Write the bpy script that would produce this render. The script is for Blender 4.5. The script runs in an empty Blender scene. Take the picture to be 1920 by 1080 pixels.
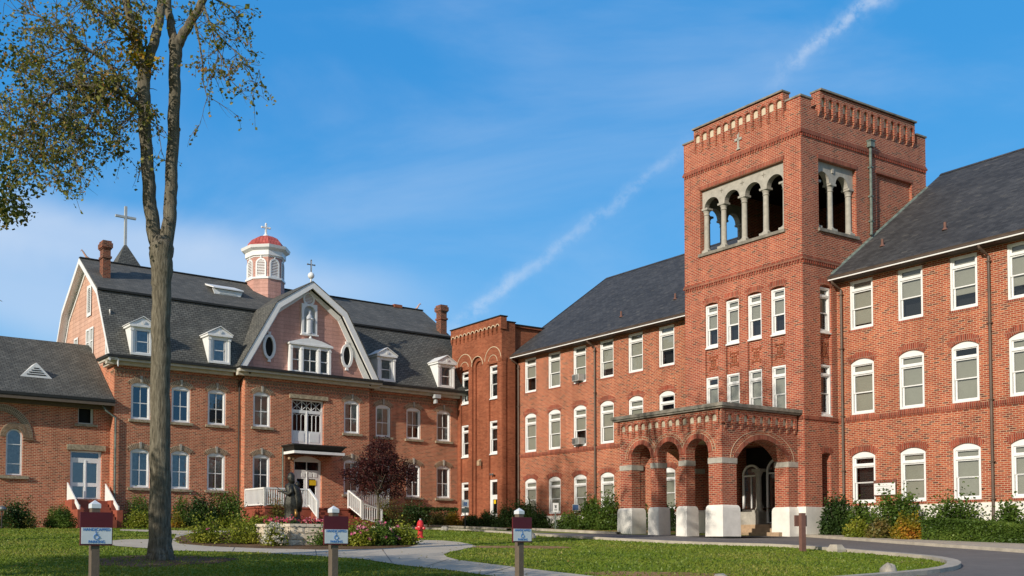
import bpy, bmesh, math, random
from math import sin, cos, pi, sqrt, radians
from mathutils import Vector, Matrix
random.seed(7)
C = bpy.data.collections.new('scene'); bpy.context.scene.collection.children.link(C)
SC = bpy.context.scene
# ---------------------------------------------------------------- camera
PITCH, ROLL, FPX, CX, CY = 0.0402872, 0.00538059, 1924.1, 662.95, 941.7
Fv = Vector((0, cos(PITCH), sin(PITCH))); R0 = Vector((1, 0, 0)); U0 = Vector((0, -sin(PITCH), cos(PITCH)))
Rv = cos(ROLL)*R0 + sin(ROLL)*U0; Uv = -sin(ROLL)*R0 + cos(ROLL)*U0
cd = bpy.data.cameras.new('camera'); cam = bpy.data.objects.new('camera', cd); C.objects.link(cam)
cam.matrix_world = Matrix(((Rv.x, Uv.x, -Fv.x, 0), (Rv.y, Uv.y, -Fv.y, 0), (Rv.z, Uv.z, -Fv.z, 0), (0, 0, 0, 1)))
cd.sensor_width = 36; cd.lens = FPX/1920*36
cd.shift_x = (960-CX)/1920; cd.shift_y = (CY-540)/1920
cd.clip_start = .1; cd.clip_end = 3000
SC.camera = cam
# ---------------------------------------------------------------- sun and sky
SUN_AZ, SUN_EL = radians(46.5), radians(22)      # direction in which the light travels, height of the sun
Ld = Vector((cos(SUN_AZ)*cos(SUN_EL), sin(SUN_AZ)*cos(SUN_EL), -sin(SUN_EL)))
sl = bpy.data.lights.new('sun', 'SUN'); sl.energy = 4.5; sl.angle = radians(.5); sl.color = (1.0, .90, .77)
so = bpy.data.objects.new('sun', sl); C.objects.link(so); so.rotation_euler = Ld.to_track_quat('-Z', 'Y').to_euler()
W = bpy.data.worlds.new("World"); SC.world = W; W.use_nodes = True
SC.view_settings.view_transform = 'Standard'; SC.view_settings.look = 'None'
SC.view_settings.exposure = 0.0; SC.view_settings.gamma = 1
def ray(x, y): return Fv + Rv*((x-CX)/FPX) - Uv*((y-CY)/FPX)
def ramp(N, L, fac, stops):
    r = N.new('ShaderNodeValToRGB'); e = r.color_ramp.elements
    while len(e) < len(stops): e.new(.5)
    for el, (p, c) in zip(e, stops): el.position = p; el.color = (*c, 1)
    L.new(fac, r.inputs[0]); return r.outputs[0]
def noise_(N, L, vec, scale, detail=4, rough=.55):
    n = N.new('ShaderNodeTexNoise'); n.inputs['Scale'].default_value = scale; n.inputs['Detail'].default_value = detail
    n.inputs['Roughness'].default_value = rough
    if vec is not None: L.new(vec, n.inputs['Vector'])
    return n.outputs['Fac']
def mixc(N, L, fac, a, b, mode='MIX'):
    m = N.new('ShaderNodeMix'); m.data_type = 'RGBA'; m.blend_type = mode
    if isinstance(fac, (int, float)): m.inputs[0].default_value = fac
    else: L.new(fac, m.inputs[0])
    for i, v in ((6, a), (7, b)):
        if isinstance(v, tuple): m.inputs[i].default_value = (*v, 1)
        else: L.new(v, m.inputs[i])
    return m.outputs[2]
def build_world():
    nt = W.node_tree; N = nt.nodes; L = nt.links
    bg = N['Background']; bg.inputs[1].default_value = .15
    sky = N.new('ShaderNodeTexSky'); sky.sky_type = 'NISHITA'; sky.sun_disc = False
    sky.sun_elevation = SUN_EL
    S = -Ld                                                   # towards the sun
    sky.sun_rotation = math.atan2(S.x, S.y)
    sky.air_density = 1.5; sky.dust_density = .15; sky.ozone_density = 3.0; sky.altitude = 200
    tc = N.new('ShaderNodeTexCoord')
    nrm = N.new('ShaderNodeVectorMath'); nrm.operation = 'NORMALIZE'; L.new(tc.outputs['Generated'], nrm.inputs[0])
    def math_(op, a, b=None, c=None, clamp=False):
        m = N.new('ShaderNodeMath'); m.operation = op; m.use_clamp = clamp
        for i, v in enumerate((a, b, c)):
            if v is None: continue
            if isinstance(v, (int, float)): m.inputs[i].default_value = v
            else: L.new(v, m.inputs[i])
        return m.outputs[0]
    def dot(v):
        d = N.new('ShaderNodeVectorMath'); d.operation = 'DOT_PRODUCT'; L.new(nrm.outputs[0], d.inputs[0]); d.inputs[1].default_value = v
        return d.outputs['Value']
    def noise(scale, detail=6, rough=.6, vec=None, dist=0):
        n = N.new('ShaderNodeTexNoise'); n.inputs['Scale'].default_value = scale; n.inputs['Detail'].default_value = detail
        n.inputs['Roughness'].default_value = rough; n.inputs['Distortion'].default_value = dist
        L.new(vec or nrm.outputs[0], n.inputs['Vector']); return n.outputs['Fac']
    def smooth(v, a, b):
        r = N.new('ShaderNodeMapRange'); r.interpolation_type = 'SMOOTHSTEP'; L.new(v, r.inputs[0])
        r.inputs[1].default_value = a; r.inputs[2].default_value = b; return r.outputs[0]
    # vapour trail: a band along a great circle of the sky
    a = ray(1640, 0).normalized(); b = ray(865, 600).normalized()
    n = a.cross(b).normalized(); t = (b-a).normalized()
    wob = math_('MULTIPLY', math_('SUBTRACT', noise(14, 3), .5), .030)
    wob2 = math_('MULTIPLY', math_('SUBTRACT', noise(60, 4), .5), .012)
    dd = math_('ABSOLUTE', math_('ADD', math_('ADD', dot(n), wob), wob2))
    along = dot(t); pa, pb = a.dot(t), b.dot(t)
    core = math_('SUBTRACT', 1.0, smooth(dd, .000, .0090))
    halo = math_('SUBTRACT', 1.0, smooth(dd, .002, .018))
    br = smooth(noise(26, 5, .7), .34, .62)
    m1 = smooth(along, pa+.115, pa+.02)                                           # strong near the top
    mid = ray(1090, 420).normalized().dot(t)
    m2 = math_('SUBTRACT', 1.0, smooth(math_('ABSOLUTE', math_('SUBTRACT', along, mid)), .05, .17))
    low = ray(900, 580).normalized().dot(t)
    m3 = math_('SUBTRACT', 1.0, smooth(math_('ABSOLUTE', math_('SUBTRACT', along, low)), .02, .07))
    amp = math_('ADD', math_('ADD', math_('MULTIPLY', m1, .50), math_('MULTIPLY', m2, .22)), math_('MULTIPLY', m3, .22))
    trail = math_('MULTIPLY', math_('MULTIPLY', math_('ADD', math_('MULTIPLY', core, .8), math_('MULTIPLY', halo, .22)), br), amp)
    # thin streaky cirrus, and a soft bank low in the left
    mp = N.new('ShaderNodeMapping'); mp.inputs['Rotation'].default_value = (0, .5, .25); mp.inputs['Scale'].default_value = (1.2, 2.2, 4.2)
    L.new(nrm.outputs[0], mp.inputs[0])
    ci = math_('MULTIPLY', smooth(noise(1.9, 7, .55, mp.outputs[0], .5), .44, .88), .24)
    bl = ray(150, 470).normalized(); bank_n = ray(0, 415).normalized().cross(ray(600, 545).normalized()).normalized()
    bd = math_('ADD', dot(bank_n), math_('MULTIPLY', math_('SUBTRACT', noise(5, 4), .5), .05))
    bank = math_('MULTIPLY', math_('SUBTRACT', 1.0, smooth(math_('ABSOLUTE', bd), .006, .05)), smooth(dot(bl), .93, .995))
    bl2 = ray(40, 580).normalized(); bn2 = ray(0, 545).normalized().cross(ray(400, 660).normalized()).normalized()
    bd2 = math_('ADD', dot(bn2), math_('MULTIPLY', math_('SUBTRACT', noise(4, 4), .5), .05))
    bank2 = math_('MULTIPLY', math_('SUBTRACT', 1.0, smooth(math_('ABSOLUTE', bd2), .006, .06)), smooth(dot(bl2), .95, .995))
    tot = math_('ADD', math_('ADD', trail, ci), math_('ADD', math_('MULTIPLY', bank, .52), math_('MULTIPLY', bank2, .46)), clamp=True)
    hs = N.new('ShaderNodeHueSaturation'); hs.inputs['Hue'].default_value = .5; hs.inputs['Saturation'].default_value = 1.0; hs.inputs['Value'].default_value = 1.0
    sx = N.new('ShaderNodeSeparateXYZ'); L.new(nrm.outputs[0], sx.inputs[0])
    grad = ramp(N, L, sx.outputs[2], [(0, (2.3, 4.4, 6.1)), (.10, (1.3, 3.65, 6.0)), (.22, (.50, 2.7, 5.75)), (.40, (.12, 1.95, 5.0)), (1, (.25, 1.4, 4.0))])
    side = smooth(dot(Vector((1, .25, 0)).normalized()), .15, .75)
    gr2 = mixc(N, L, side, grad, (.05, 2.1, 5.1)); gr2 = mixc(N, L, .40, grad, gr2)
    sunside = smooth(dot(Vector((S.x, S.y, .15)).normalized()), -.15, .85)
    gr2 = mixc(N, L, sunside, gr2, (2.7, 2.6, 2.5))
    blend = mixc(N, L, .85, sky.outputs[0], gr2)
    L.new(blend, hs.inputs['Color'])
    mx = N.new('ShaderNodeMix'); mx.data_type = 'RGBA'; L.new(tot, mx.inputs[0]); L.new(hs.outputs[0], mx.inputs[6])
    mx.inputs[7].default_value = (5.0, 5.5, 6.3, 1)
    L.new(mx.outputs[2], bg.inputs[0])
build_world()
# ---------------------------------------------------------------- ground shape
G0, GM = -1.6, .044
def gz(y):
    return G0+GM*y if y < 50 else G0+GM*50+.032*(min(y, 85.0)-50)
def G(px, py, dz=0):                                         # where a sight line meets the sloping lawn
    r = ray(px, py); t = G0/(r.z-GM*r.y); p = r*t
    if p.y > 50 or t < 0: p = r*((G0+GM*50-.032*50)/(r.z-.032*r.y))
    return Vector((p.x, p.y, p.z+dz))
def Wp(px, py, Y): r = ray(px, py); return r*(Y/r.y)
# ---------------------------------------------------------------- materials
def newmat(name):
    m = bpy.data.materials.new(name); m.use_nodes = True; nt = m.node_tree
    return m, nt, nt.nodes, nt.links, nt.nodes['Principled BSDF']
def plain(name, col, rough=.6, var=.12, scale=3.0, metallic=0, spec=.4, bump=0):
    m, nt, N, L, P = newmat(name)
    tc = N.new('ShaderNodeTexCoord')
    f = noise_(N, L, tc.outputs['Object'], scale, 5, .65)
    a = tuple(c*(1-var*1.6) for c in col); b = tuple(min(1, c*(1+var)) for c in col)
    L.new(ramp(N, L, f, [(.3, a), (.72, b)]), P.inputs['Base Color'])
    P.inputs['Roughness'].default_value = rough; P.inputs['Metallic'].default_value = metallic
    P.inputs['Specular IOR Level'].default_value = spec
    if bump:
        bp = N.new('ShaderNodeBump'); bp.inputs['Strength'].default_value = bump; bp.inputs['Distance'].default_value = .02
        L.new(noise_(N, L, tc.outputs['Object'], scale*8, 6, .7), bp.inputs['Height']); L.new(bp.outputs[0], P.inputs['Normal'])
    return m
def bricks(name, stops, mortar, bw=.24, rh=.083, ms=.012, rough=.85, stain=(.55, 1.12), bump=.5, stainscale=.35, msmooth=.1, extra=None):
    m, nt, N, L, P = newmat(name)
    uv = N.new('ShaderNodeUVMap'); uv.uv_map = 'uv'
    b = N.new('ShaderNodeTexBrick'); L.new(uv.outputs[0], b.inputs['Vector'])
    b.inputs['Scale'].default_value = 1; b.inputs['Brick Width'].default_value = bw; b.inputs['Row Height'].default_value = rh
    b.inputs['Mortar Size'].default_value = ms; b.inputs['Mortar Smooth'].default_value = msmooth; b.inputs['Bias'].default_value = 0
    b.inputs['Color1'].default_value = (0, 0, 0, 1); b.inputs['Color2'].default_value = (1, 1, 1, 1); b.inputs['Mortar'].default_value = (.5, .5, .5, 1)
    col = ramp(N, L, b.outputs['Color'], stops)
    col = mixc(N, L, b.outputs['Fac'], col, mortar)
    tc = N.new('ShaderNodeTexCoord')
    n1 = noise_(N, L, tc.outputs['Object'], stainscale, 6, .62)
    mr = N.new('ShaderNodeMapRange'); L.new(n1, mr.inputs[0]); mr.inputs[1].default_value = .3; mr.inputs[2].default_value = .7
    mr.inputs[3].default_value = stain[0]; mr.inputs[4].default_value = stain[1]
    vm = N.new('ShaderNodeVectorMath'); vm.operation = 'SCALE'; L.new(col, vm.inputs[0]); L.new(mr.outputs[0], vm.inputs['Scale'])
    n2 = noise_(N, L, tc.outputs['Object'], 9, 4, .7)
    mr2 = N.new('ShaderNodeMapRange'); L.new(n2, mr2.inputs[0]); mr2.inputs[1].default_value = .3; mr2.inputs[2].default_value = .7
    mr2.inputs[3].default_value = .86; mr2.inputs[4].default_value = 1.12
    vm2 = N.new('ShaderNodeVectorMath'); vm2.operation = 'SCALE'; L.new(vm.outputs[0], vm2.inputs[0]); L.new(mr2.outputs[0], vm2.inputs['Scale'])
    mpp = N.new('ShaderNodeMapping'); mpp.inputs['Scale'].default_value = (1.6, 1.6, .16); L.new(tc.outputs['Object'], mpp.inputs[0])
    n3 = noise_(N, L, mpp.outputs[0], 1.4, 5, .65)
    mr3 = N.new('ShaderNodeMapRange'); L.new(n3, mr3.inputs[0]); mr3.inputs[1].default_value = .33; mr3.inputs[2].default_value = .62; mr3.inputs[3].default_value = .84; mr3.inputs[4].default_value = 1.06
    vm3 = N.new('ShaderNodeVectorMath'); vm3.operation = 'SCALE'; L.new(vm2.outputs[0], vm3.inputs[0]); L.new(mr3.outputs[0], vm3.inputs['Scale'])
    L.new(vm3.outputs[0], P.inputs['Base Color'])
    P.inputs['Roughness'].default_value = rough; P.inputs['Specular IOR Level'].default_value = .25
    bp = N.new('ShaderNodeBump'); bp.inputs['Strength'].default_value = bump; bp.inputs['Distance'].default_value = .01; bp.invert = True
    L.new(b.outputs['Fac'], bp.inputs['Height']); L.new(bp.outputs[0], P.inputs['Normal'])
    return m
M = {}
M['brickB'] = bricks('brick_red', [(0, (.12, .04, .03)), (.06, (.17, .045, .03)), (.14, (.29, .052, .026)), (.6, (.37, .070, .032)), (1, (.46, .115, .05))], (.56, .40, .26), ms=.011, stain=(.80, 1.08))
M['brickT'] = bricks('brick_red_tower', [(0, (.12, .04, .03)), (.06, (.17, .045, .03)), (.13, (.29, .048, .028)), (.6, (.36, .062, .033)), (1, (.45, .105, .052))], (.54, .37, .25), ms=.011, stain=(.78, 1.07))
M['brickC'] = bricks('brick_sooty', [(0, (.06, .03, .025)), (.5, (.20, .055, .035)), (1, (.30, .09, .05))], (.28, .18, .12), stain=(.7, 1.1))
M['brickD'] = bricks('brick_soldier', [(0, (.20, .042, .028)), (.5, (.30, .058, .035)), (1, (.38, .09, .05))], (.40, .27, .18), bw=.085, rh=.5, ms=.010)
M['voussoirB'] = bricks('brick_voussoir', [(0, (.24, .05, .03)), (.5, (.36, .07, .04)), (1, (.46, .11, .06))], (.5, .36, .25), bw=.085, rh=.5, ms=.008)
M['brickS'] = bricks('brick_orange', [(0, (.24, .062, .03)), (.5, (.31, .085, .040)), (1, (.38, .12, .06))], (.36, .18, .10), bw=.24, rh=.08, ms=.008, stain=(.66, 1.12))
M['brickA'] = bricks('brick_old', [(0, (.20, .055, .038)), (.2, (.37, .080, .042)), (.55, (.47, .106, .055)), (1, (.56, .16, .085))], (.62, .43, .27), bw=.24, rh=.088, ms=.0125, stain=(.76, 1.10))
M['brickAd'] = plain('brick_grey_rowlock', (.27, .18, .115), .9, .35, 10)
M['joint'] = plain('mortar_cream', (.60, .48, .33), .9, .15, 12)
M['slateA'] = bricks('roof_shingle', [(0, (.105, .105, .094)), (.5, (.13, .13, .115)), (1, (.16, .158, .138))], (.035, .035, .033), bw=.32, rh=.15, ms=.016, rough=.8, stain=(.82, 1.12), bump=.9, stainscale=.6)
M['slateA2'] = bricks('roof_shingle_upper', [(0, (.10, .10, .092)), (.5, (.12, .118, .107)), (1, (.145, .14, .125))], (.06, .06, .056), bw=.40, rh=.16, ms=.010, rough=.8, stain=(.88, 1.1), bump=.4, stainscale=.6)
M['slateB'] = bricks('roof_slate', [(0, (.042, .043, .045)), (.5, (.060, .061, .063)), (.95, (.074, .075, .077)), (1, (.10, .097, .09))], (.03, .031, .033), bw=.30, rh=.17, ms=.008, rough=.7, stain=(.74, 1.06), bump=.35, stainscale=.4)
M['pink'] = bricks('pink_shingle', [(0, (.55, .30, .245)), (.5, (.58, .325, .265)), (1, (.62, .35, .29))], (.42, .23, .185), bw=1.4, rh=.24, ms=.012, rough=.7, stain=(.9, 1.06), bump=.6)
M['pinkside'] = bricks('pink_siding', [(0, (.58, .35, .26)), (.5, (.62, .38, .285)), (1, (.66, .42, .32))], (.42, .24, .18), bw=1.9, rh=.26, ms=.012, rough=.7, stain=(.92, 1.05), bump=.6)
M['white'] = plain('white_paint', (.78, .79, .78), .45, .05, 2.5)
M['whitewall'] = plain('white_render', (.78, .76, .70), .6, .10, 1.6, bump=.15)
M['stone'] = plain('grey_stone', (.40, .38, .33), .8, .14, 4, bump=.4)
M['stone2'] = plain('coping_stone', (.25, .23, .19), .85, .30, 3, bump=.6)
M['rough'] = plain('rough_stone', (.38, .32, .22), .9, .35, 7, bump=1.0)
M['cream'] = plain('cream_stucco', (.60, .53, .40), .85, .1, 5)
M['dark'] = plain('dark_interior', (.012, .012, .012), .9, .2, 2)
M['soffit'] = plain('brown_soffit', (.06, .045, .033), .7, .2, 2)
M['gutter'] = plain('brown_gutter', (.085, .062, .048), .5, .2, 2)
M['pipe'] = plain('bronze_pipe', (.11, .075, .055), .5, .2, 2)
M['copper'] = plain('weathered_copper', (.15, .19, .165), .6, .35, 4)
M['fasciaA'] = plain('cream_fascia', (.52, .49, .41), .6, .12, 3)
M['darktrim'] = plain('dark_trim', (.022, .022, .018), .6, .2, 3)
M['blind'] = plain('roller_blind', (.40, .385, .33), .8, .06, 1)
M['curtain'] = plain('net_curtain', (.36, .38, .38), .8, .22, 6)
M['blue'] = plain('blue_shade', (.05, .10, .22), .4, .2, 2)
M['redbase'] = plain('red_painted_masonry', (.30, .078, .045), .75, .14, 3, bump=.3)
M['redtile'] = bricks('red_tile', [(0, (.50, .10, .09)), (1, (.60, .15, .13))], (.32, .06, .05), bw=.22, rh=.6, ms=.02)
M['bronze'] = plain('dark_bronze', (.045, .045, .036), .42, .45, 9, metallic=.55, bump=.5)
M['gold'] = plain('worn_bronze', (.30, .17, .05), .4, .2, 9, metallic=.6)
M['marble'] = plain('white_statue', (.62, .64, .66), .6, .08, 6)
M['niche'] = plain('niche_grey', (.42, .45, .46), .7, .08, 3)
M['metal'] = plain('grey_metal', (.22, .23, .23), .45, .15, 6, metallic=.6)
M['black'] = plain('black_metal', (.02, .02, .02), .5, .2, 6)
M['acgrey'] = plain('ac_casing', (.45, .45, .43), .5, .08, 6)
M['postwood'] = plain('taupe_post', (.13, .10, .075), .75, .12, 6, bump=.3)
M['brownpost'] = plain('brown_post', (.17, .085, .065), .7, .12, 6)
M['maroon'] = plain('maroon_board', (.095, .008, .012), .5, .12, 5)
M['plate'] = plain('white_plate', (.62, .66, .70), .45, .05, 5)
M['signblue'] = plain('sign_blue', (.03, .17, .50), .5, .05, 5)
M['yellow'] = plain('yellow_notice', (.75, .52, .02), .5, .05, 5)
M['hydrant'] = plain('red_enamel', (.60, .03, .035), .35, .12, 8)
M['hydtop'] = plain('silver_cap', (.40, .40, .40), .4, .1, 8)
M['steps'] = plain('tan_step_stone', (.42, .30, .19), .85, .2, 4, bump=.3)
M['concrete'] = plain('kerb_concrete', (.42, .38, .31), .9, .16, 3, bump=.5)
M['block'] = plain('split_block', (.66, .57, .44), .92, .18, 8, bump=1.0)
M['capstone'] = plain('wall_capstone', (.60, .53, .43), .9, .14, 6, bump=.6)
M['boulder'] = plain('fieldstone', (.40, .37, .31), .9, .2, 6, bump=.8)
def glassmat():
    m, nt, N, L, P = newmat('window_glass'); out = N['Material Output']
    t = N.new('ShaderNodeBsdfTransparent'); t.inputs[0].default_value = (.80, .83, .82, 1)
    g = N.new('ShaderNodeBsdfGlossy'); g.inputs['Roughness'].default_value = .03; g.inputs['Color'].default_value = (.85, .92, 1, 1)
    fr = N.new('ShaderNodeFresnel'); fr.inputs[0].default_value = 1.6
    ad = N.new('ShaderNodeMath'); ad.operation = 'ADD'; L.new(fr.outputs[0], ad.inputs[0]); ad.inputs[1].default_value = .06
    tc = N.new('ShaderNodeTexCoord'); bp = N.new('ShaderNodeBump'); bp.inputs['Strength'].default_value = .06; bp.inputs['Distance'].default_value = .05
    L.new(noise_(N, L, tc.outputs['Object'], 2.2, 2), bp.inputs['Height']); L.new(bp.outputs[0], g.inputs['Normal'])
    mx = N.new('ShaderNodeMixShader'); L.new(ad.outputs[0], mx.inputs[0]); L.new(t.outputs[0], mx.inputs[1]); L.new(g.outputs[0], mx.inputs[2])
    L.new(mx.outputs[0], out.inputs['Surface']); return m
M['glass'] = glassmat()
def leafmat(name, stops, trans=.35):
    m, nt, N, L, P = newmat(name); out = N['Material Output']
    uv = N.new('ShaderNodeUVMap'); uv.uv_map = 'uv'; sp = N.new('ShaderNodeSeparateXYZ'); L.new(uv.outputs[0], sp.inputs[0])
    c = ramp(N, L, sp.outputs[0], stops)
    d = N.new('ShaderNodeBsdfDiffuse'); L.new(c, d.inputs[0])
    t = N.new('ShaderNodeBsdfTranslucent'); L.new(c, t.inputs[0])
    g = N.new('ShaderNodeBsdfGlossy'); g.inputs['Roughness'].default_value = .45; g.inputs[0].default_value = (.7, .8, .7, 1)
    mx = N.new('ShaderNodeMixShader'); mx.inputs[0].default_value = trans; L.new(d.outputs[0], mx.inputs[1]); L.new(t.outputs[0], mx.inputs[2])
    m2 = N.new('ShaderNodeMixShader'); m2.inputs[0].default_value = .02; L.new(mx.outputs[0], m2.inputs[1]); L.new(g.outputs[0], m2.inputs[2])
    L.new(m2.outputs[0], out.inputs['Surface']); return m
M['leaf_autumn'] = leafmat('leaf_autumn', [(0, (.07, .095, .018)), (.35, (.16, .18, .035)), (.65, (.28, .27, .06)), (.88, (.38, .29, .09)), (1, (.40, .18, .06))], .42)
M['leaf_dark'] = leafmat('leaf_dark', [(0, (0.024, 0.042, 0.010)), (.5, (0.054, 0.078, 0.014)), (.85, (0.108, 0.114, 0.020)), (1, (0.192, 0.132, 0.030))])
M['leaf_vine'] = leafmat('leaf_vine', [(0, (0.091, 0.108, 0.012)), (.5, (0.195, 0.180, 0.018)), (.85, (0.364, 0.240, 0.020)), (1, (0.520, 0.192, 0.020))])
M['leaf_purple'] = leafmat('leaf_purple', [(0, (.030, .010, .013)), (.5, (.062, .018, .020)), (.85, (.10, .032, .030)), (1, (.16, .06, .04))], .25)
M['leaf_green'] = leafmat('leaf_green', [(0, (0.038, 0.078, 0.013)), (.5, (0.085, 0.147, 0.023)), (1, (0.190, 0.264, 0.046))])
M['leaf_deep'] = leafmat('leaf_deep', [(0, (0.020, 0.044, 0.012)), (.6, (0.043, 0.082, 0.019)), (1, (0.085, 0.136, 0.026))])
M['leaf_lime'] = leafmat('leaf_lime', [(0, (0.098, 0.138, 0.016)), (.5, (0.210, 0.241, 0.024)), (1, (0.420, 0.391, 0.064))])
M['leaf_gold'] = leafmat('leaf_gold', [(0, (0.096, 0.115, 0.015)), (.4, (0.288, 0.230, 0.020)), (.75, (0.504, 0.230, 0.030)), (1, (0.552, 0.127, 0.030))])
M['leaf_olive'] = leafmat('leaf_olive', [(0, (0.075, 0.083, 0.019)), (.5, (0.150, 0.150, 0.036)), (.8, (0.240, 0.150, 0.048)), (1, (0.330, 0.300, 0.108))])
M['petal_pink'] = leafmat('petal_pink', [(0, (.60, .08, .22)), (.5, (.75, .20, .33)), (1, (.85, .45, .50))])
M['petal_red'] = leafmat('petal_red', [(0, (.55, .03, .08)), (.6, (.65, .10, .16)), (1, (.75, .30, .32))])
M['petal_white'] = leafmat('petal_white', [(0, (.55, .52, .42)), (1, (.80, .78, .68))])
def barkmat():
    m, nt, N, L, P = newmat('bark')
    tc = N.new('ShaderNodeTexCoord'); mp = N.new('ShaderNodeMapping'); mp.inputs['Scale'].default_value = (9, 9, 1.3); L.new(tc.outputs['Object'], mp.inputs[0])
    n = noise_(N, L, mp.outputs[0], 2.4, 8, .72); n2 = noise_(N, L, tc.outputs['Object'], 1.3, 4)
    c = ramp(N, L, n, [(.32, (.06, .053, .042)), (.5, (.165, .148, .118)), (.68, (.29, .265, .215))])
    c2 = mixc(N, L, n2, (.75, .75, .70), (1.1, 1.08, 1.0)); c = mixc(N, L, 1.0, c, c2, 'MULTIPLY')
    L.new(c, P.inputs['Base Color']); P.inputs['Roughness'].default_value = .95; P.inputs['Specular IOR Level'].default_value = .1
    bp = N.new('ShaderNodeBump'); bp.inputs['Strength'].default_value = 1.0; bp.inputs['Distance'].default_value = .05
    L.new(n, bp.inputs['Height']); L.new(bp.outputs[0], P.inputs['Normal']); return m
M['bark'] = barkmat()
def groundmat(name, stops, scales=(.25, 2.2, 30), rough=.95, bump=.6, patch=None):
    m, nt, N, L, P = newmat(name)
    tc = N.new('ShaderNodeTexCoord'); v = tc.outputs['Object']
    a = noise_(N, L, v, scales[0], 5, .6); b = noise_(N, L, v, scales[1], 5, .6); c = noise_(N, L, v, scales[2], 4, .7)
    s = N.new('ShaderNodeMath'); s.operation = 'MULTIPLY_ADD'; L.new(b, s.inputs[0]); s.inputs[1].default_value = .35
    s1 = N.new('ShaderNodeMath'); s1.operation = 'MULTIPLY_ADD'; L.new(a, s1.inputs[0]); s1.inputs[1].default_value = .4
    s2 = N.new('ShaderNodeMath'); s2.operation = 'MULTIPLY'; L.new(c, s2.inputs[0]); s2.inputs[1].default_value = .25
    L.new(s2.outputs[0], s1.inputs[2]); L.new(s1.outputs[0], s.inputs[2])
    col = ramp(N, L, s.outputs[0], stops)
    if patch:
        p = noise_(N, L, v, patch[0], 4, .6); r = N.new('ShaderNodeMapRange'); L.new(p, r.inputs[0]); r.inputs[1].default_value = patch[1]; r.inputs[2].default_value = patch[1]+.08
        col = mixc(N, L, r.outputs[0], col, patch[2])
    L.new(col, P.inputs['Base Color']); P.inputs['Roughness'].default_value = rough; P.inputs['Specular IOR Level'].default_value = .15
    bp = N.new('ShaderNodeBump'); bp.inputs['Strength'].default_value = bump; bp.inputs['Distance'].default_value = .03
    L.new(c, bp.inputs['Height']); L.new(bp.outputs[0], P.inputs['Normal']); return m
M['lawn'] = groundmat('lawn', [(.34, (.07, .115, .014)), (.48, (.145, .19, .022)), (.6, (.20, .22, .038)), (.7, (.36, .27, .10))], patch=(.45, .62, (.32, .24, .10)))
M['grass'] = leafmat('grass_blade', [(0, (.07, .125, .014)), (.5, (.15, .215, .022)), (.85, (.23, .25, .04)), (1, (.36, .29, .11))], .3)
M['mulch'] = groundmat('mulch', [(.35, (.06, .036, .018)), (.5, (.15, .088, .045)), (.65, (.26, .165, .09))], (1, 6, 40), bump=1)
M['straw'] = groundmat('pine_straw', [(.35, (.20, .115, .05)), (.5, (.32, .19, .085)), (.65, (.42, .27, .13))], (1, 6, 40), bump=1)
M['path'] = groundmat('path_concrete', [(.35, (.40, .345, .265)), (.5, (.48, .42, .33)), (.65, (.54, .475, .38))], (.5, 3, 40), bump=.2)
M['asphalt'] = groundmat('asphalt', [(.35, (.13, .122, .115)), (.5, (.16, .15, .14)), (.65, (.20, .185, .17))], (.3, 2, 60), rough=.85, bump=.3)
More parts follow.
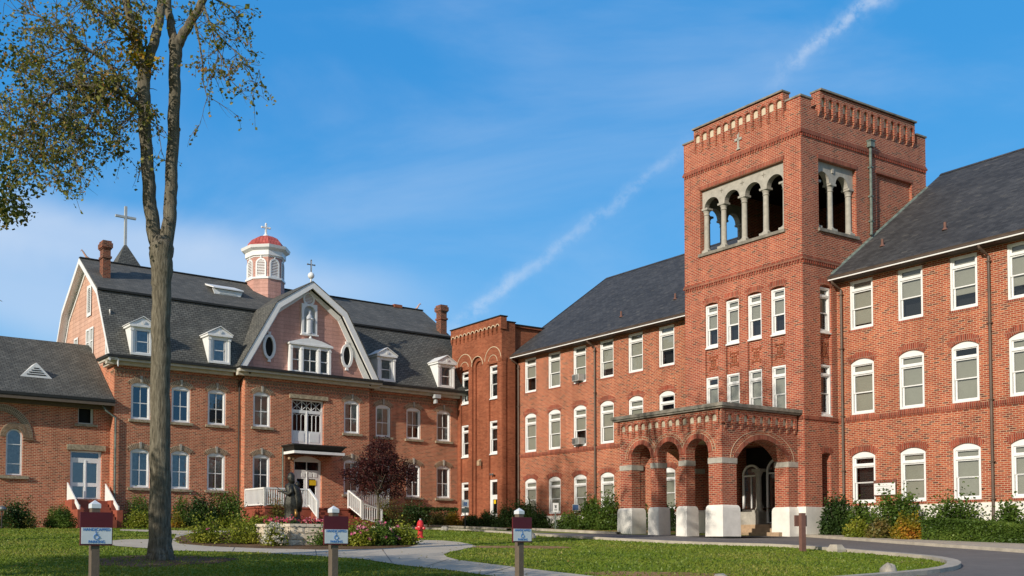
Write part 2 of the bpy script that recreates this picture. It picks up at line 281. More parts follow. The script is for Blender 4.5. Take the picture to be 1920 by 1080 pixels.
# ---------------------------------------------------------------- mesh helpers
class MB:
    def __init__(s): s.v = []; s.f = []; s.mi = []; s.cuv = None
    def face(s, pts, m=0):
        b = len(s.v); s.v += [tuple(p) for p in pts]; s.f.append(list(range(b, b+len(pts)))); s.mi.append(m)
    def box(s, x0, x1, y0, y1, z0, z1, m=0):
        if x0 > x1: x0, x1 = x1, x0
        if y0 > y1: y0, y1 = y1, y0
        if z0 > z1: z0, z1 = z1, z0
        p = [(x0, y0, z0), (x1, y0, z0), (x1, y1, z0), (x0, y1, z0), (x0, y0, z1), (x1, y0, z1), (x1, y1, z1), (x0, y1, z1)]
        for q in ((0, 3, 2, 1), (4, 5, 6, 7), (0, 1, 5, 4), (1, 2, 6, 5), (2, 3, 7, 6), (3, 0, 4, 7)): s.face([p[i] for i in q], m)
    def hexa(s, a, b, m=0):                                  # two quads (4 points each) joined
        s.face(a[::-1], m); s.face(b, m)
        for i in range(4): j = (i+1) % 4; s.face([a[i], a[j], b[j], b[i]], m)
    def prism(s, poly, fn0, fn1, m=0):                        # poly: 2-D points; fn0/fn1 map them to the two end planes
        a = [fn0(*p) for p in poly]; b = [fn1(*p) for p in poly]
        s.face(a[::-1], m); s.face(b, m); n = len(poly)
        for i in range(n): j = (i+1) % n; s.face([a[i], a[j], b[j], b[i]], m)
    def lathe(s, prof, c=(0, 0, 0), n=16, m=0, ax=None, sx=1, sy=1):   # prof: (r, z)
        b = len(s.v); c = Vector(c); k = len(prof)
        for r, z in prof:
            for i in range(n):
                a = 2*pi*i/n; p = Vector((r*cos(a)*sx, r*sin(a)*sy, z))
                if ax is not None: p = ax @ p
                s.v.append(tuple(c+p))
        for j in range(k-1):
            for i in range(n):
                i2 = (i+1) % n; s.f.append([b+j*n+i, b+j*n+i2, b+(j+1)*n+i2, b+(j+1)*n+i]); s.mi.append(m)
        s.f.append([b+i for i in range(n)][::-1]); s.mi.append(m)
        s.f.append([b+(k-1)*n+i for i in range(n)]); s.mi.append(m)
    def tube(s, pts, rad, n=8, m=0):
        pts = [Vector(p) for p in pts]
        if isinstance(rad, (int, float)): rad = [rad]*len(pts)
        b = len(s.v); up = Vector((0, 0, 1)); px = None
        for i, p in enumerate(pts):
            d = (pts[min(i+1, len(pts)-1)]-pts[max(i-1, 0)]).normalized()
            if px is None: px = d.cross(up if abs(d.z) < .9 else Vector((1, 0, 0))).normalized()
            else: px = (px-d*px.dot(d)).normalized()
            py = d.cross(px)
            for k in range(n):
                a = 2*pi*k/n; s.v.append(tuple(p+(px*cos(a)+py*sin(a))*rad[i]))
        for i in range(len(pts)-1):
            for k in range(n):
                k2 = (k+1) % n; s.f.append([b+i*n+k, b+i*n+k2, b+(i+1)*n+k2, b+(i+1)*n+k]); s.mi.append(m)
        s.f.append([b+k for k in range(n)][::-1]); s.mi.append(m)
        e = b+(len(pts)-1)*n; s.f.append([e+k for k in range(n)]); s.mi.append(m)
    def sphere(s, c, r, n=12, k=8, m=0, sx=1, sy=1, sz=1):
        s.lathe([(max(1e-4, r*sin(pi*j/k)), -r*cos(pi*j/k)*sz) for j in range(k+1)], c, n, m, None, sx, sy)
    def build(s, name, mats, parent=None, off=(0, 0, 0), smooth=False, uvs=None):
        if not isinstance(mats, (list, tuple)): mats = [mats]
        me = bpy.data.meshes.new(name)
        ox, oy, oz = off
        me.from_pydata([(x-ox, y-oy, z-oz) for x, y, z in s.v], [], s.f)
        for m in mats: me.materials.append(m)
        me.polygons.foreach_set('material_index', s.mi)
        me.update()
        uv = me.uv_layers.new(name='uv'); data = []
        for fi, p in enumerate(me.polygons):
            if uvs is not None: data += list(uvs[fi])*p.loop_total; continue
            n = p.normal
            if abs(n.z) > .98: t = Vector((1, 0, 0)); b = Vector((0, 1, 0))
            else:
                t = Vector((-n.y, n.x, 0)).normalized(); b = n.cross(t)
                if abs(n.y) > abs(n.x)*.9999:
                    if t.x < 0: t = -t
                elif t.y < 0: t = -t
                if b.z < 0: b = -b
            for vi in p.vertices:
                q = Vector(s.v[vi]); data += [q.dot(t)+(.07 if abs(n.x) > abs(n.y) else 0), q.dot(b)]
        uv.data.foreach_set('uv', data)
        if smooth: me.polygons.foreach_set('use_smooth', [True]*len(me.polygons))
        o = bpy.data.objects.new(name, me); C.objects.link(o)
        if parent is not None: o.parent = parent
        return o
def tag(o, label=None, cat=None, group=None, kind=None):
    if label: o['label'] = label
    if cat: o['category'] = cat
    if group: o['group'] = group
    if kind: o['kind'] = kind
    return o
def thing(name, label, cat, loc=(0, 0, 0), rz=0, group=None):
    o = bpy.data.objects.new(name, None); C.objects.link(o); o.empty_display_size = .3
    o.location = loc; o.rotation_euler = (0, 0, rz); return tag(o, label, cat, group)
def struct(name, mb, mats, kind='structure', **k): return tag(mb.build(name, mats, **k), kind=kind)
def dup(o, parent=None, loc=None, rz=None):
    c = o.copy(); C.objects.link(c); c.parent = parent
    if loc is not None: c.location = loc
    if rz is not None: c.rotation_euler = (0, 0, rz)
    for ch in o.children: dup(ch, c)
    return c
# ---------------------------------------------------------------- walls with openings
def archpts(a, b, zs, rise, n=14):
    c = (a+b)/2; h = (b-a)/2; out = []
    if rise < h*.6:
        R = (h*h+rise*rise)/(2*rise); zc = zs+rise-R
        for i in range(n+1): u = a+(b-a)*i/n; out.append((u, zc+sqrt(max(0, R*R-(u-c)**2))))
    else:
        for i in range(n+1): t = pi*(1-i/n); out.append((c+h*cos(t), zs+rise*sin(t)))
    return out
def op(a, b, z0, z1, rise=0): return (a, b, z0, z1, rise)
def FRONT(y): return lambda u, z, d: (u, y+d, z)             # faces -y
def BACK(y): return lambda u, z, d: (u, y-d, z)
def RIGHT(x): return lambda u, z, d: (x-d, u, z)             # faces +x
def LEFT(x): return lambda u, z, d: (x+d, u, z)
def wall(mb, u0, u1, z0, z1, ops, Mp, depth=.25, m=0, back=None, zpoly=None, reveal=None, bottom=True):
    reveal = m if reveal is None else reveal
    xs = {round(u0, 4), round(u1, 4)}; zs = {round(z0, 4), round(z1, 4)}
    for a, b, c, d, r in ops:
        xs |= {round(a, 4), round(b, 4)}; zs |= {round(max(c, z0), 4), round(d, 4), round(d-r, 4)}
    xs = sorted(x for x in xs if u0-1e-6 <= x <= u1+1e-6); zs = sorted(z for z in zs if z0-1e-6 <= z <= z1+1e-6)
    for i in range(len(xs)-1):
        run = None
        for j in range(len(zs)-1):
            cx = (xs[i]+xs[i+1])/2; cz = (zs[j]+zs[j+1])/2
            hit = any(a < cx < b and c < cz < d for a, b, c, d, r in ops)
            if not hit: run = [zs[j], zs[j+1]] if run is None else [run[0], zs[j+1]]
            if (hit or j == len(zs)-2) and run:
                mb.face([Mp(xs[i], run[0], 0), Mp(xs[i+1], run[0], 0), Mp(xs[i+1], run[1], 0), Mp(xs[i], run[1], 0)], m); run = None
    for a, b, c, d, r in ops:
        sp = d-r; prof = archpts(a, b, sp, r) if r > 0 else [(a, d), (b, d)]
        c = max(c, z0)
        if r > 0:
            for (ua, za), (ub, zb) in zip(prof, prof[1:]):
                mb.face([Mp(ua, za, 0), Mp(ub, zb, 0), Mp(ub, d, 0), Mp(ua, d, 0)], m)
        ring = [(a, c)]+prof+[(b, c)]
        for (ua, za), (ub, zb) in zip(ring, ring[1:]):
            if abs(ua-ub)+abs(za-zb) < 1e-5: continue
            mb.face([Mp(ua, za, 0), Mp(ub, zb, 0), Mp(ub, zb, depth), Mp(ua, za, depth)], reveal)
        if bottom: mb.face([Mp(a, c, 0), Mp(b, c, 0), Mp(b, c, depth), Mp(a, c, depth)], reveal)
        if back is not None:
            for (ua, za), (ub, zb) in zip(prof, prof[1:]):
                mb.face([Mp(ua, c, depth), Mp(ub, c, depth), Mp(ub, zb, depth), Mp(ua, za, depth)], back)
def mbox(mb, Mp, u0, u1, z0, z1, d0, d1, m=0):               # a box given in wall coordinates
    a = [Mp(u0, z0, d0), Mp(u1, z0, d0), Mp(u1, z1, d0), Mp(u0, z1, d0)]; b = [Mp(u0, z0, d1), Mp(u1, z0, d1), Mp(u1, z1, d1), Mp(u0, z1, d1)]
    mb.hexa(a, b, m)
def ringblocks(mb, Mp, c, zs, h, rise, th, n, d0, d1, m=0, gap=.10):   # voussoirs round an arch
    R = None
    if rise < h*.6:
        R = (h*h+rise*rise)/(2*rise); zc = zs+rise-R; a0 = math.asin(min(1, h/R)); A = [pi/2+a0-2*a0*i/n for i in range(n+1)]
        P = lambda t, e: (c+(R+e)*cos(t), zc+(R+e)*sin(t))
    else:
        A = [pi-pi*i/n for i in range(n+1)]; P = lambda t, e: (c+(h+e)*cos(t), zs+(rise+e)*sin(t))
    for t0, t1 in zip(A, A[1:]):
        g = (t0-t1)*gap/2; t0 -= g; t1 += g
        q = [P(t0, 0.004), P(t1, 0.004), P(t1, th), P(t0, th)]
        mb.hexa([Mp(u, z, d0) for u, z in q], [Mp(u, z, d1) for u, z in q], m)
def arcband(mb, Mp, c, zs, h, rise, e0, e1, n, d0, d1, m=0):
    ringblocks(mb, Mp, c, zs, h+e0, rise+e0, e1-e0, n, d0, d1, m, gap=0)
# ---------------------------------------------------------------- windows: each is a frame with pane and blind children
WCACHE = {}
def window(parent, off, x, z, w, h, rise, y=0, face='F', kind='B', blind=1.0, top=1.0, mat='blind', tlabel=None):
    key = (round(w, 2), round(h, 2), rise, kind, blind, top, mat)
    if key not in WCACHE:
        mb = MB(); F = FRONT(.0); hw = w/2
        if kind == 'B':
            bw = .085; zt = h-rise
            tr = zt*.80
            # casing with one big light, stepped back to sashes
            wall(mb, -hw, hw, 0, zt, [op(-hw+bw, hw-bw, .09, tr-.04), op(-hw+bw, hw-bw, tr+.05, zt-.075)], FRONT(.05), .07)
            if rise:
                pr = archpts(-hw, hw, zt, rise, 10)
                for (a, za), (b, zb) in zip(pr, pr[1:]): mb.face([(a, .05, zt), (b, .05, zt), (b, .05, zb), (a, .05, za)])
            s2 = .055; mid = tr*.53
            wall(mb, -hw+bw, hw-bw, mid-.02, tr-.04, [op(-hw+bw+s2, hw-bw-s2, mid+.03, tr-.04-s2)], FRONT(.10), .05)
            # lower sash sits further in
            wall(mb, -hw+bw+.004, hw-bw-.004, .094, mid+.055, [op(-hw+bw+s2+.02, hw-bw-s2-.02, .094+.07, mid+.0)], FRONT(.135), .04)
            wall(mb, -hw+bw, hw-bw, tr+.05, zt-.075, [op(-hw+bw+s2, hw-bw-s2, tr+.05+.04, zt-.075-.04)], FRONT(.10), .05)
            mbox(mb, F, -hw-.02, hw+.02, -.07, .0, -.02, .16)
            # cut the upper sash plane away below the meeting rail: handled by the opening above
            panes = [(-hw+bw+s2, hw-bw-s2, .12, mid, .165), (-hw+bw+s2, hw-bw-s2, mid, tr-.08, .15), (-hw+bw+s2, hw-bw-s2, tr+.08, zt-.10, .15)]
        else:
            bw = .11; zt = h-rise
            wall(mb, -hw, hw, 0, zt, [op(-hw+bw, hw-bw, .08, zt-.03)], FRONT(.06), .08)
            if rise:
                pr = archpts(-hw, hw, zt, rise, 10)
                for (a, za), (b, zb) in zip(pr, pr[1:]): mb.face([(a, .06, zt), (b, .06, zt), (b, .06, zb), (a, .06, za)])
            s2 = .05; mid = (zt)*.49; X = hw-bw
            wall(mb, -X, X, .08, zt-.03, [op(-X+s2, -.014, .15, mid-.02), op(.014, X-s2, .15, mid-.02), op(-X+s2, -.014, mid+.03, zt-.03-s2), op(.014, X-s2, mid+.03, zt-.03-s2)], FRONT(.125), .035)
            panes = [(-X+s2, X-s2, .12, zt-.06, .15)]
        g = MB()
        for a, b, c, d, yy in panes: g.face([(a, yy, c), (b, yy, c), (b, yy, d), (a, yy, d)])
        bl = MB(); c0, c1 = (.12, zt-.1)
        if kind == 'B':
            t0 = tr+.0
            if blind > 0: zz = t0-.06-(t0-.15)*blind; bl.box(-hw+.11, hw-.11, .21, .215, zz, t0-.02)
            if top > 0: bl.box(-hw+.11, hw-.11, .21, .215, t0-.02+(1-top)*.2, zt-.06)
        elif blind > 0:
            n = 9; X = hw-.13; zz = zt-.04-(zt-.12)*blind
            if mat == 'curtain':
                for sgn in (-1, 1):
                    prev = None
                    for i in range(n+1):
                        u = sgn*(X-(X*.86)*i/n); yy = .22+.02*(i % 2)
                        if prev: bl.face([(prev[0], prev[1], zz), (u, yy, zz), (u, yy, zt-.03), (prev[0], prev[1], zt-.03)])
                        prev = (u, yy)
            else: bl.box(-X, X, .21, .216, zz, zt-.03)
        WCACHE[key] = (mb, g, bl, mat, {})
    mb, g, bl, mt, cache = WCACHE[key]
    rz = {'F': 0, 'R': pi/2, 'L': -pi/2}[face]
    if face == 'F': loc = (x-off[0], y-off[1], z-off[2])
    else: loc = (y-off[0], x-off[1], z-off[2])
    if 'o' in cache:
        o = dup(cache['o'], parent, loc, rz)
    else:
        o = mb.build('window', M['white'], parent); o.location = loc; o.rotation_euler = (0, 0, rz)
        g.build('pane', M['glass'], o)
        if bl.f: bl.build('curtain' if mt == 'curtain' else 'blind', M[mt], o)
        cache['o'] = o
    return o
# ---------------------------------------------------------------- text
def text_mesh(body, size, mat, parent, loc, rot, ext=.003, align='CENTER', sx=1):
    cu = bpy.data.curves.new('lettering', 'FONT'); cu.body = body; cu.size = size; cu.align_x = align; cu.align_y = 'CENTER'; cu.extrude = ext; cu.offset = size*.015
    o = bpy.data.objects.new('lettering', cu); C.objects.link(o); bpy.context.view_layer.update()
    me = bpy.data.meshes.new_from_object(o.evaluated_get(bpy.context.evaluated_depsgraph_get()))
    bpy.data.objects.remove(o); me.materials.clear(); me.materials.append(mat)
    n = bpy.data.objects.new('lettering', me); C.objects.link(n); n.parent = parent; n.location = loc; n.rotation_euler = rot; n.scale = (sx, 1, 1)
    return n
# ---------------------------------------------------------------- leaves
def leafquad(V, Fc, UVs, p, s, rnd, n=None):
    a = Vector((rnd.gauss(0, 1), rnd.gauss(0, 1), rnd.gauss(0, .8))); a.normalize()
    b = a.cross(Vector((rnd.gauss(0, 1), rnd.gauss(0, 1), rnd.gauss(0, 1)))).normalized()
    L_ = a*s; w = b*s*.42; k = len(V)
    V += [tuple(p-L_*.5), tuple(p+w), tuple(p+L_*.6), tuple(p-w)]
    Fc.append([k, k+1, k+2, k+3]); UVs.append((rnd.random(), rnd.random()))
def leaves_obj(name, pts, size, mat, parent, rnd, off=(0, 0, 0), bias=None):
    mb = MB(); uvs = []
    for p in pts:
        leafquad(mb.v, mb.f, uvs, p, size*rnd.uniform(.65, 1.3), rnd)
        if bias: uvs[-1] = (min(1, max(0, bias(p)+rnd.gauss(0, .16))), .5)
    mb.mi = [0]*len(mb.f)
    return mb.build(name, mat, parent, off, uvs=uvs)
def fuzz(rnd, r): return Vector((rnd.gauss(0, r), rnd.gauss(0, r), rnd.gauss(0, r)))
# ================================================================ the red brick school with its tower
YB = 0.521254; YA = 0.561055
Bs = Vector((sin(YB), -cos(YB), 0)); Bw = Vector((cos(YB), sin(YB), 0))
As = Vector((cos(YA), sin(YA), 0)); Aw = Vector((-sin(YA), cos(YA), 0)); P0 = Vector((7.16, 70.65, 0))
def BW(s, w, z): return Bs*s+Bw*w+Vector((0, 0, z))
def AW(u, d, z): return P0+As*u+Aw*d+Vector((0, 0, z))
def school():
    OFF = (-29.66, 40.3, .4)
    root = thing('school_building', 'long red brick school with dark slate roof, square belfry tower and arched entrance porch', 'school', BW(*OFF), YB-pi/2)
    b = lambda mb, n, m, p=root, **k: mb.build(n, m, p, OFF, **k)
    WF, WT = 42.72, 40.3
    # --- wing walls with openings
    L0 = [-52.10+2.308*i for i in range(6)]; R0_ = [-29.02+2.28*i for i in range(7)]
    rows = [(1.93, 4.26, .2), (5.95, 8.47, .2), (9.82, 12.06, 0)]
    blindsL = {2: [(.5, 1), (1, 1), (.75, 1), (.72, 1), (1, 1), (.52, 1)], 1: [(1, 1), (1, 1), (.45, 1), (.93, 1), (1, 1), (0, 0)], 0: [(1, 1), (1, 1), (.8, 1), (1, 1), (1, 1), (1, 1)]}
    blindsR = {2: [(.9, 1), (.5, 1), (.66, 1), (.72, 1), (1, 1), (.5, 1), (1, 1)], 1: [(1, 1), (1, 1), (1, 0), (1, 1), (.6, 1), (1, 1), (1, 1)], 0: [(0, 0), (1, 1), (1, 1), (1, 1), (.9, 1), (1, 1), (1, 1)]}
    for (u0, u1, X, bl) in ((-52.74, -36.47, L0, blindsL), (-29.66, -12.0, R0_, blindsR)):
        mb = MB(); ops = [op(x, x+1.13, z0, z1, r) for x in X for z0, z1, r in rows]
        wall(mb, u0, u1, 1.8, 12.35, ops, FRONT(WF), .5, 0, back=1)
        if u1 > -20: mb.face([(u1, WF, -1), (u1, 60.3, -1), (u1, 60.3, 12.3), (u1, 51.2, 18.8), (u1, WF, 12.3)])
        else: mb.face([(u0, WF, -1), (u0, 60.3, -1), (u0, 60.3, 12.3), (u0, 51.2, 18.8), (u0, WF, 12.3)])
        mb.face([(u0, 60.3, -1), (u1, 60.3, -1), (u1, 60.3, 12.3), (u0, 60.3, 12.3)])
        b(mb, 'wall', [M['brickB'], M['dark']])
        mb = MB(); mb.box(u0-.0, u1, WF-.045, WF-.002, -.8, 1.8); b(mb, 'plinth', M['whitewall'])
        mb = MB(); mb.box(u0, u1, WF-.06, WF-.003, 5.72, 5.86); mb.box(u0, u1, WF-.035, WF-.003, 5.65, 5.72)
        b(mb, 'string_course', M['brickD'])
        mb = MB()
        for x in X:
            for z0, z1, r in rows:
                mb = MB()
                if r: ringblocks(mb, FRONT(WF), x+.565, z1-r, .565, r, .30, 17, -.02, .02, 0, .12); b(mb, 'window_arch', M['voussoirB']); mb = MB()
                mb.box(x-.04, x+1.17, WF-.03, WF+.04, z0-.09, z0-.0); b(mb, 'sill', M['voussoirB'])
        for ri in range(3):
            z0, z1, r = rows[ri]
            for x, (bf, tf) in zip(X, bl[ri]): window(root, OFF, x+.565, z0, 1.128, z1-z0, r, WF, 'F', 'B', bf, tf)
    # --- slate roof: two halves either side of the tower
    for (u0, u1) in ((-53.45, -36.47), (-29.66, -11.6)):
        mb = MB(); ew, ez, rw, rz = 42.1, 12.36, 51.2, 18.83; th = .16
        if u0 < -50:
            prof = [(ew, ez), (rw, rz), (60.4, ez)]
            for (a, za), (c, zc) in zip(prof, prof[1:]):
                mb.hexa([(u0, a, za-th), (u1, a, za-th), (u1, c, zc-th), (u0, c, zc-th)], [(u0, a, za), (u1, a, za), (u1, c, zc), (u0, c, zc)])
        else:
            for (a, za), (c, zc) in (((ew, ez), (rw, rz)), ((rw, rz), (60.4, ez))):
                mb.hexa([(u0, a, za-th), (u1, a, za-th), (u1, c, zc-th), (u0, c, zc-th)], [(u0, a, za), (u1, a, za), (u1, c, zc), (u0, c, zc)])
        rf = b(mb, 'roof', M['slateB'])
        mb = MB(); x = u0
        while x < u1-.1:
            x2 = min(u1, x+.9); mb.prism([(-.17, -.09), (0, .045), (.17, -.09)], lambda p, q: (x, rw+p, rz+q), lambda p, q: (x2-.02, rw+p, rz+q)); x += .9
        b(mb, 'ridge_tile', M['slateB'], rf)
        mb = MB(); mb.box(u0, u1, 42.13, WF-.01, 12.13, 12.16); b(mb, 'soffit', M['soffit'], rf)
        mb = MB()
        mb.prism([(0, 0), (-.12, .03), (-.15, .12), (-.13, .12), (-.10, .05), (.0, .03)], lambda p, q: (u0, 42.16+p, 12.22+q), lambda p, q: (u1, 42.16+p, 12.22+q))
        mb.box(u0, u1, 42.03, 42.12, 12.22, 12.345)
        b(mb, 'gutter', M['gutter'], rf)
        mb = MB(); mb.box(u0, u1, 42.05, 42.14, 12.155, 12.205); b(mb, 'fascia', M['white'], rf)
    mb = MB(); mb.hexa([(-53.5, 42.1, 12.1), (-53.4, 42.1, 12.1), (-53.4, 51.2, 18.6), (-53.5, 51.2, 18.6)], [(-53.5, 42.1, 12.38), (-53.4, 42.1, 12.38), (-53.4, 51.2, 18.86), (-53.5, 51.2, 18.86)])
    b(mb, 'verge_board', M['darktrim'])
    for s, w in ((-28.22, 44.0), (-25.35, 44.0), (-44.4, 43.7), (-40.7, 44.2), (-21.6, 44.2)):
        z = 12.36+.711*(w-42.1); mb = MB(); mb.lathe([(.055, z-.1), (.055, z+.32), (.05, z+.33)], (s, w, 0), 10); mb.lathe([(.13, z-.02), (.06, z+.09)], (s, w, 0), 10)
        b(mb, 'roof_vent', M['brownpost'], smooth=False)
    # --- downpipes
    for s, y0 in ((-45.5, WF), (-29.38, WF), (-22.83, WF), (-52.62, WF)):
        mb = MB(); mb.tube([(s-.12, 42.1, 12.2), (s-.1, 42.15, 12.05), (s, y0-.1, 11.75), (s, y0-.1, 1.6), (s, y0-.12, 1.2), (s, y0-.12, .3)], .058, 8)
        for z in (11.5, 9, 5.9, 3.4, 1.9): mb.box(s-.085, s+.085, y0-.17, y0-.01, z, z+.05)
        b(mb, 'downpipe', M['pipe'])
    # ============ tower
    s0, s1, w0, w1 = -36.47, -29.66, 40.3, 49.9
    mb = MB()
    X4 = [-35.20, -33.95, -32.67, -31.38]; ww = .79
    arc = op(-35.45, -30.60, 14.55, 17.76)
    strips = [op(x, x+ww, 5.92, 11.97, .10) for x in X4]
    door = [op(-33.25, -30.45, 1.05, 4.55, 0)]
    fo = [arc]+strips
    wall(mb, s0, s1, 5.86, 20.0, fo, FRONT(w0), .13, 0)
    # lower part: entrance recess
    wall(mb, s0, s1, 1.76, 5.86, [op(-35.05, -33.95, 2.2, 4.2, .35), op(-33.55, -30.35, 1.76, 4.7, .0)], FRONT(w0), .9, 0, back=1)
    # strip backs with windows
    for x in X4:
        wall(mb, x, x+ww, 5.92, 11.97, [op(x+.0, x+ww-.0, 5.95, 8.30), op(x, x+ww, 9.76, 11.87)], FRONT(w0+.13), .35, 0, back=1)
    sx = 41.50; sw = .80
    for Mp, tag_ in ((RIGHT(s1), 'R'), (LEFT(s0), 'L')):
        wall(mb, w0, w1, -.4, 20.0, [op(41.5, 44.28, 14.55, 17.75), op(sx, sx+sw, 5.9, 11.97, .1), op(sx, sx+.64, 1.78, 4.25, .08), op(45.85, 48.7, 13.2, 17.9)], Mp, .13, 0)
        wall(mb, sx, sx+sw, 5.9, 11.97, [op(sx, sx+sw, 5.95, 8.30), op(sx, sx+sw, 9.78, 11.87)], (lambda u, z, d, Mp=Mp: Mp(u, z, d+.13)), .35, 0, back=1)
        wall(mb, sx, sx+.64, 1.78, 4.25, [op(sx+.02, sx+.62, 1.8, 4.2)], (lambda u, z, d, Mp=Mp: Mp(u, z, d+.13)), .6, 0, back=1)
        mb.face([Mp(45.85, 13.2, .13), Mp(48.7, 13.2, .13), Mp(48.7, 17.9, .13), Mp(45.85, 17.9, .13)])
        # inner skin of the belfry
        wall(mb, w0+.45, w1-.45, 14.35, 18.3, [op(41.5, 44.28, 14.55, 17.75)], (lambda u, z, d, Mp=Mp: Mp(u, z, .5-d)), .0, 0)
        for a, c in ((41.5, 41.5), (44.28, 44.28)): mb.face([Mp(a, 14.55, .13), Mp(a, 14.55, .5), Mp(a, 17.75, .5), Mp(a, 17.75, .13)])
        mb.face([Mp(41.5, 17.75, .13), Mp(44.28, 17.75, .13), Mp(44.28, 17.75, .5), Mp(41.5, 17.75, .5)])
        mb.face([Mp(41.5, 14.55, .13), Mp(44.28, 14.55, .13), Mp(44.28, 14.55, .5), Mp(41.5, 14.55, .5)])
    wall(mb, s0, s1, -.4, 20.0, [], BACK(w1), .5, 0); mb.face([(s0, w1-.5, 14.35), (s1, w1-.5, 14.35), (s1, w1-.5, 18.3), (s0, w1-.5, 18.3)])
    wall(mb, s0+.5, s1-.5, 14.35, 18.3, [op(-35.45, -30.6, 14.55, 17.76)], FRONT(w0+.5), .0, 0)
    for a in (-35.45, -30.6): mb.face([(a, w0+.13, 14.55), (a, w0+.5, 14.55), (a, w0+.5, 17.76), (a, w0+.13, 17.76)])
    mb.face([(-35.45, w0+.13, 17.76), (-30.6, w0+.13, 17.76), (-30.6, w0+.5, 17.76), (-35.45, w0+.5, 17.76)])
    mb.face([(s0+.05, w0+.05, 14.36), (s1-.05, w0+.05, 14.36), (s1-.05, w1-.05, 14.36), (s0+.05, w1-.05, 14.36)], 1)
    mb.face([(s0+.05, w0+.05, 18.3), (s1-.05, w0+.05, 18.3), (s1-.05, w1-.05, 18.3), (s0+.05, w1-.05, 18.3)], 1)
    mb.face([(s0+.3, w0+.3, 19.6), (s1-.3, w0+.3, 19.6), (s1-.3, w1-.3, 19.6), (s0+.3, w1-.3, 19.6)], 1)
    # parapet inner face
    for q in (((s0+.35, w0+.35), (s1-.35, w0+.35)), ((s1-.35, w0+.35), (s1-.35, w1-.35)), ((s0+.35, w1-.35), (s1-.35, w1-.35)), ((s0+.35, w0+.35), (s0+.35, w1-.35))):
        (a, c), (e, f) = q; mb.face([(a, c, 19.6), (e, f, 19.6), (e, f, 20.0), (a, c, 20.0)])
    mb.face([(s0, w0, 20.0), (s1, w0, 20.0), (s1-.35, w0+.35, 20.0), (s0+.35, w0+.35, 20.0)]); mb.face([(s1, w0, 20.0), (s1, w1, 20.0), (s1-.35, w1-.35, 20.0), (s1-.35, w0+.35, 20.0)])
    mb.face([(s0, w1, 20.0), (s1, w1, 20.0), (s1-.35, w1-.35, 20.0), (s0+.35, w1-.35, 20.0)]); mb.face([(s0, w0, 20.0), (s0, w1, 20.0), (s0+.35, w1-.35, 20.0), (s0+.35, w0+.35, 20.0)])
    tw = b(mb, 'tower', [M['brickT'], M['dark']])
    # battlements: corner piers and corbelled merlons
    mb = MB(); st = MB()
    for (a, c) in ((s0-.004, w0-.004), (s1-.75+.004, w0-.004), (s0-.004, w1-.75+.004), (s1-.75+.004, w1-.75+.004)):
        mb.box(a, a+.75, c, c+.75, 20.0, 20.42); st.box(a-.05, a+.80, c-.05, c+.80, 20.42, 20.50)
    def merlon(u0, u1, Mp, n):
        bw_ = (u1-u0)/n; ops = [op(u0+bw_*(i+.5)-.15, u0+bw_*(i+.5)+.15, 19.93, 20.62, .15) for i in range(n)]
        wall(mb, u0, u1, 19.97, 20.9, ops, (lambda u, z, d: Mp(u, z, d-.12)), .115, 0, bottom=False)
        for u in (u0, u1): mb.face([Mp(u, 19.97, -.12), Mp(u, 19.97, .34), Mp(u, 20.9, .34), Mp(u, 20.9, -.12)])
        mb.face([Mp(u0, 19.98, .34), Mp(u1, 19.98, .34), Mp(u1, 20.9, .34), Mp(u0, 20.9, .34)])
        mb.face([Mp(u0, 20.9, -.16), Mp(u1, 20.9, -.16), Mp(u1, 20.9, .34), Mp(u0, 20.9, .34)])
        mb.face([Mp(u0, 20.0, 0), Mp(u1, 20.0, 0), Mp(u1, 20.9, 0), Mp(u0, 20.9, 0)])
        for i in range(n+1):
            u = u0+bw_*i; a = max(u0, u-.065); c = min(u1, u+.065)
            mb.prism([(-.12, 19.97), (0.0, 19.97), (0.0, 19.74), (-.03, 19.74)], lambda p, q: Mp(a+.002, q, p), lambda p, q: Mp(c-.002, q, p))
        for i in range(n):
            u = u0+bw_*(i+.5); pr = archpts(u-.149, u+.149, 20.47, .149, 8)
            for (ua, za), (ub, zb) in zip(pr, pr[1:]): mb.face([Mp(ua, 20.24, -.012), Mp(ub, 20.24, -.012), Mp(ub, zb, -.012), Mp(ua, za, -.012)], 1)
            ringblocks(vb, lambda uu, z, d: Mp(uu, z, d-.122), u, 20.47, .15, .15, .06, 7, -.006, .01)
        mbox(st, Mp, u0-.04, u1+.04, 20.9, 20.98, -.22, .38)
    cr = MB(); vb = MB()
    merlon(-35.71, -30.50, FRONT(w0), 12); merlon(41.52, 48.84, RIGHT(s1), 14); merlon(41.52, 48.84, LEFT(s0), 14); merlon(-35.71, -30.5, BACK(w1), 12)
    b(mb, 'battlement', [M['brickT'], M['cream']], tw); b(st, 'coping', M['stone2'], tw); b(vb, 'corbel_arch', M['voussoirB'], tw)
    # belts
    mb = MB()
    for z in (18.62, 12.80):
        mb.box(s0-.06, s1+.06, w0-.06, w1+.06, z+.14, z+.24); mb.box(s0-.03, s1+.03, w0-.03, w1+.03, z+.24, z+.32)
        n = 46
        for i in range(n):
            u = s0+(s1-s0)*(i+.25)/n; mb.box(u, u+.075, w0-.05, w0-.003, z, z+.14)
        for i in range(64):
            u = w0+(w1-w0)*(i+.25)/64; mb.box(s1+.003, s1+.05, u, u+.075, z, z+.14)
    mb.box(s0-.05, s1+.05, w0-.05, w1-.0, 5.70, 5.84)
    for x in (-35.6, ): mb.box(-35.50, -30.55, w0-.03, w0-.002, 17.78, 17.98)
    mb.box(s1+.002, s1+.03, 41.45, 44.33, 17.77, 17.97); mb.box(s1+.002, s1+.025, 45.8, 48.75, 17.9, 18.05)
    b(mb, 'string_course', M['brickD'], tw)
    mb = MB()
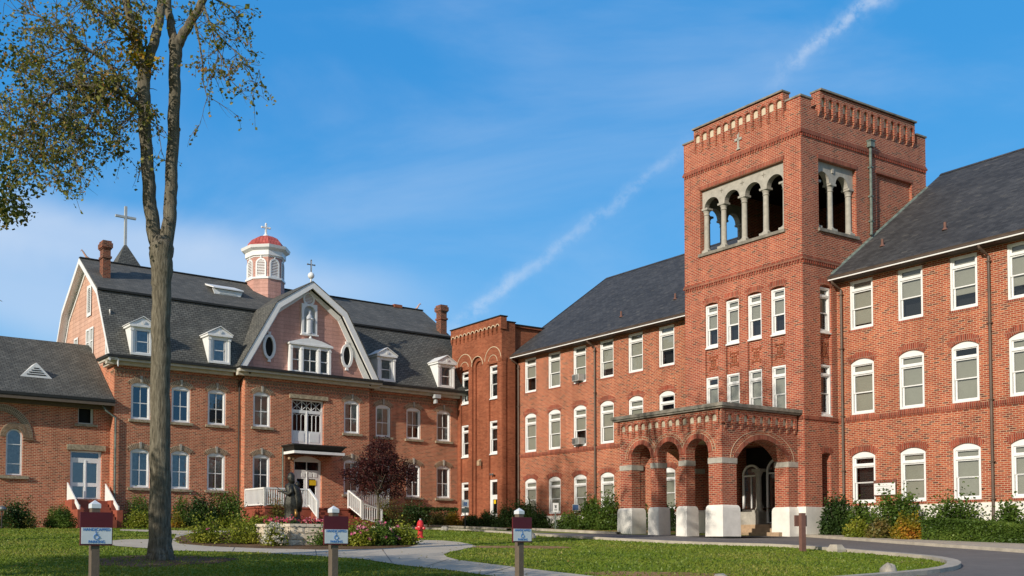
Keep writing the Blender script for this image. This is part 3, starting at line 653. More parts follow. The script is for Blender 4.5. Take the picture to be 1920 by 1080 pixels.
    for x in X4: mb = MB(); ringblocks(mb, FRONT(w0), x+ww/2, 11.87, ww/2, .1, .30, 11, -.02, .02, 0, .12); b(mb, 'window_arch', M['voussoirB'], tw)
    mb = MB()
    for c, z in ((sx+sw/2, 11.87), ): ringblocks(mb, RIGHT(s1), c, z, sw/2, .1, .30, 11, -.02, .02, 0, .12); b(mb, 'window_arch', M['voussoirB'], tw); mb = MB()
    ringblocks(mb, RIGHT(s1), sx+.32, 4.17, .32, .08, .28, 9, -.02, .02, 0, .12)
    b(mb, 'window_arch', M['voussoirB'], tw)
    # white rendered base
    mb = MB(); F = FRONT(w0)
    mb.box(s0-.10, -33.56, w0-.10, w0-.004, -.4, 1.76); mb.box(s0-.1, s0-.003, w0-.004, 42.7, -.4, 1.76); b(mb, 'plinth', M['whitewall'], tw); mb = MB(); mb.box(-30.34, s1+.10, w0-.10, w0-.004, -.4, 1.76); mb.box(s1+.003, s1+.10, w0-.004, 42.7, -.4, 1.76)
    b(mb, 'plinth', M['whitewall'], tw)
    # belfry arcade of pale stone
    def arcade(Mp, u0, u1, n, r, first, sp, z0=14.57, z1=17.75):
        mb = MB(); ops = [op(first+sp*i-r, first+sp*i+r, 16.86, 16.86+r, r) for i in range(n)]
        zb = 16.86
        wall(mb, u0, u1, zb, z1, ops, (lambda u, z, d: Mp(u, z, d+.17)), .30, 0, bottom=False)
        mb.face([Mp(u0, zb, .475), Mp(u1, zb, .475), Mp(u1, z1, .475), Mp(u0, z1, .475)]) if False else None
        wall(mb, u0, u1, zb, z1, ops, (lambda u, z, d: Mp(u, z, .472-d)), .0, 0, bottom=False)
        edges = [u0]+[v for i in range(n) for v in (first+sp*i-r, first+sp*i+r)]+[u1]
        for a, c in zip(edges[::2], edges[1::2]): mb.face([Mp(a, zb, .17), Mp(c, zb, .17), Mp(c, zb, .472), Mp(a, zb, .472)])
        b(mb, 'arcade', M['stone'], tw)
        for k in range(n+1):
            u = first+sp*(k-.5); q = Vector(Mp(max(u0+.13, min(u1-.13, u)), 0, .32)); mb = MB()
            R_ = .135
            mb.lathe([(R_, 14.85), (R_*.93, 16.50)], (q.x, q.y, 0), 14)
            mb.lathe([(R_*.95, 16.50), (R_*1.2, 16.53), (R_*.98, 16.57), (R_*1.05, 16.64), (R_*1.35, 16.74), (R_*1.4, 16.76)], (q.x, q.y, 0), 14)
            mb.box(q.x-.21, q.x+.21, q.y-.21, q.y+.21, 16.76, 16.855)
            mb.lathe([(R_*1.5, 14.72), (R_*1.55, 14.76), (R_*1.15, 14.80), (R_, 14.85)], (q.x, q.y, 0), 14); mb.box(q.x-.24, q.x+.24, q.y-.22, q.y+.22, 14.57, 14.72)
            b(mb, 'column', M['stone'], tw)
        mb = MB(); mbox(mb, Mp, u0-.08, u1+.08, 14.40, 14.54, -.10, .05); mbox(mb, Mp, u0+.003, u1-.003, 14.553, 14.568, .05, .48); mbox(mb, Mp, u0, u1, 14.44, 14.55, .0, .12)
        b(mb, 'sill', M['stone2'], tw)
        for k in range(n-1):                                  # small incised crosses between the arches
            u = first+sp*(k+.5); mb = MB(); mbox(mb, Mp, u-.012, u+.012, 17.36, 17.58, .155, .169); mbox(mb, Mp, u-.10, u+.10, 17.46, 17.49, .155, .169)
            if n == 2: mbox(mb, Mp, u-.07, u+.07, 17.36, 17.56, .12, .169)
            b(mb, 'cross_mark', M['stone' if n == 2 else 'stone2'], tw)
    arcade(FRONT(w0), -35.445, -30.605, 4, .45, -34.87, 1.225)
    arcade(RIGHT(s1), 41.505, 44.275, 2, .46, 42.06, 1.38); arcade(LEFT(s0), 41.505, 44.275, 2, .46, 42.06, 1.38)
    mb = MB(); mb.box(-33.12, -33.02, w0-.06, w0-.003, 19.07, 19.90); mb.box(-33.27, -32.87, w0-.06, w0-.003, 19.52, 19.64)
    mb.box(-33.17, -32.97, w0-.07, w0-.003, 19.07, 19.13); b(mb, 'cross', M['stone'], tw)
    # terracotta-like brick ornaments
    rnd = random.Random(3)
    for (Mp, c) in [(FRONT(w0+.13), x+ww/2) for x in X4]+[(RIGHT(s1-.13), sx+sw/2)]:
        mb = MB()
        for k in range(5): z = 8.68+k*.15; hw = .10+.10*abs(k-2)/2; mbox(mb, Mp, c-hw, c+hw, z, z+.045, -.035, -.002)
        for sg in (-1, 1):
            mbox(mb, Mp, c+sg*.22-.03, c+sg*.22+.03, 8.62, 8.80, -.035, -.002); mbox(mb, Mp, c+sg*.22-.03, c+sg*.22+.03, 9.20, 9.38, -.035, -.002); mbox(mb, Mp, c+sg*.13-.02, c+sg*.13+.02, 8.9, 9.1, -.035, -.002)
        mbox(mb, Mp, c-.03, c+.03, 8.72, 9.30, -.033, -.002)
        b(mb, 'brick_ornament', M['brickS'], tw)
    tb = [[(.5, 1), (.5, 1), (.5, 1), (.5, 1)], [(1, 0), (1, 1), (1, 1), (1, 1)]]
    for i, x in enumerate(X4):
        window(root, OFF, x+ww/2, 9.77, ww-.004, 2.10, 0, w0+.02, 'F', 'B', tb[0][i][0], 1); window(root, OFF, x+ww/2, 5.96, ww-.004, 2.33, 0, w0+.02, 'F', 'B', 1, tb[1][i][1])
    window(root, OFF, sx+sw/2, 9.79, sw-.004, 2.07, 0, s1-.02, 'R', 'B', .5, 1); window(root, OFF, sx+sw/2, 5.96, sw-.004, 2.33, 0, s1-.02, 'R', 'B', 0, 0)
    # tower downpipe
    mb = MB(); q = s1+.09; mb.tube([(q, 45.28, 19.0), (q, 45.28, 14.95), (q+.03, 45.2, 14.75)], .065, 10)
    mb.box(s1+.01, s1+.22, 45.13, 45.43, 19.0, 19.28); mb.box(s1+.0, s1+.25, 45.10, 45.46, 19.28, 19.34)
    for z in (18.0, 16.6, 15.4): mb.box(s1+.0, s1+.17, 45.18, 45.38, z, z+.07)
    b(mb, 'downpipe', M['copper'], tw)
    # flashing where roof meets tower
    mb = MB(); mb.hexa([(s1+.005, 42.3, 12.50), (s1+.12, 42.3, 12.50), (s1+.12, 49.9, 17.90), (s1+.005, 49.9, 17.90)], [(s1+.005, 42.3, 12.58), (s1+.09, 42.3, 12.54), (s1+.09, 49.9, 17.94), (s1+.005, 49.9, 17.98)])
    b(mb, 'flashing', M['copper'], tw)
    # entrance inside the porch: white arched frames, stone column on pedestal, dark doors
    def arched_frame(u0, u1, z0, zs, y, name, bars):
        mb = MB(); r = (u1-u0)/2; c = (u0+u1)/2
        wall(mb, u0, u1, z0, zs, [op(u0+.09, u1-.09, z0+.05, zs-.07)], FRONT(y), .08)
        pa = archpts(u0, u1, zs, r, 16); pb = archpts(u0+.09, u1-.09, zs, r-.09, 16)
        for i in range(16):
            a = [(pa[i][0], y-.01, pa[i][1]), (pa[i+1][0], y-.01, pa[i+1][1]), (pb[i+1][0], y-.01, pb[i+1][1]), (pb[i][0], y-.01, pb[i][1])]
            mb.hexa(a, [(p[0], y+.08, p[2]) for p in a])
        for (a0, a1, c0, c1) in bars: mb.box(a0, a1, y, y+.05, c0, c1)
        o = b(mb, name, M['white'])
        g = MB()
        for i in range(16): g.face([(pb[i][0], y+.05, z0+.05), (pb[i+1][0], y+.05, z0+.05), (pb[i+1][0], y+.05, pb[i+1][1]), (pb[i][0], y+.05, pb[i][1])])
        g.build('pane', M['glass'], o, OFF)
    arched_frame(-33.30, -32.30, 1.66, 3.35, w0+.3, 'window', [(-32.82, -32.78, 1.7, 3.3)])
    arched_frame(-31.95, -30.60, 1.05, 3.42, w0+.3, 'door', [(-31.32, -31.24, 1.1, 3.4)])
    mb = MB(); mb.box(-33.35, -32.0, w0-.15, w0+.45, .95, 1.60); mb.box(-32.35, -32.0, w0-.22, w0+.25, .95, 1.66); b(mb, 'pedestal', M['stone'])
    mb = MB(); mb.lathe([(.17, 1.66), (.17, 1.74), (.13, 1.80), (.12, 3.2), (.12, 3.22), (.18, 3.42), (.2, 3.46)], (-32.17, w0+.05, 0), 16); mb.box(-32.40, -31.95, w0-.15, w0+.3, 3.46, 3.6); b(mb, 'column', M['stone'])
    mb = MB()
    for k in range(4): mb.box(-33.4+.12*k, -30.3, w0-1.35+.36*k, w0+.9, .3, .42+.19*k+.0)
    b(mb, 'entrance_steps', M['steps'])
    # ============ porch
    p0, p1, q0, q1 = -36.02, -30.02, 35.34, 40.3
    mb = MB()
    piers = [(-36.02, -35.28), (-34.06, -33.63), (-32.38, -31.98), (-30.74, -30.02)]
    arches = [(-35.28, -34.06), (-33.63, -32.38), (-31.98, -30.74)]
    TH = .54
    ops = [op(a, c, 1.6, 4.68, (c-a)/2) for a, c in arches]
    wall(mb, p0, p1, 1.6, 5.86, ops, FRONT(q0), TH, 0, bottom=False)
    wall(mb, p0, p1, 1.6, 5.0, [op(a, c, 1.6, 4.68, (c-a)/2) for a, c in arches], FRONT(q0+TH), 0, 0, bottom=False)
    sop = [op(36.24, 39.65, 1.6, 4.66, .90)]; TW = .72
    wall(mb, q0, q1, 1.6, 5.86, sop, RIGHT(p1), TW, 0, bottom=False); wall(mb, q0, q1, 1.6, 5.86, sop, LEFT(p0), TW, 0, bottom=False)
    wall(mb, q0+TH, q1, 1.6, 5.0, sop, (lambda u, z, d: (p1-TW, u, z)), 0, 0, bottom=False); wall(mb, q0+TH, q1, 1.6, 5.0, sop, (lambda u, z, d: (p0+TW, u, z)), 0, 0, bottom=False)
    mb.face([(p0+.1, q0+.1, 4.95), (p1-.1, q0+.1, 4.95), (p1-.1, q1, 4.95), (p0+.1, q1, 4.95)], 1)
    mb.face([(p0, q0, 5.9), (p1, q0, 5.9), (p1, q1, 5.9), (p0, q1, 5.9)], 1)
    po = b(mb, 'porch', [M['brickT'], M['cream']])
    # corbel tables
    mb = MB(); cr = MB(); vb = MB()
    def table(u0, u1, n, Mp):
        bw_ = (u1-u0)/n
        ops = [op(u0+bw_*(i+.5)-.135, u0+bw_*(i+.5)+.135, 5.2, 5.66, .135) for i in range(n)]
        wall(mb, u0-.03, u1+.03, 5.25, 5.855, ops, (lambda u, z, d: Mp(u, z, d-.09)), .088, 0, bottom=False)
        for i in range(n+1):
            u = u0+bw_*i; a = max(u0-.03, u-.06); c = min(u1+.03, u+.06)
            mb.prism([(-.09, 5.25), (-.003, 5.25), (-.003, 5.0), (-.025, 5.0)], lambda p, q: Mp(a+.002, q, p), lambda p, q: Mp(c-.002, q, p))
        for i in range(n):
            u = u0+bw_*(i+.5); pr = archpts(u-.132, u+.132, 5.525, .132, 8)
            for (ua, za), (ub, zb) in zip(pr, pr[1:]): mb.face([Mp(ua, 5.36, -.01), Mp(ub, 5.36, -.01), Mp(ub, zb, -.01), Mp(ua, za, -.01)], 1)
            ringblocks(vb, (lambda uu, z, d: Mp(uu, z, d-.092)), u, 5.525, .135, .135, .07, 7, -.008, .01)
    table(-35.93, -30.15, 14, FRONT(q0)); table(35.52, 40.1, 9, RIGHT(p1)); table(35.52, 40.1, 9, LEFT(p0))
    mb.box(p0-.09, p0, q0-.09, q0+.15, 5.25, 5.855); mb.box(p1, p1+.09, q0-.09, q0+.12, 5.25, 5.855)
    b(mb, 'corbel_table', [M['brickT'], M['cream']], po); b(vb, 'corbel_arch', M['voussoirB'], po)
    mb = MB(); mb.box(p0-.30, p1+.22, q0-.22, q1-.004, 5.87, 5.95); mb.box(p0-.36, p1+.28, q0-.28, q1-.004, 5.95, 6.10); b(mb, 'cornice', M['stone2'], po)
    mb = MB(); cm = MB(); jm = MB()
    for a, c in arches:
        h = (c-a)/2
        for e in (.225, .362): arcband(jm, FRONT(q0), (a+c)/2, 4.68-h, h, h, e, e+.022, 30, -.016, .02)
        h = (c-a)/2; m_ = (a+c)/2
        ringblocks(mb, FRONT(q0), m_, 4.68-h, h, h, .22, 26, -.03, .02, 0, .06); ringblocks(cm, FRONT(q0), m_, 4.68-h, h+.235, h+.235, .12, 34, -.012, .02, 0, .25)
    for Mp in (RIGHT(p1), LEFT(p0)):
        ringblocks(mb, Mp, 37.945, 3.76, 1.705, .90, .22, 44, -.03, .02, 0, .06); ringblocks(cm, Mp, 37.945, 3.76, 1.94, 1.135, .12, 56, -.012, .02, 0, .25)
        for e in (.225, .362): arcband(jm, Mp, 37.945, 3.76, 1.705, .90, e, e+.022, 40, -.016, .02)
    b(jm, 'arch_joint', M['joint'], po)
    b(mb, 'arch_ring', M['voussoirB'], po); b(cm, 'arch_header_ring', M['brickB'], po)
    mb = MB(); bs = MB()
    def base(x0, x1, y0, y1):
        e = .10; z0, z1 = -.2, 1.74
        ring = lambda ee, z: [(x0-ee, y0-ee, z), (x1+ee, y0-ee, z), (x1+ee, y1+ee, z), (x0-ee, y1+ee, z)]
        lv = [(e+.02, z0), (e, 1.3), (e, 1.52), (e*.9, 1.62), (e*.62, 1.70), (.02, z1)]
        bs = MB()
        for (ea, za), (eb, zb) in zip(lv, lv[1:]): bs.hexa(ring(ea, za), ring(eb, zb))
        b(bs, 'pier_base', M['whitewall'], po)
    def band(x0, x1, y0, y1): mb = MB(); mb.box(x0-.025, x1+.025, y0-.025, y1+.025, 3.53, 3.77); b(mb, 'impost_band', M['stone'], po)
    for i, (a, c) in enumerate(piers):
        y1_ = q0+TH if i in (1, 2) else (36.24 if i == 3 else 36.05)
        base(a, c, q0, y1_); band(a, c, q0, y1_)
    for a, c in ((p1-TW, p1), (p0, p0+TW)): base(a, c, 39.65, 40.14); band(a, c, 39.65, 40.27)
    for a, c in piers[:1]+piers[3:]: pass
    # wall sign on the right wing
    return root, OFF
school_root, SOFF = school()
# ================================================================ the low stair tower between the two buildings
def stair():
    OFF = (-55.6, 41.39, .8)
    root = thing('stair_tower', 'narrow orange brick stair tower with corbelled parapet between the school and the old house', 'tower', BW(*OFF), YB-pi/2)
    b = lambda mb, n, m, p=root, **k: mb.build(n, m, p, OFF, **k)
    s0, s1, w0, w1 = -58.36, -52.80, 41.39, 50.5
    mb = MB()
    cols = [(-57.34, -56.44), (-54.18, -53.28)]
    ops = [op(a, c, 1.2, 11.9) for a, c in cols]+[op(-56.05, -54.85, 1.2, 12.62, .6)]
    wall(mb, s0, s1, -.5, 14.7, ops, FRONT(w0), .14, 0)
    for a, c in cols:
        lo = op(a, c, 2.0, 4.22) if a < -56 else op(a, c, 1.25, 4.26)
        wall(mb, a, c, 1.2, 11.9, [lo, op(a, c, 5.93, 8.14), op(a, c, 9.6, 11.80)], FRONT(w0+.14), .3, 0, back=1)
    wall(mb, -56.05, -54.85, 1.2, 12.62, [op(-55.85, -55.05, 1.2, 12.35, .40)], FRONT(w0+.14), .14, 0)
    mb.face([(-55.85, w0+.28, 1.2), (-55.05, w0+.28, 1.2), (-55.05, w0+.28, 12.4), (-55.85, w0+.28, 12.4)])
    wall(mb, w0, 42.5, -.5, 14.55, [], RIGHT(s1), 0, 0); mb.face([(s1, 42.5, -.5), (s1-.18, 42.5, -.5), (s1-.18, 42.5, 14.55), (s1, 42.5, 14.55)])
    wall(mb, 42.5, w1, -.5, 14.45, [], RIGHT(s1-.18), 0, 0); wall(mb, w0, w1, -.5, 14.45, [], LEFT(s0), 0, 0)
    mb.face([(s0, w1, -.5), (s1-.18, w1, -.5), (s1-.18, w1, 14.4), (s0, w1, 14.4)])
    mb.face([(s0, w0, 14.3), (s1, w0, 14.3), (s1-.18, w1, 14.3), (s0, w1, 14.3)], 1)
    b(mb, 'wall', [M['brickS'], M['dark']])
    # corbelled parapet
    mb = MB(); n = 12; u0, u1 = -58.30, -52.86; bw_ = (u1-u0)/n; F = FRONT(w0)
    ops = [op(u0+bw_*(i+.5)-.14, u0+bw_*(i+.5)+.14, 14.0, 14.36, .14) for i in range(n)]
    wall(mb, s0, s1, 14.05, 14.86, ops, FRONT(w0-.13), .128, 0, bottom=False)
    mb.face([(s1, w0-.13, 14.05), (s1, w0+.38, 14.05), (s1, w0+.38, 14.86), (s1, w0-.13, 14.86)])
    mb.box(s1+.002, s1+.08, w0-.126, w0+.35, 14.05, 14.86)
    for i in range(n+1):
        u = u0+bw_*i; a, c = max(s0, u-.055), min(s1, u+.055)
        mb.prism([(-.13, 14.05), (-.003, 14.05), (-.003, 13.84), (-.04, 13.84)], lambda p, q: F(a+.002, q, p), lambda p, q: F(c-.002, q, p))
    b(mb, 'parapet', M['brickS'])
    mb = MB()
    for i in range(n): ringblocks(mb, FRONT(w0-.13), u0+bw_*(i+.5), 14.22, .14, .14, .06, 8, -.02, .01, 0, 0)
    b(mb, 'corbel_arch', M['joint'])
    mb = MB(); mb.box(s0-.03, s1+.12, w0-.2, w0+.42, 14.865, 14.93); mb.box(s0, s1+.05, w0+.43, 42.55, 14.56, 14.62); mb.box(s0, s1-.14, 42.56, w1, 14.46, 14.54); b(mb, 'coping', M['darktrim'])
    # raised arch bands and pilaster beads
    mb = MB()
    for c, h, z in ((-56.89, .85, 12.15), (-55.45, .62, 12.02), (-53.73, .85, 12.15)): arcband(mb, F, c, z, h-.02, h-.02, .0, .05, 20, -.03, .01)
    for c in (-56.89, -53.73): arcband(mb, F, c, 12.0, .45, .45, 0, .04, 16, -.03, .01)
    b(mb, 'arch_band', M['joint'])
    mb = MB(); mb.box(s1+.002, s1+.05, w0+.06, w0+.30, -.3, 12.0); mb.box(s1-.30, s1-.06, w0-.05, w0-.002, 11.95, 12.25); mb.box(s1+.002, s1+.06, w0-.05, w0+.32, 12.0, 12.25)
    for u in (-56.38, -54.33): mb.box(u-.05, u+.16, w0-.035, w0-.002, 11.92, 12.1)
    b(mb, 'moulding', M['brickS'])
    for a, c in cols:
        for z0, z1 in ((5.96, 8.12), (9.62, 11.78)): window(root, OFF, (a+c)/2, z0, .896, z1-z0, 0, w0+.06, 'F', 'B', 0, 0)
    window(root, OFF, -56.89, 2.02, .896, 2.18, 0, w0+.06, 'F', 'B', 0, 0)
    # white door with glass and a yellow notice
    mb = MB(); wall(mb, -54.176, -53.284, 1.3, 4.24, [op(-53.98, -53.40, 3.25, 4.1), op(-53.90, -53.44, 2.0, 2.95)], FRONT(w0+.12), .06); d = b(mb, 'door', M['white'])
    g = MB(); g.face([(-54.1, w0+.17, 1.9), (-53.3, w0+.17, 1.9), (-53.3, w0+.17, 4.2), (-54.1, w0+.17, 4.2)]); b(g, 'pane', M['glass'], d)
    mb = MB(); mb.box(-53.78, -53.56, w0+.10, w0+.118, 2.66, 2.92); b(mb, 'notice', M['yellow'], d)
    mb = MB(); mb.box(-53.8, -53.7, w0+.04, w0-.10, 4.55, 4.62)
    for sg in (-.12, .12): mb.lathe([(.03, 0), (.07, .12), (.07, .14)], (-53.75+sg, w0-.10, 4.5), 10)
    b(mb, 'floodlight', M['metal'])
    mb = MB(); mb.box(-55.25, -55.0, w0-.18, w0-.003, 5.25, 5.55); mb.prism([(-.18, 5.55), (0, 5.68), (0, 5.55)], lambda p, q: (-55.27, w0-.003+p, q), lambda p, q: (-54.98, w0-.003+p, q)); b(mb, 'wall_lamp', M['steps'])
    return root
stair()
# ================================================================ the old gambrel-roofed brick house
def house():
    OFF = (-12.1, 0, 1.2)
    root = thing('gambrel_house', 'old orange brick house with grey gambrel roof, pink shingled front gable and white arched windows', 'house', AW(*OFF), YA)
    b = lambda mb, n, m, p=root, **k: mb.build(n, m, p, OFF, **k)
    UL, UR, D = -24.45, .30, 10.4; BL, BR, BD = -16.60, -7.70, -.65
    ups = (7.02, 9.17, .20); los = (3.12, 5.38, .20); W_ = 1.18
    cA = [-22.87, -20.42, -18.13]; cB = [-15.45, -9.02]; cC = [-6.18, -3.72, -1.20]
    mb = MB()
    O = lambda cs: [op(c-W_/2, c+W_/2, z0, z1, r) for c in cs for z0, z1, r in (ups, los)]
    wall(mb, UL, BL, -.3, 10.35, O(cA), FRONT(0), .4, 0, back=1)
    wall(mb, BR, UR, -.3, 10.35, O(cC), FRONT(0), .4, 0, back=1)
    wall(mb, BL, BR, -.3, 10.35, O(cB)+[op(-13.40, -11.10, 6.12, 8.94), op(-13.22, -11.22, 1.98, 5.42, .28)], FRONT(BD), .4, 0, back=1)
    wall(mb, BD, 0, -.3, 10.35, [], LEFT(BL), 0, 0); wall(mb, BD, 0, -.3, 10.35, [], RIGHT(BR), 0, 0)
    wall(mb, 0, D, -.3, 10.35, [], LEFT(UL), 0, 0); wall(mb, 0, D, -.3, 10.35, [], RIGHT(UR), 0, 0); wall(mb, UL, UR, -.3, 10.35, [], BACK(D), 0, 0)
    b(mb, 'wall', [M['brickA'], M['dark']])
    # arches of grey brick with keystones, rough stone sills
    mb = MB(); jt = MB(); ks = MB(); sl_ = MB(); fr = MB()
    for cs, y in ((cA, 0), (cB, BD), (cC, 0)):
        for c in cs:
            for z0, z1, r in (ups, los):
                F = FRONT(y)
                ringblocks(mb, F, c, z1-r, W_/2+.01, r, .14, 15, -.03, .02, 0, .42); ringblocks(mb, F, c, z1-r+.02, W_/2+.18, r+.14, .13, 17, -.03, .02, 0, .42)
                arcband(jt, F, c, z1-r, W_/2, r, .0, .30, 14, -.018, .02)
                ks = MB(); ks.prism([(-.05, -.02), (.05, -.02), (.075, .36), (-.075, .36)], lambda p, q: F(c+p, z1+q, -.07), lambda p, q: F(c+p, z1+q, .02)); b(ks, 'keystone', M['stone'])
                sl_ = MB(); sl_.box(c-.74, c+.74, y-.12, y+.05, z0-.15, z0-.005); b(sl_, 'sill', M['rough'])
    b(mb, 'window_arch', M['brickAd']); b(jt, 'arch_mortar', M['joint'])
    # dentil frieze of dark bricks under the eaves
    for u0, u1, y in ((UL, BL, 0), (BL, BR, BD), (BR, UR, 0)):
        n = int((u1-u0)/.21)
        for i in range(n):
            u = u0+.21*i; fr.box(u, u+.11, y-.045, y-.003, 9.62, 9.74); fr.box(u+.10, u+.21, y-.03, y-.003, 9.42, 9.54)
        fr.box(u0, u1, y-.05, y-.003, 9.78, 9.86)
    for i in range(3): fr.box(UL-.045, UL-.003, .1+.2*i, .2+.2*i, 9.62, 9.74)
    b(fr, 'brick_frieze', M['brickAd'])
    mats = {(-22.87, 1): (0, 'curtain'), (-20.42, 1): (0, 'curtain'), (-18.13, 1): (.55, 'curtain'), (-15.45, 1): (1, 'blind'), (-9.02, 1): (1, 'curtain'), (-6.18, 1): (1, 'blind'), (-3.72, 1): (.62, 'blind'), (-1.2, 1): (1, 'blind')}
    for cs, y in ((cA, 0), (cB, BD), (cC, 0)):
        for c in cs:
            bl, mt = mats[(c, 1)]; window(root, OFF, c, ups[0], W_-.004, ups[1]-ups[0], .20, y, 'F', 'A', bl, 1, mt)
            window(root, OFF, c, los[0], W_-.004, los[1]-los[0], .20, y, 'F', 'A', 1, 1, 'curtain')
    # cornice
    mb = MB(); dk = MB(); so_ = MB()
    def eave(u0, u1, y, e=.62):
        mb = MB(); dk = MB(); so_ = MB()
        mb.box(u0, u1, y-.30, y-.0, 10.02, 10.30); mb.box(u0-.0, u1+.0, y-e, y-e+.10, 10.20, 10.36); so_.box(u0, u1, y-e+.1, y-.31, 10.22, 10.26)
        dk.box(u0, u1, y-e-.12, y-e-.003, 10.34, 10.50); dk.box(u0, u1, y-e-.003, y+.3, 10.365, 10.50); b(mb, 'cornice', M['fasciaA']); b(dk, 'gutter', M['darktrim']); b(so_, 'soffit', M['fasciaA'])
    eave(UL-.55, BL-.60, 0); eave(BL-.6, BR+.6, BD); eave(BR+.6, UR+.25, 0)
    mb.box(UL-.55, UL-.45, -.62, 1.2, 10.20, 10.36); mb.box(UL-.28, UL, 0, 1.2, 10.02, 10.28); dk.box(UL-.66, UL-.553, -.74, 1.25, 10.34, 10.5); dk.box(UL-.553, UL, -.6, 1.25, 10.365, 10.5)
    for a in (BL-.60, BR+.50): mb.box(a, a+.1, BD-.6, -.62, 10.20, 10.36)
    b(mb, 'cornice_return', M['fasciaA']); b(dk, 'gutter_return', M['darktrim'])
    # main gambrel roof
    e0, ez = -.66, 10.52; k0, kz = 1.75, 14.72; rd, rz = 5.2, 17.28
    prof = [(e0, ez), (.25, 11.9), (1.0, 13.35), (k0, kz)]
    RU0, RU1 = -24.98, .75
    def slab(mb, u0, u1, P, t=.12, m=0):
        for (a, za), (c, zc) in zip(P, P[1:]): mb.hexa([(u0, a, za-t), (u1, a, za-t), (u1, c, zc-t), (u0, c, zc-t)], [(u0, a, za), (u1, a, za), (u1, c, zc), (u0, c, zc)], m)
    mb = MB(); slab(mb, RU0, RU1, [(e0, ez), (k0, kz)]); slab(mb, RU0, RU1, [(2*rd-k0, kz), (2*rd-e0, ez)])
    rf = b(mb, 'roof', M['slateA'])
    mb = MB(); slab(mb, RU0, RU1, [(k0-.10, kz-.0), (rd, rz)]); slab(mb, RU0, RU1, [(rd, rz), (2*rd-k0+.1, kz)]); b(mb, 'upper_roof', M['slateA2'], rf)
    mb = MB(); mb.box(RU0, RU1, k0-.20, k0-.06, kz-.12, kz-.0); mb.box(RU0, RU1, rd-.12, rd+.12, rz-.02, rz+.05); b(mb, 'roof_trim', M['darktrim'], rf)
    # side gables in pink siding with white rakes
    G_ = [(0, 10.3), (0, 11.4), (k0+.05, kz-.35), (rd, rz-.35), (2*rd-k0-.05, kz-.35), (D, 11.4), (D, 10.3)]
    for u, nm in ((UL, 'L'), (UR, 'R')):
        mb = MB(); mb.face([(u, d, z) for d, z in G_]); b(mb, 'side_gable', M['pinkside'])
        mb = MB(); uo = RU0-.03 if nm == 'L' else RU1+.03; s_ = 1 if nm == 'L' else -1
        P = [(e0, ez-.05), (k0, kz-.05), (rd, rz-.03), (2*rd-k0, kz-.05), (2*rd-e0, ez-.05)]
        for (a, za), (c, zc) in zip(P, P[1:]):
            mb.hexa([(uo, a, za-.34), (uo+.09*s_, a, za-.34), (uo+.09*s_, a, za), (uo, a, za)], [(uo, c, zc-.34), (uo+.09*s_, c, zc-.34), (uo+.09*s_, c, zc), (uo, c, zc)])
            mb.hexa([(uo+.09*s_, a, za-.20), (u-.05*s_, a, za-.20), (u-.05*s_, a, za-.15), (uo+.09*s_, a, za-.15)], [(uo+.09*s_, c, zc-.20), (u-.05*s_, c, zc-.20), (u-.05*s_, c, zc-.15), (uo+.09*s_, c, zc-.15)])
            mb.hexa([(u-.06*s_, a, za-.62), (u-.002*s_, a, za-.62), (u-.002*s_, a, za-.2), (u-.06*s_, a, za-.2)], [(u-.06*s_, c, zc-.62), (u-.002*s_, c, zc-.62), (u-.002*s_, c, zc-.2), (u-.06*s_, c, zc-.2)])
        b(mb, 'rake_board', M['white'])
    # left gable: tall louvred vent and small windows
    mb = MB(); Lp = LEFT(UL); c = 4.66
    wall(mb, c-.42, c+.42, 13.65, 15.55, [op(c-.28, c+.28, 13.85, 15.38, .28)], (lambda u, z, d: Lp(u, z, d-.07)), .067); b(mb, 'gable_vent', M['white'])
    mb = MB()
    for k in range(14): z = 13.87+k*.105; mb.hexa([Lp(c-.27, z, -.03), Lp(c+.27, z, -.03), Lp(c+.27, z+.08, .02-.03), Lp(c-.27, z+.08, -.01)], [Lp(c-.27, z-.0, -.05), Lp(c+.27, z, -.05), Lp(c+.27, z+.07, -.03), Lp(c-.27, z+.07, -.03)])
    b(mb, 'louvre', M['niche'])
    for cc, wd, hh in ((7.2, .8, 1.5), (4.85, .7, 1.65), (4.1, .7, 1.65), (1.15, .8, 2.6)):
        z0 = 11.25 if cc != 1.15 else 10.75; mb = MB()
        wall(mb, cc-wd/2, cc+wd/2, z0, z0+hh, [op(cc-wd/2+.12, cc+wd/2-.12, z0+.12, z0+hh/2-.03), op(cc-wd/2+.12, cc+wd/2-.12, z0+hh/2+.03, z0+hh-.12)], (lambda u, z, d: Lp(u, z, d-.06)), .055, back=1); b(mb, 'gable_window', [M['white'], M['curtain']])
    # front cross gable
    fy = BD-.02; cx = -12.28
    G2 = [(-16.75, 10.45), (-14.55, 14.35), (cx, 15.95), (-10.02, 14.35), (-7.80, 10.45)]
    mb = MB(); ov = [op(-15.06-.26, -15.06+.26, 11.32, 12.56), op(-9.50-.26, -9.50+.26, 11.32, 12.56)]
    mb.face([(u, fy, z) for u, z in G2]); fg = b(mb, 'front_gable', M['pink'])
    yr = -1.22
    PL = [(-17.20, 10.50), (-14.76, 14.62), (cx, 16.22), (-9.80, 14.62), (-7.36, 10.50)]
    mb = MB()
    PI = [(-16.78, 10.50), (-14.52, 14.33), (cx, 15.82), (-10.04, 14.33), (-7.78, 10.50)]
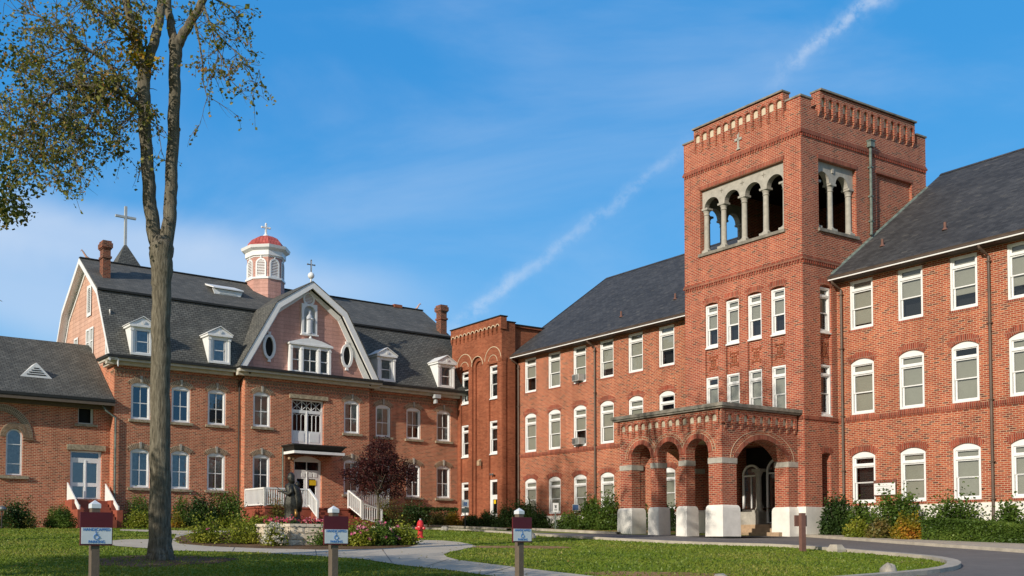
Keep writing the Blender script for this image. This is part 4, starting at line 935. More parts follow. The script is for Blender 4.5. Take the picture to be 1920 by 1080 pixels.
    for i in range(4):
        a, c = PL[i], PL[i+1]; e, f = PI[i], PI[i+1]
        mb.hexa([(a[0], yr, a[1]), (c[0], yr, c[1]), (f[0], yr, f[1]), (e[0], yr, e[1])], [(a[0], yr+.09, a[1]), (c[0], yr+.09, c[1]), (f[0], yr+.09, f[1]), (e[0], yr+.09, e[1])])
        mb.hexa([(a[0]+.0, yr+.09, a[1]-.10), (c[0], yr+.09, c[1]-.10), (c[0], yr+.09, c[1]-.16), (a[0], yr+.09, a[1]-.16)], [(a[0], fy, a[1]-.10), (c[0], fy, c[1]-.10), (c[0], fy, c[1]-.16), (a[0], fy, a[1]-.16)])
        sc_ = lambda p: (cx+(p[0]-cx)*.985, p[1]-.10)
        e2, f2 = (cx+(e[0]-cx)*.95, e[1]-.22), (cx+(f[0]-cx)*.95, f[1]-.22 if i in (0, 1, 2, 3) else f[1])
        mb.hexa([(e[0]-.1*(1 if i < 2 else -1), fy-.07, e[1]), (f[0]-.1*(1 if i < 2 else -1), fy-.07, f[1]+.05), (f2[0], fy-.07, f2[1]), (e2[0], fy-.07, max(10.5, e2[1]))], [(e[0]-.1*(1 if i < 2 else -1), fy-.003, e[1]), (f[0]-.1*(1 if i < 2 else -1), fy-.003, f[1]+.05), (f2[0], fy-.003, f2[1]), (e2[0], fy-.003, max(10.5, e2[1]))])
    b(mb, 'rake_board', M['white'], fg)
    mb = MB(); PT = [(-17.24, 10.53), (-14.80, 14.66), (cx, 16.27), (-9.76, 14.66), (-7.32, 10.53)]
    for i, (p, q) in enumerate(zip(PT, PT[1:])):
        back0 = .3 if i in (0,) else k0+.4
        dm = {0: (-.2, k0+.3), 1: (k0+.3, rd-1.0), 2: (rd-1.0, k0+.3), 3: (k0+.3, -.2)}[i]
        mb.hexa([(p[0], yr-.03, p[1]-.05), (q[0], yr-.03, q[1]-.05), (q[0], dm[1], q[1]-.05), (p[0], dm[0], p[1]-.05)], [(p[0], yr-.03, p[1]), (q[0], yr-.03, q[1]), (q[0], dm[1], q[1]), (p[0], dm[0], p[1])])
    b(mb, 'gable_roof', M['slateA'], fg)
    # round vent, niche with statue, oval windows, triple window
    F = FRONT(fy); mb = MB(); ringblocks(mb, F, -12.29, 15.22, .30, .30, .12, 16, -.09, -.003, 0, 0)
    for t in range(16):
        a0, a1 = -pi*t/16, -pi*(t+1)/16; P = lambda t_, r: (-12.29+r*cos(t_), 15.22+r*sin(t_)); q = [P(a0, .304), P(a1, .304), P(a1, .42), P(a0, .42)]
        mb.hexa([F(u, z, -.09) for u, z in q], [F(u, z, -.003) for u, z in q])
    for k in range(6): z = 14.98+k*.09; hw = sqrt(max(.001, .29**2-(z+.02-15.22)**2)); mb.box(-12.29-hw, -12.29+hw, fy-.05, fy-.02, z, z+.05)
    b(mb, 'round_vent', M['white'], fg)
    mb = MB(); ww0, ww1 = -12.83, -11.73
    wall(mb, ww0, ww1, 13.0, 14.90, [op(ww0+.15, ww1-.15, 13.1, 14.78, .36)], (lambda u, z, d: F(u, z, d-.16)), .157, back=1); mb.face([F(ww0, 13, -.16), F(ww0, 13, 0), F(ww0, 14.9, 0), F(ww0, 14.9, -.16)]); mb.face([F(ww1, 13, -.16), F(ww1, 13, 0), F(ww1, 14.9, 0), F(ww1, 14.9, -.16)])
    mb.box(ww0-.06, ww1+.06, fy-.26, fy-.003, 12.92, 13.0); mb.face([F(ww0, 14.9, -.16), F(ww1, 14.9, -.16), F(ww1, 14.9, 0), F(ww0, 14.9, 0)])
    b(mb, 'niche', [M['white'], M['niche']], fg)
    for cc in (-15.05, -9.49):
        mb = MB(); n = 28; zc = 11.94
        def P(t, e): return (cc+(.27+e)*cos(t), zc+(.60+e)*sin(t))
        for i in range(n):
            t0, t1 = 2*pi*i/n, 2*pi*(i+1)/n; q = [P(t0, 0), P(t1, 0), P(t1, .17), P(t0, .17)]
            mb.hexa([F(u, z, -.13) for u, z in q], [F(u, z, -.003) for u, z in q])
        for sg in (-1, 1):
            z = zc+sg*.74; mb.prism([(-.07, 0), (.07, 0), (.11, .18*sg), (-.11, .18*sg)], lambda p, q: F(cc+p, z+q, -.13), lambda p, q: F(cc+p, z+q, -.003))
        o = b(mb, 'oval_window', M['white'], fg)
        g = MB(); g.face([F(*P(2*pi*i/n, 0), -.02) for i in range(n)]); b(g, 'pane', M['dark'], fg)
    # triple window with low pediment
    mb = MB(); a, c = -13.72, -10.74
    Z0, Z1 = 10.62, 12.05
    FT = lambda u, z, d: F(u, z, d-.22)
    wall(mb, a, c, Z0-.1, 12.25, [op(-13.50, -12.98, Z0+.05, Z1), op(-12.72, -11.76, Z0+.05, Z1), op(-11.50, -10.96, Z0+.05, Z1)], FT, .12, back=1)
    for u in (a, c): mb.face([FT(u, Z0-.1, 0), FT(u, Z0-.1, .22), FT(u, 12.25, .22), FT(u, 12.25, 0)])
    mb.box(a-.08, c+.08, fy-.34, fy-.003, 12.25, 12.36)
    mb.prism([(a-.12, 12.36), (c+.12, 12.36), ((a+c)/2+.75, 12.62), ((a+c)/2, 12.74), ((a+c)/2-.75, 12.62)], lambda p, q: (p, fy-.30, q), lambda p, q: (p, fy-.003, q))
    mb.lathe([(.05, 12.7), (.10, 12.8), (.05, 12.88), (.01, 12.98)], ((a+c)/2, fy-.18, 0), 10)
    for u in (-13.61, -12.85, -11.63, -10.85):
        mb.box(u-.075, u+.075, fy-.27, fy-.22, Z0-.08, 12.2); mb.box(u-.10, u+.10, fy-.29, fy-.22, 11.98, 12.08)
    for u0, u1 in ((-13.50, -12.98), (-12.72, -11.76), (-11.50, -10.96)):
        mb.box(u0, u1, fy-.17, fy-.12, 11.31, 11.37)
        if u1-u0 > .8: mb.box((u0+u1)/2-.02, (u0+u1)/2+.02, fy-.17, fy-.12, Z0, Z1)
        for u in (u0, u1-.04): mb.box(u, u+.04, fy-.17, fy-.12, Z0, Z1)
    o = b(mb, 'triple_window', [M['white'], M['curtain']], fg)
    g = MB(); g.face([(a+.1, fy-.135, Z0), (c-.1, fy-.135, Z0), (c-.1, fy-.135, Z1), (a+.1, fy-.135, Z1)]); b(g, 'pane', M['glass'], fg)
    # finial cross on gable
    mb = MB(); X = cx; Y = yr+.25
    mb.lathe([(.07, 16.2), (.05, 16.42), (.05, 16.45)], (X, Y, 0), 10); mb.sphere((X, Y, 16.66), .21, 14, 10); mb.tube([(X, Y, 16.8), (X, Y, 17.62)], .035, 8); b(mb, 'finial_ball', M['white'], fg, smooth=True)
    mb = MB(); mb.box(X-.035, X+.035, Y-.03, Y+.03, 16.9, 17.60); mb.box(X-.25, X+.25, Y-.029, Y+.029, 17.32, 17.38)
    for p in ((X-.25, 17.35), (X+.25, 17.35), (X, 17.62)): mb.sphere((p[0], Y, p[1]), .055, 8, 6)
    b(mb, 'finial_cross', M['metal'], fg)
    # dormers
    def dormer():
        d = MB(); F0 = FRONT(-.62); DY = -.32
        w2 = .70
        wall(d, -w2, w2, 10.62, 12.22, [op(-.41, .41, 10.78, 12.0)], F0, .10, back=1)
        for sg in (-1, 1): d.face([(sg*w2, -.62, 10.62), (sg*w2, -.62, 12.22), (sg*w2, .45, 12.22), (sg*w2, -.55, 10.60)]) ; d.face([(sg*w2, -.62, 10.62), (sg*w2, .6, 12.22), (sg*w2, -.30+.0, 12.22)]) if False else None
        for sg in (-1, 1):
            d.box(sg*w2-.12 if sg > 0 else -w2, w2 if sg > 0 else -w2+.12, -.67, -.622, 10.62, 12.05); d.box(sg*(w2-.06)-.10, sg*(w2-.06)+.10, -.70, -.622, 11.98, 12.12)
        d.box(-w2-.10, w2+.10, -.78, .35, 12.20, 12.32)
        d.prism([(-w2-.12, 12.32), (w2+.12, 12.32), (0, 12.74)], lambda p, q: (p, -.74, q), lambda p, q: (p, -.67, q))
        for sg in (-1, 1): d.hexa([(sg*(w2+.15), -.80, 12.32), (0, -.80, 12.78), (0, 1.0, 12.78), (sg*(w2+.15), .5, 12.32)], [(sg*(w2+.15), -.80, 12.36), (0, -.80, 12.83), (0, 1.0, 12.83), (sg*(w2+.15), .5, 12.36)], 0)
        d.lathe([(.001, 0), (.10, .02), (.10, .05)], (0, -.75, 12.47), 10, 0, Matrix.Rotation(pi/2, 3, 'X'))
        d.box(-.36, .36, -.58, -.535, 11.36, 11.41); d.box(-w2, w2, -.68, -.622, 10.60, 10.72)
        for sg in (-.36, .32): d.box(sg, sg+.04, -.58, -.535, 10.8, 11.98)
        return d
    dm = dormer(); first = None
    for c in (-23.06, -18.30, -6.39, -1.48):
        if first is None:
            first = dm.build('dormer', [M['white'], M['curtain']], root); first.location = (c-OFF[0], 0, -OFF[2])
            g = MB(); g.face([(-.4, -.555, 10.8), (.4, -.555, 10.8), (.4, -.555, 12.0), (-.4, -.555, 12.0)]); g.build('pane', M['glass'], first)
        else: dup(first, root, (c-OFF[0], 0, -OFF[2]))
    # chimneys
    def chimney(u0, u1, d0, d1, zb, zt):
        mb = MB(); mb.box(u0, u1, d0, d1, zb, zt-.5); mb.box(u0-.06, u1+.06, d0-.06, d1+.06, zt-1.05, zt-.92); mb.box(u0-.05, u1+.05, d0-.05, d1+.05, zt-.5, zt-.42); mb.box(u0-.10, u1+.10, d0-.10, d1+.10, zt-.42, zt-.14); mb.box(u0-.04, u1+.04, d0-.04, d1+.04, zt-.14, zt)
        return b(mb, 'chimney', M['brickC'], rf)
    chimney(-24.22, -23.76, 3.0, 3.62, 14.5, 17.95); chimney(-.02, .50, 1.9, 2.45, 13.8, 17.0)
    # eyebrow vent, ridge ornaments
    mb = MB(); z = lambda d: kz+(d-k0)*(rz-kz)/(rd-k0)
    mb.prism([(-17.0, 15.72), (-15.2, 15.72), (-15.05, 16.05), (-17.15, 16.05)], lambda p, q: (p, 3.0, q), lambda p, q: (p, 3.06, q)); mb.hexa([(-17.15, 2.85, 16.05), (-15.05, 2.85, 16.05), (-15.05, 4.2, 16.5), (-17.15, 4.2, 16.5)], [(-17.15, 2.85, 16.12), (-15.05, 2.85, 16.12), (-15.05, 4.2, 16.6), (-17.15, 4.2, 16.6)])
    for k in range(3): mb.box(-16.7, -15.5, 2.97, 2.998, 15.78+k*.08, 15.81+k*.08)
    b(mb, 'roof_vent', M['white'], rf)
    for u in (-24.75, .45):
        sg = 1 if u < -20 else -1
        mb = MB(); mb.tube([(u+.45*sg, rd, rz-.02), (u+.2*sg, rd, rz+.12), (u+.02*sg, rd, rz+.38), (u-.1*sg, rd, rz+.52), (u-.16*sg, rd, rz+.42)], [.08, .07, .05, .035, .02], 6); b(mb, 'ridge_finial', M['pinkside'], rf)
    mb = MB(); mb.box(-1.9, -1.2, rd-.2, rd+.2, rz-.1, rz+.13); b(mb, 'ridge_cap', M['brickS'], rf)
    # cupola
    cu, cd_ = -12.5, 4.8; N8 = 8
    def oct_(r, z): return [(cu+r*cos(pi/8+k*pi/4+.05), cd_+r*sin(pi/8+k*pi/4+.05), z) for k in range(8)]
    def ringb(mb, r0, z0, r1, z1, m=0):
        a, c = oct_(r0, z0), oct_(r1, z1)
        for k in range(8): j = (k+1) % 8; mb.face([a[k], a[j], c[j], c[k]], m)
    mb = MB(); ringb(mb, 1.28, 15.4, 1.28, 17.45); ringb(mb, 1.24, 17.45, 1.24, 18.95); cp = b(mb, 'cupola', M['pink'])
    mb = MB(); ringb(mb, 1.36, 17.40, 1.36, 17.52); ringb(mb, 1.36, 17.52, 1.25, 17.54); ringb(mb, 1.36, 17.40, 1.27, 17.38)
    ringb(mb, 1.27, 18.86, 1.27, 18.92); ringb(mb, 1.27, 18.92, 1.38, 18.96); ringb(mb, 1.38, 18.96, 1.38, 19.28); ringb(mb, 1.38, 19.28, 1.62, 19.42); ringb(mb, 1.62, 19.42, 1.68, 19.60); ringb(mb, 1.68, 19.60, 1.25, 19.72); ringb(mb, 1.38, 18.96, 1.25, 18.92)
    b(mb, 'cornice', M['white'], cp)
    fr = MB(); lv = MB()
    for k in range(8):
        a = Vector(oct_(1.245, 0)[k]); c = Vector(oct_(1.245, 0)[(k+1) % 8]); mid = (a+c)/2; t = (c-a).normalized(); nn = Vector((mid.x-cu, mid.y-cd_, 0)).normalized()
        Mp = lambda u, z, d: tuple(mid+t*u-nn*d+Vector((0, 0, z)))
        wall(fr, -.36, .36, 17.54, 18.82, [op(-.26, .26, 17.62, 18.72, .26)], (lambda u, z, d: Mp(u, z, d-.06)), .05, bottom=False) if False else None
        pa = archpts(-.36, .36, 18.42, .36, 10); pb = archpts(-.26, .26, 18.42, .26, 10)
        for i in range(10):
            q = [pa[i], pa[i+1], pb[i+1], pb[i]]; fr.hexa([Mp(u, z, -.06) for u, z in q], [Mp(u, z, -.002) for u, z in q])
        for sg in (-1, 1): mbox(fr, Mp, sg*.26, sg*.36, 17.54, 18.42, -.06, -.002)
        mbox(fr, Mp, -.04, .04, 18.77, 18.93, -.08, -.002)
        mbox(fr, Mp, -.26, .26, 17.54, 17.62, -.05, -.002)
        for i in range(10): z = 17.64+i*.105; hw = .26 if z < 18.42 else sqrt(max(.0004, .26**2-(z-18.42)**2)); lv.hexa([Mp(-hw, z, -.015), Mp(hw, z, -.015), Mp(hw, z+.065, -.015), Mp(-hw, z+.065, -.015)], [Mp(-hw, z-.0, -.055), Mp(hw, z, -.055), Mp(hw, z+.02, -.05), Mp(-hw, z+.02, -.05)])
    b(fr, 'louvre_frame', M['white'], cp); b(lv, 'louvre', M['white'], cp)
    mb = MB(); R8 = [(1.30, 19.68), (1.20, 19.95), (.95, 20.25), (.55, 20.46), (.12, 20.55)]
    for (r0, z0), (r1, z1) in zip(R8, R8[1:]): ringb(mb, r0, z0, r1, z1)
    b(mb, 'dome', M['redtile'], cp)
    mb = MB(); mb.lathe([(.22, 20.48), (.18, 20.62), (.08, 20.72), (.08, 20.8)], (cu, cd_, 0), 10); mb.box(cu-.055, cu+.055, cd_-.05, cd_+.05, 20.75, 21.38); mb.box(cu-.28, cu+.28, cd_-.049, cd_+.049, 21.10, 21.20)
    for p in ((cu-.3, 21.15), (cu+.3, 21.15), (cu, 21.40)): mb.sphere((p[0], cd_, p[1]), .075, 8, 6)
    b(mb, 'cupola_cross', M['white'], cp)
    # upper double door with lattice, lintel
    FB = FRONT(BD); mb = MB(); a, c = -13.39, -11.11; m_ = (a+c)/2
    wall(mb, a, c, 6.13, 8.93, [op(a+.10, c-.10, 8.28, 8.84), op(a+.16, m_-.10, 6.98, 8.08), op(m_+.10, c-.16, 6.98, 8.08)], (lambda u, z, d: FB(u, z, d+.16)), .08)
    for k in range(3):
        u0 = a+.12+(c-a-.24)*k/3; u1 = a+.12+(c-a-.24)*(k+1)/3
        for p, q in (((u0, 8.28), (u1, 8.84)), ((u0, 8.84), (u1, 8.28))): mb.tube([(p[0], BD+.2, p[1]), (q[0], BD+.2, q[1])], .018, 4)
        mb.box(u0-.015, u0+.015, BD+.18, BD+.22, 8.28, 8.84)
        mb.tube([((u0+u1)/2, BD+.2, 8.28), ((u0+u1)/2, BD+.2, 8.84)], .012, 4)
    for h0, h1 in ((a+.16, m_-.10), (m_+.10, c-.16)):
        w_ = (h1-h0)/3
        for k in range(3):
            pts = archpts(h0+w_*k, h0+w_*(k+1), 7.88, w_/2, 8); mb.tube([(p, BD+.2, q) for p, q in pts], .018, 4)
            if k: mb.box(h0+w_*k-.015, h0+w_*k+.015, BD+.18, BD+.22, 6.98, 7.9)
        mb.box(h0+.1, h1-.1, BD+.14, BD+.165, 6.3, 6.85)
    mb.box(m_-.03, m_+.03, BD+.13, BD+.17, 6.15, 8.2); ud = b(mb, 'upper_door', M['white'])
    g = MB(); g.face([(a+.05, BD+.225, 6.9), (c-.05, BD+.225, 6.9), (c-.05, BD+.225, 8.9), (a+.05, BD+.225, 8.9)]); b(g, 'pane', M['glass'], ud)
    mb = MB(); mb.box(-13.58, -10.84, BD-.10, BD-.003, 8.95, 9.20); b(mb, 'lintel', M['rough'])
    # canopy
    mb = MB(); y0 = -2.16
    mb.box(-14.12, -10.35, y0-.05, BD-.003, 5.90, 5.99); mb.hexa([(-13.85, y0+.35, 5.55), (-10.62, y0+.35, 5.55), (-10.62, BD-.003, 5.55), (-13.85, BD-.003, 5.55)], [(-14.05, y0, 5.90), (-10.42, y0, 5.90), (-10.42, BD-.003, 5.90), (-14.05, BD-.003, 5.90)])
    cn = b(mb, 'canopy', M['darktrim'])
    mb = MB(); mb.box(-14.02, -10.45, y0+.02, y0+.12, 5.42, 5.58); mb.box(-14.02, -13.92, y0+.12, BD-.003, 5.42, 5.58); mb.box(-10.55, -10.45, y0+.12, BD-.003, 5.42, 5.58); b(mb, 'fascia', M['white'], cn)
    mb = MB(); mb.box(-13.9, -10.57, y0+.13, BD-.01, 5.45, 5.49); b(mb, 'soffit', M['soffit'], cn)
    # lower double door
    mb = MB(); a, c = -13.216, -11.224; m_ = (a+c)/2
    wall(mb, a, c, 1.99, 5.14, [op(a+.14, m_-.02, 4.55, 5.05), op(m_+.02, c-.14, 4.55, 5.05), op(a+.30, m_-.18, 3.05, 4.0), op(m_+.14, c-.34, 3.05, 4.0)], (lambda u, z, d: FB(u, z, d+.16)), .07)
    pr = archpts(a, c, 5.14, .28, 10)
    for (p, q), (r_, s_) in zip(pr, pr[1:]): mb.face([(p, BD+.16, 5.14), (r_, BD+.16, 5.14), (r_, BD+.16, s_), (p, BD+.16, q)])
    for h0, h1 in ((a+.2, m_-.08), (m_+.08, c-.2)):
        for k in range(2): w_ = (h1-h0)/2; mb.box(h0+w_*k+.06, h0+w_*(k+1)-.06, BD+.135, BD+.165, 4.12, 4.36)
        mb.box(h0+.08, h1-.08, BD+.135, BD+.165, 2.2, 2.8)
    mb.box(m_-.025, m_+.025, BD+.12, BD+.17, 2.0, 4.45); ld = b(mb, 'front_door', M['white'])
    g = MB(); g.face([(a+.05, BD+.215, 2.9), (c-.05, BD+.215, 2.9), (c-.05, BD+.215, 5.1), (a+.05, BD+.215, 5.1)]); b(g, 'pane', M['glass'], ld)
    mb = MB(); mb.box(-12.02, -11.56, BD+.13, BD+.15, 3.62, 3.94); b(mb, 'notice', M['yellow'], ld)
    mb = MB(); mb.sphere((-12.3, BD+.10, 3.0), .04, 8, 6); b(mb, 'door_handle', M['metal'], ld)
    # light beside the door, floodlight under the eaves
    mb = MB(); mb.box(-13.6, -13.4, BD-.14, BD-.003, 5.14, 5.30)
    for sg in (-.14, .12): mb.lathe([(.03, 0), (.10, .05), (.10, .16), (.02, .18)], (-13.5+sg, BD-.2, 5.10), 10)
    b(mb, 'twin_lamp', M['steps'])
    mb = MB(); mb.box(-2.48, -2.0, -.75, -.45, 9.83, 10.08); mb.box(-2.30, -2.18, -.6, -.3, 9.5, 9.85); b(mb, 'floodlight', M['niche'])
    # downpipes
    for u, y in ((BL-.12, -.12), (BR+.14, -.1)):
        mb = MB(); mb.tube([(u+.3*(1 if u < -12 else -1), y-.9, 10.2), (u+.1*(1 if u < -12 else -1), y-.4, 10.0), (u, y, 9.7), (u, y, .9)], .055, 8); b(mb, 'downpipe', M['darktrim'])
    mb = MB(); mb.tube([(-14.05, BD-.1, 5.8), (-14.05, BD-.1, 2.2)], .05, 8); b(mb, 'downpipe', M['copper'])
    mb = MB(); mb.tube([(UL-.7, .2, 7.9), (UL-.5, -.05, 7.4), (UL+.06, -.12, 7.0), (UL+.06, -.12, 1.4)], .055, 8); b(mb, 'downpipe', M['copper'])
    # platform, steps and white railings
    PF = -3.31
    mb = MB(); mb.box(-16.58, -10.9, PF, BD-.003, .3, 2.02); mb.box(-16.64, -7.4, PF-.04, BD-.003, 2.03, 2.13); mb.box(-10.897, -7.5, -2.6, BD-.7, .3, 2.025)
    for k in range(6): mb.box(-13.5, -10.95, PF-.3*(k+1), PF-.3*k-.003, .3, 1.85-.17*k)
    for u in (-13.78, ): mb.box(u, u+.25, PF-1.9, PF-.044, .3, 1.2)
    mb.box(-10.86, -9.1, PF-.9, PF-.02, .3, 1.58)
    for k in range(4): mb.box(-10.3+.3*k, -8.9+.0*k, PF-.95, PF-.45, .3, 1.60-.14*k) if False else None
    b(mb, 'platform', M['redbase'])
    def rail(p, q, h=1.04, low=.10, n=None, post=(1, 1)):
        mb = MB(); p = Vector(p); q = Vector(q); d = q-p; L_ = Vector((d.x, d.y, 0)).length; n = n or max(2, int(L_/.15)); t = Vector((d.x, d.y, 0)).normalized(); s_ = Vector((-t.y, t.x, 0))
        def bar(a, c, hw, hh): mb.hexa([tuple(a+s_*hw+Vector((0, 0, hh))), tuple(a-s_*hw+Vector((0, 0, hh))), tuple(a-s_*hw-Vector((0, 0, hh))), tuple(a+s_*hw-Vector((0, 0, hh)))], [tuple(c+s_*hw+Vector((0, 0, hh))), tuple(c-s_*hw+Vector((0, 0, hh))), tuple(c-s_*hw-Vector((0, 0, hh))), tuple(c+s_*hw-Vector((0, 0, hh)))])
        Z = Vector((0, 0, 1)); bar(p+Z*h, q+Z*h, .055, .045); bar(p+Z*low, q+Z*low, .035, .035)
        for i in range(1, n):
            c = p+d*i/n; mb.box(c.x-.03, c.x+.03, c.y-.03, c.y+.03, c.z+low, c.z+h)
        for c, f in zip((p, q), post):
            if f: mb.box(c.x-.055, c.x+.055, c.y-.055, c.y+.055, c.z-(.9 if f == 2 else 0), c.z+h+.05)
        return b(mb, 'railing', M['white'])
    z = 2.14
    rail((-16.55, BD-.12, z), (-16.55, PF+.06, z)); rail((-16.55, PF+.06, z), (-13.65, PF+.06, z)); rail((-13.65, PF+.0, z), (-13.65, PF-1.0, z-.72), post=(0, 2))
    rail((-10.85, PF+.06, z), (-7.55, PF+.7, z)); rail((-10.85, PF+.0, z), (-10.55, PF-.9, z-.62), post=(0, 1)); rail((-10.45, PF-.9, z-.70), (-9.1, PF-.9, z-1.05), h=.95, post=(1, 2))
    return root, OFF
house_root, HOFF = house()
# ================================================================ chapel wing at the left
def chapel():
    OFF = (-30, .6, 1.2)
    root = thing('chapel_wing', 'low brick chapel wing with arched window and white double door, at the far left', 'chapel', AW(*OFF), YA)
    b = lambda mb, n, m, p=root, **k: mb.build(n, m, p, OFF, **k)
    y = .6; U0, U1 = -44, -24.46
    mb = MB(); wall(mb, U0, U1, -.2, 8.0, [op(-30.20, -29.32, 3.58, 6.12, .44), op(-26.32, -25.42, 6.63, 7.55), op(-26.70, -24.92, 2.35, 5.12)], FRONT(y), .35, 0, back=1)
    mb.face([(U0, y, -1), (U0, 9.0, -1), (U0, 9.0, 8), (U0, 4.6, 11.8), (U0, y, 8)]); wall(mb, U0, U1, -.2, 8.0, [], BACK(9.2), 0)
    b(mb, 'wall', [M['brickA'], M['dark']])
    mb = MB(); mb.box(U0, U1-.003, y-.07, y-.003, -.2, 2.42); b(mb, 'plinth', M['brickA'])
    mb = MB(); jt = MB(); F = FRONT(y)
    for e in (0, .17): ringblocks(mb, F, -29.76, 5.68, .44+e, .44+e, .15, 22+int(e*40), -.04, .02, 0, .35)
    arcband(jt, F, -29.76, 5.68, .44, .44, .0, .34, 24, -.02, .02)
    for e in (0, .2): ringblocks(mb, F, -30.55, 5.65, 1.36+e, 1.36+e, .17, 52, -.05, .02, 0, .35)
    arcband(jt, F, -30.55, 5.65, 1.36, 1.36, .0, .40, 50, -.025, .02)
    mb.box(-29.3, -28.72, y-.09, y-.003, 5.52, 5.60)
    b(mb, 'arch_bricks', M['brickAd']); b(jt, 'arch_mortar', M['joint'])
    mb = MB(); mb.box(-30.6, -29.0, y-.14, y+.05, 3.40, 3.56); b(mb, 'sill', M['rough']); mb = MB(); mb.box(-26.5, -25.2, y-.10, y+.05, 6.48, 6.62); b(mb, 'sill', M['rough']); mb = MB(); mb.box(-26.92, -24.72, y-.10, y+.05, 5.14, 5.44); b(mb, 'lintel', M['rough'])
    # windows and door
    mb = MB(); pa = archpts(-30.2, -29.32, 5.68, .44, 14); pb = archpts(-30.11, -29.41, 5.68, .35, 14)
    for i in range(14):
        q = [pa[i], pa[i+1], pb[i+1], pb[i]]; mb.hexa([F(u, z, .08) for u, z in q], [F(u, z, .15) for u, z in q])
    for u in (-30.197, -29.413): mb.box(u, u+.09, y+.08, y+.15, 3.6, 5.68)
    mb.box(-30.1, -29.42, y+.09, y+.13, 3.6, 3.68); mb.box(-30.1, -29.42, y+.09, y+.13, 5.25, 5.29); mb.box(-30.1, -29.42, y+.09, y+.13, 4.2, 4.23)
    w = b(mb, 'arched_window', M['white']); g = MB()
    for i in range(14): g.face([(pb[i][0], y+.14, 3.6), (pb[i+1][0], y+.14, 3.6), (pb[i+1][0], y+.14, pb[i+1][1]), (pb[i][0], y+.14, pb[i][1])])
    b(g, 'pane', M['glass'], w)
    mb = MB(); mb.box(-30.1, -29.42, y+.2, y+.21, 3.7, 6.05); b(mb, 'curtain', M['curtain'], w)
    mb = MB(); wall(mb, -26.316, -25.424, 6.634, 7.546, [op(-26.24, -25.56, 6.70, 7.5)], FRONT(y+.1), .06); b(mb, 'small_window', M['fasciaA'])
    mb = MB(); a, c = -26.696, -24.924; m_ = (a+c)/2
    wall(mb, a, c, 2.36, 5.115, [op(a+.08, c-.14, 4.72, 5.02), op(a+.17, m_-.1, 3.33, 4.45), op(m_+.08, c-.22, 3.33, 4.45), op(a+.17, m_-.1, 2.5, 3.12), op(m_+.08, c-.22, 2.5, 3.12)], FRONT(y+.12), .06); mb.box(m_-.03, m_+.03, y+.09, y+.14, 2.4, 4.6)
    w = b(mb, 'double_door', M['white']); g = MB(); g.face([(a+.05, y+.17, 2.4), (c-.05, y+.17, 2.4), (c-.05, y+.17, 5.1), (a+.05, y+.17, 5.1)]); b(g, 'pane', M['glass'], w)
    mb = MB(); mb.box(a+.1, c-.1, y+.24, y+.25, 2.45, 4.55); b(mb, 'curtain', M['niche'], w)
    # roof
    mb = MB(); e, ez, r, rz = -.15, 8.02, 4.5, 11.85
    mb.hexa([(U0-.5, e, ez-.1), (U1-.01, e, ez-.1), (U1-.01, r, rz-.1), (U0-.5, r, rz-.1)], [(U0-.5, e, ez), (U1-.01, e, ez), (U1-.01, r, rz), (U0-.5, r, rz)])
    mb.hexa([(U0-.5, r, rz-.1), (U1-.01, r, rz-.1), (U1-.01, 9.6, ez-.1), (U0-.5, 9.6, ez-.1)], [(U0-.5, r, rz), (U1-.01, r, rz), (U1-.01, 9.6, ez), (U0-.5, 9.6, ez)])
    rf = b(mb, 'roof', M['slateA'])
    mb = MB(); mb.box(U0-.5, U1-.01, e-.12, e-.003, 7.86, 8.02); mb.box(U0-.5, U1-.012, e, y-.003, 7.84, 7.90); b(mb, 'gutter', M['darktrim'], rf)
    mb = MB(); mb.box(U0-.5, U1-.012, e-.08, e+.02, 7.66, 7.84); mb.box(U0, U1-.012, y-.2, y-.003, 7.5, 7.83); b(mb, 'fascia', M['postwood'], rf)
    mb = MB(); c0, c1 = -29.40, -27.62; yv = 1.15
    mb.prism([(c0, 9.08), (c1, 9.08), ((c0+c1)/2, 9.92)], lambda p, q: (p, yv, q), lambda p, q: (p, yv+1.3, q))
    b(mb, 'triangular_vent', M['white'], rf)
    mb = MB()
    for k in range(4): z = 9.22+k*.12; hw = .52-.125*k; mb.box((c0+c1)/2-hw, (c0+c1)/2+hw, yv-.02, yv-.003, z, z+.05)
    b(mb, 'louvre', M['darktrim'], rf)
    # entrance steps with brick cheeks and white rails
    mb = MB(); mb.box(-27.0, -24.6, y-1.0, y-.075, .6, 2.30)
    for k in range(6): mb.box(-26.7, -24.95, y-1.0-.3*(k+1), y-1.0-.3*k-.003, .5, 2.12-.18*k)
    for u in (-27.05, -24.88): mb.box(u, u+.33, y-1.6, y-.9, .5, 2.32); mb.box(u+.003, u+.327, y-2.6, y-1.603, .5, 1.75)
    b(mb, 'entrance_steps', M['redbase'])
    for u in (-26.88, -24.72):
        mb = MB(); P = [(y-.15, 3.30), (y-2.3, 1.95), (y-2.3, 1.65), (y-1.35, 2.28), (y-.15, 2.28)]
        mb.prism(P, lambda p, q: (u-.03, p, q), lambda p, q: (u+.03, p, q)); mb.box(u-.04, u+.04, y-2.36, y-2.28, .8, 2.0); b(mb, 'railing', M['white'])
    return root, OFF
chapel()
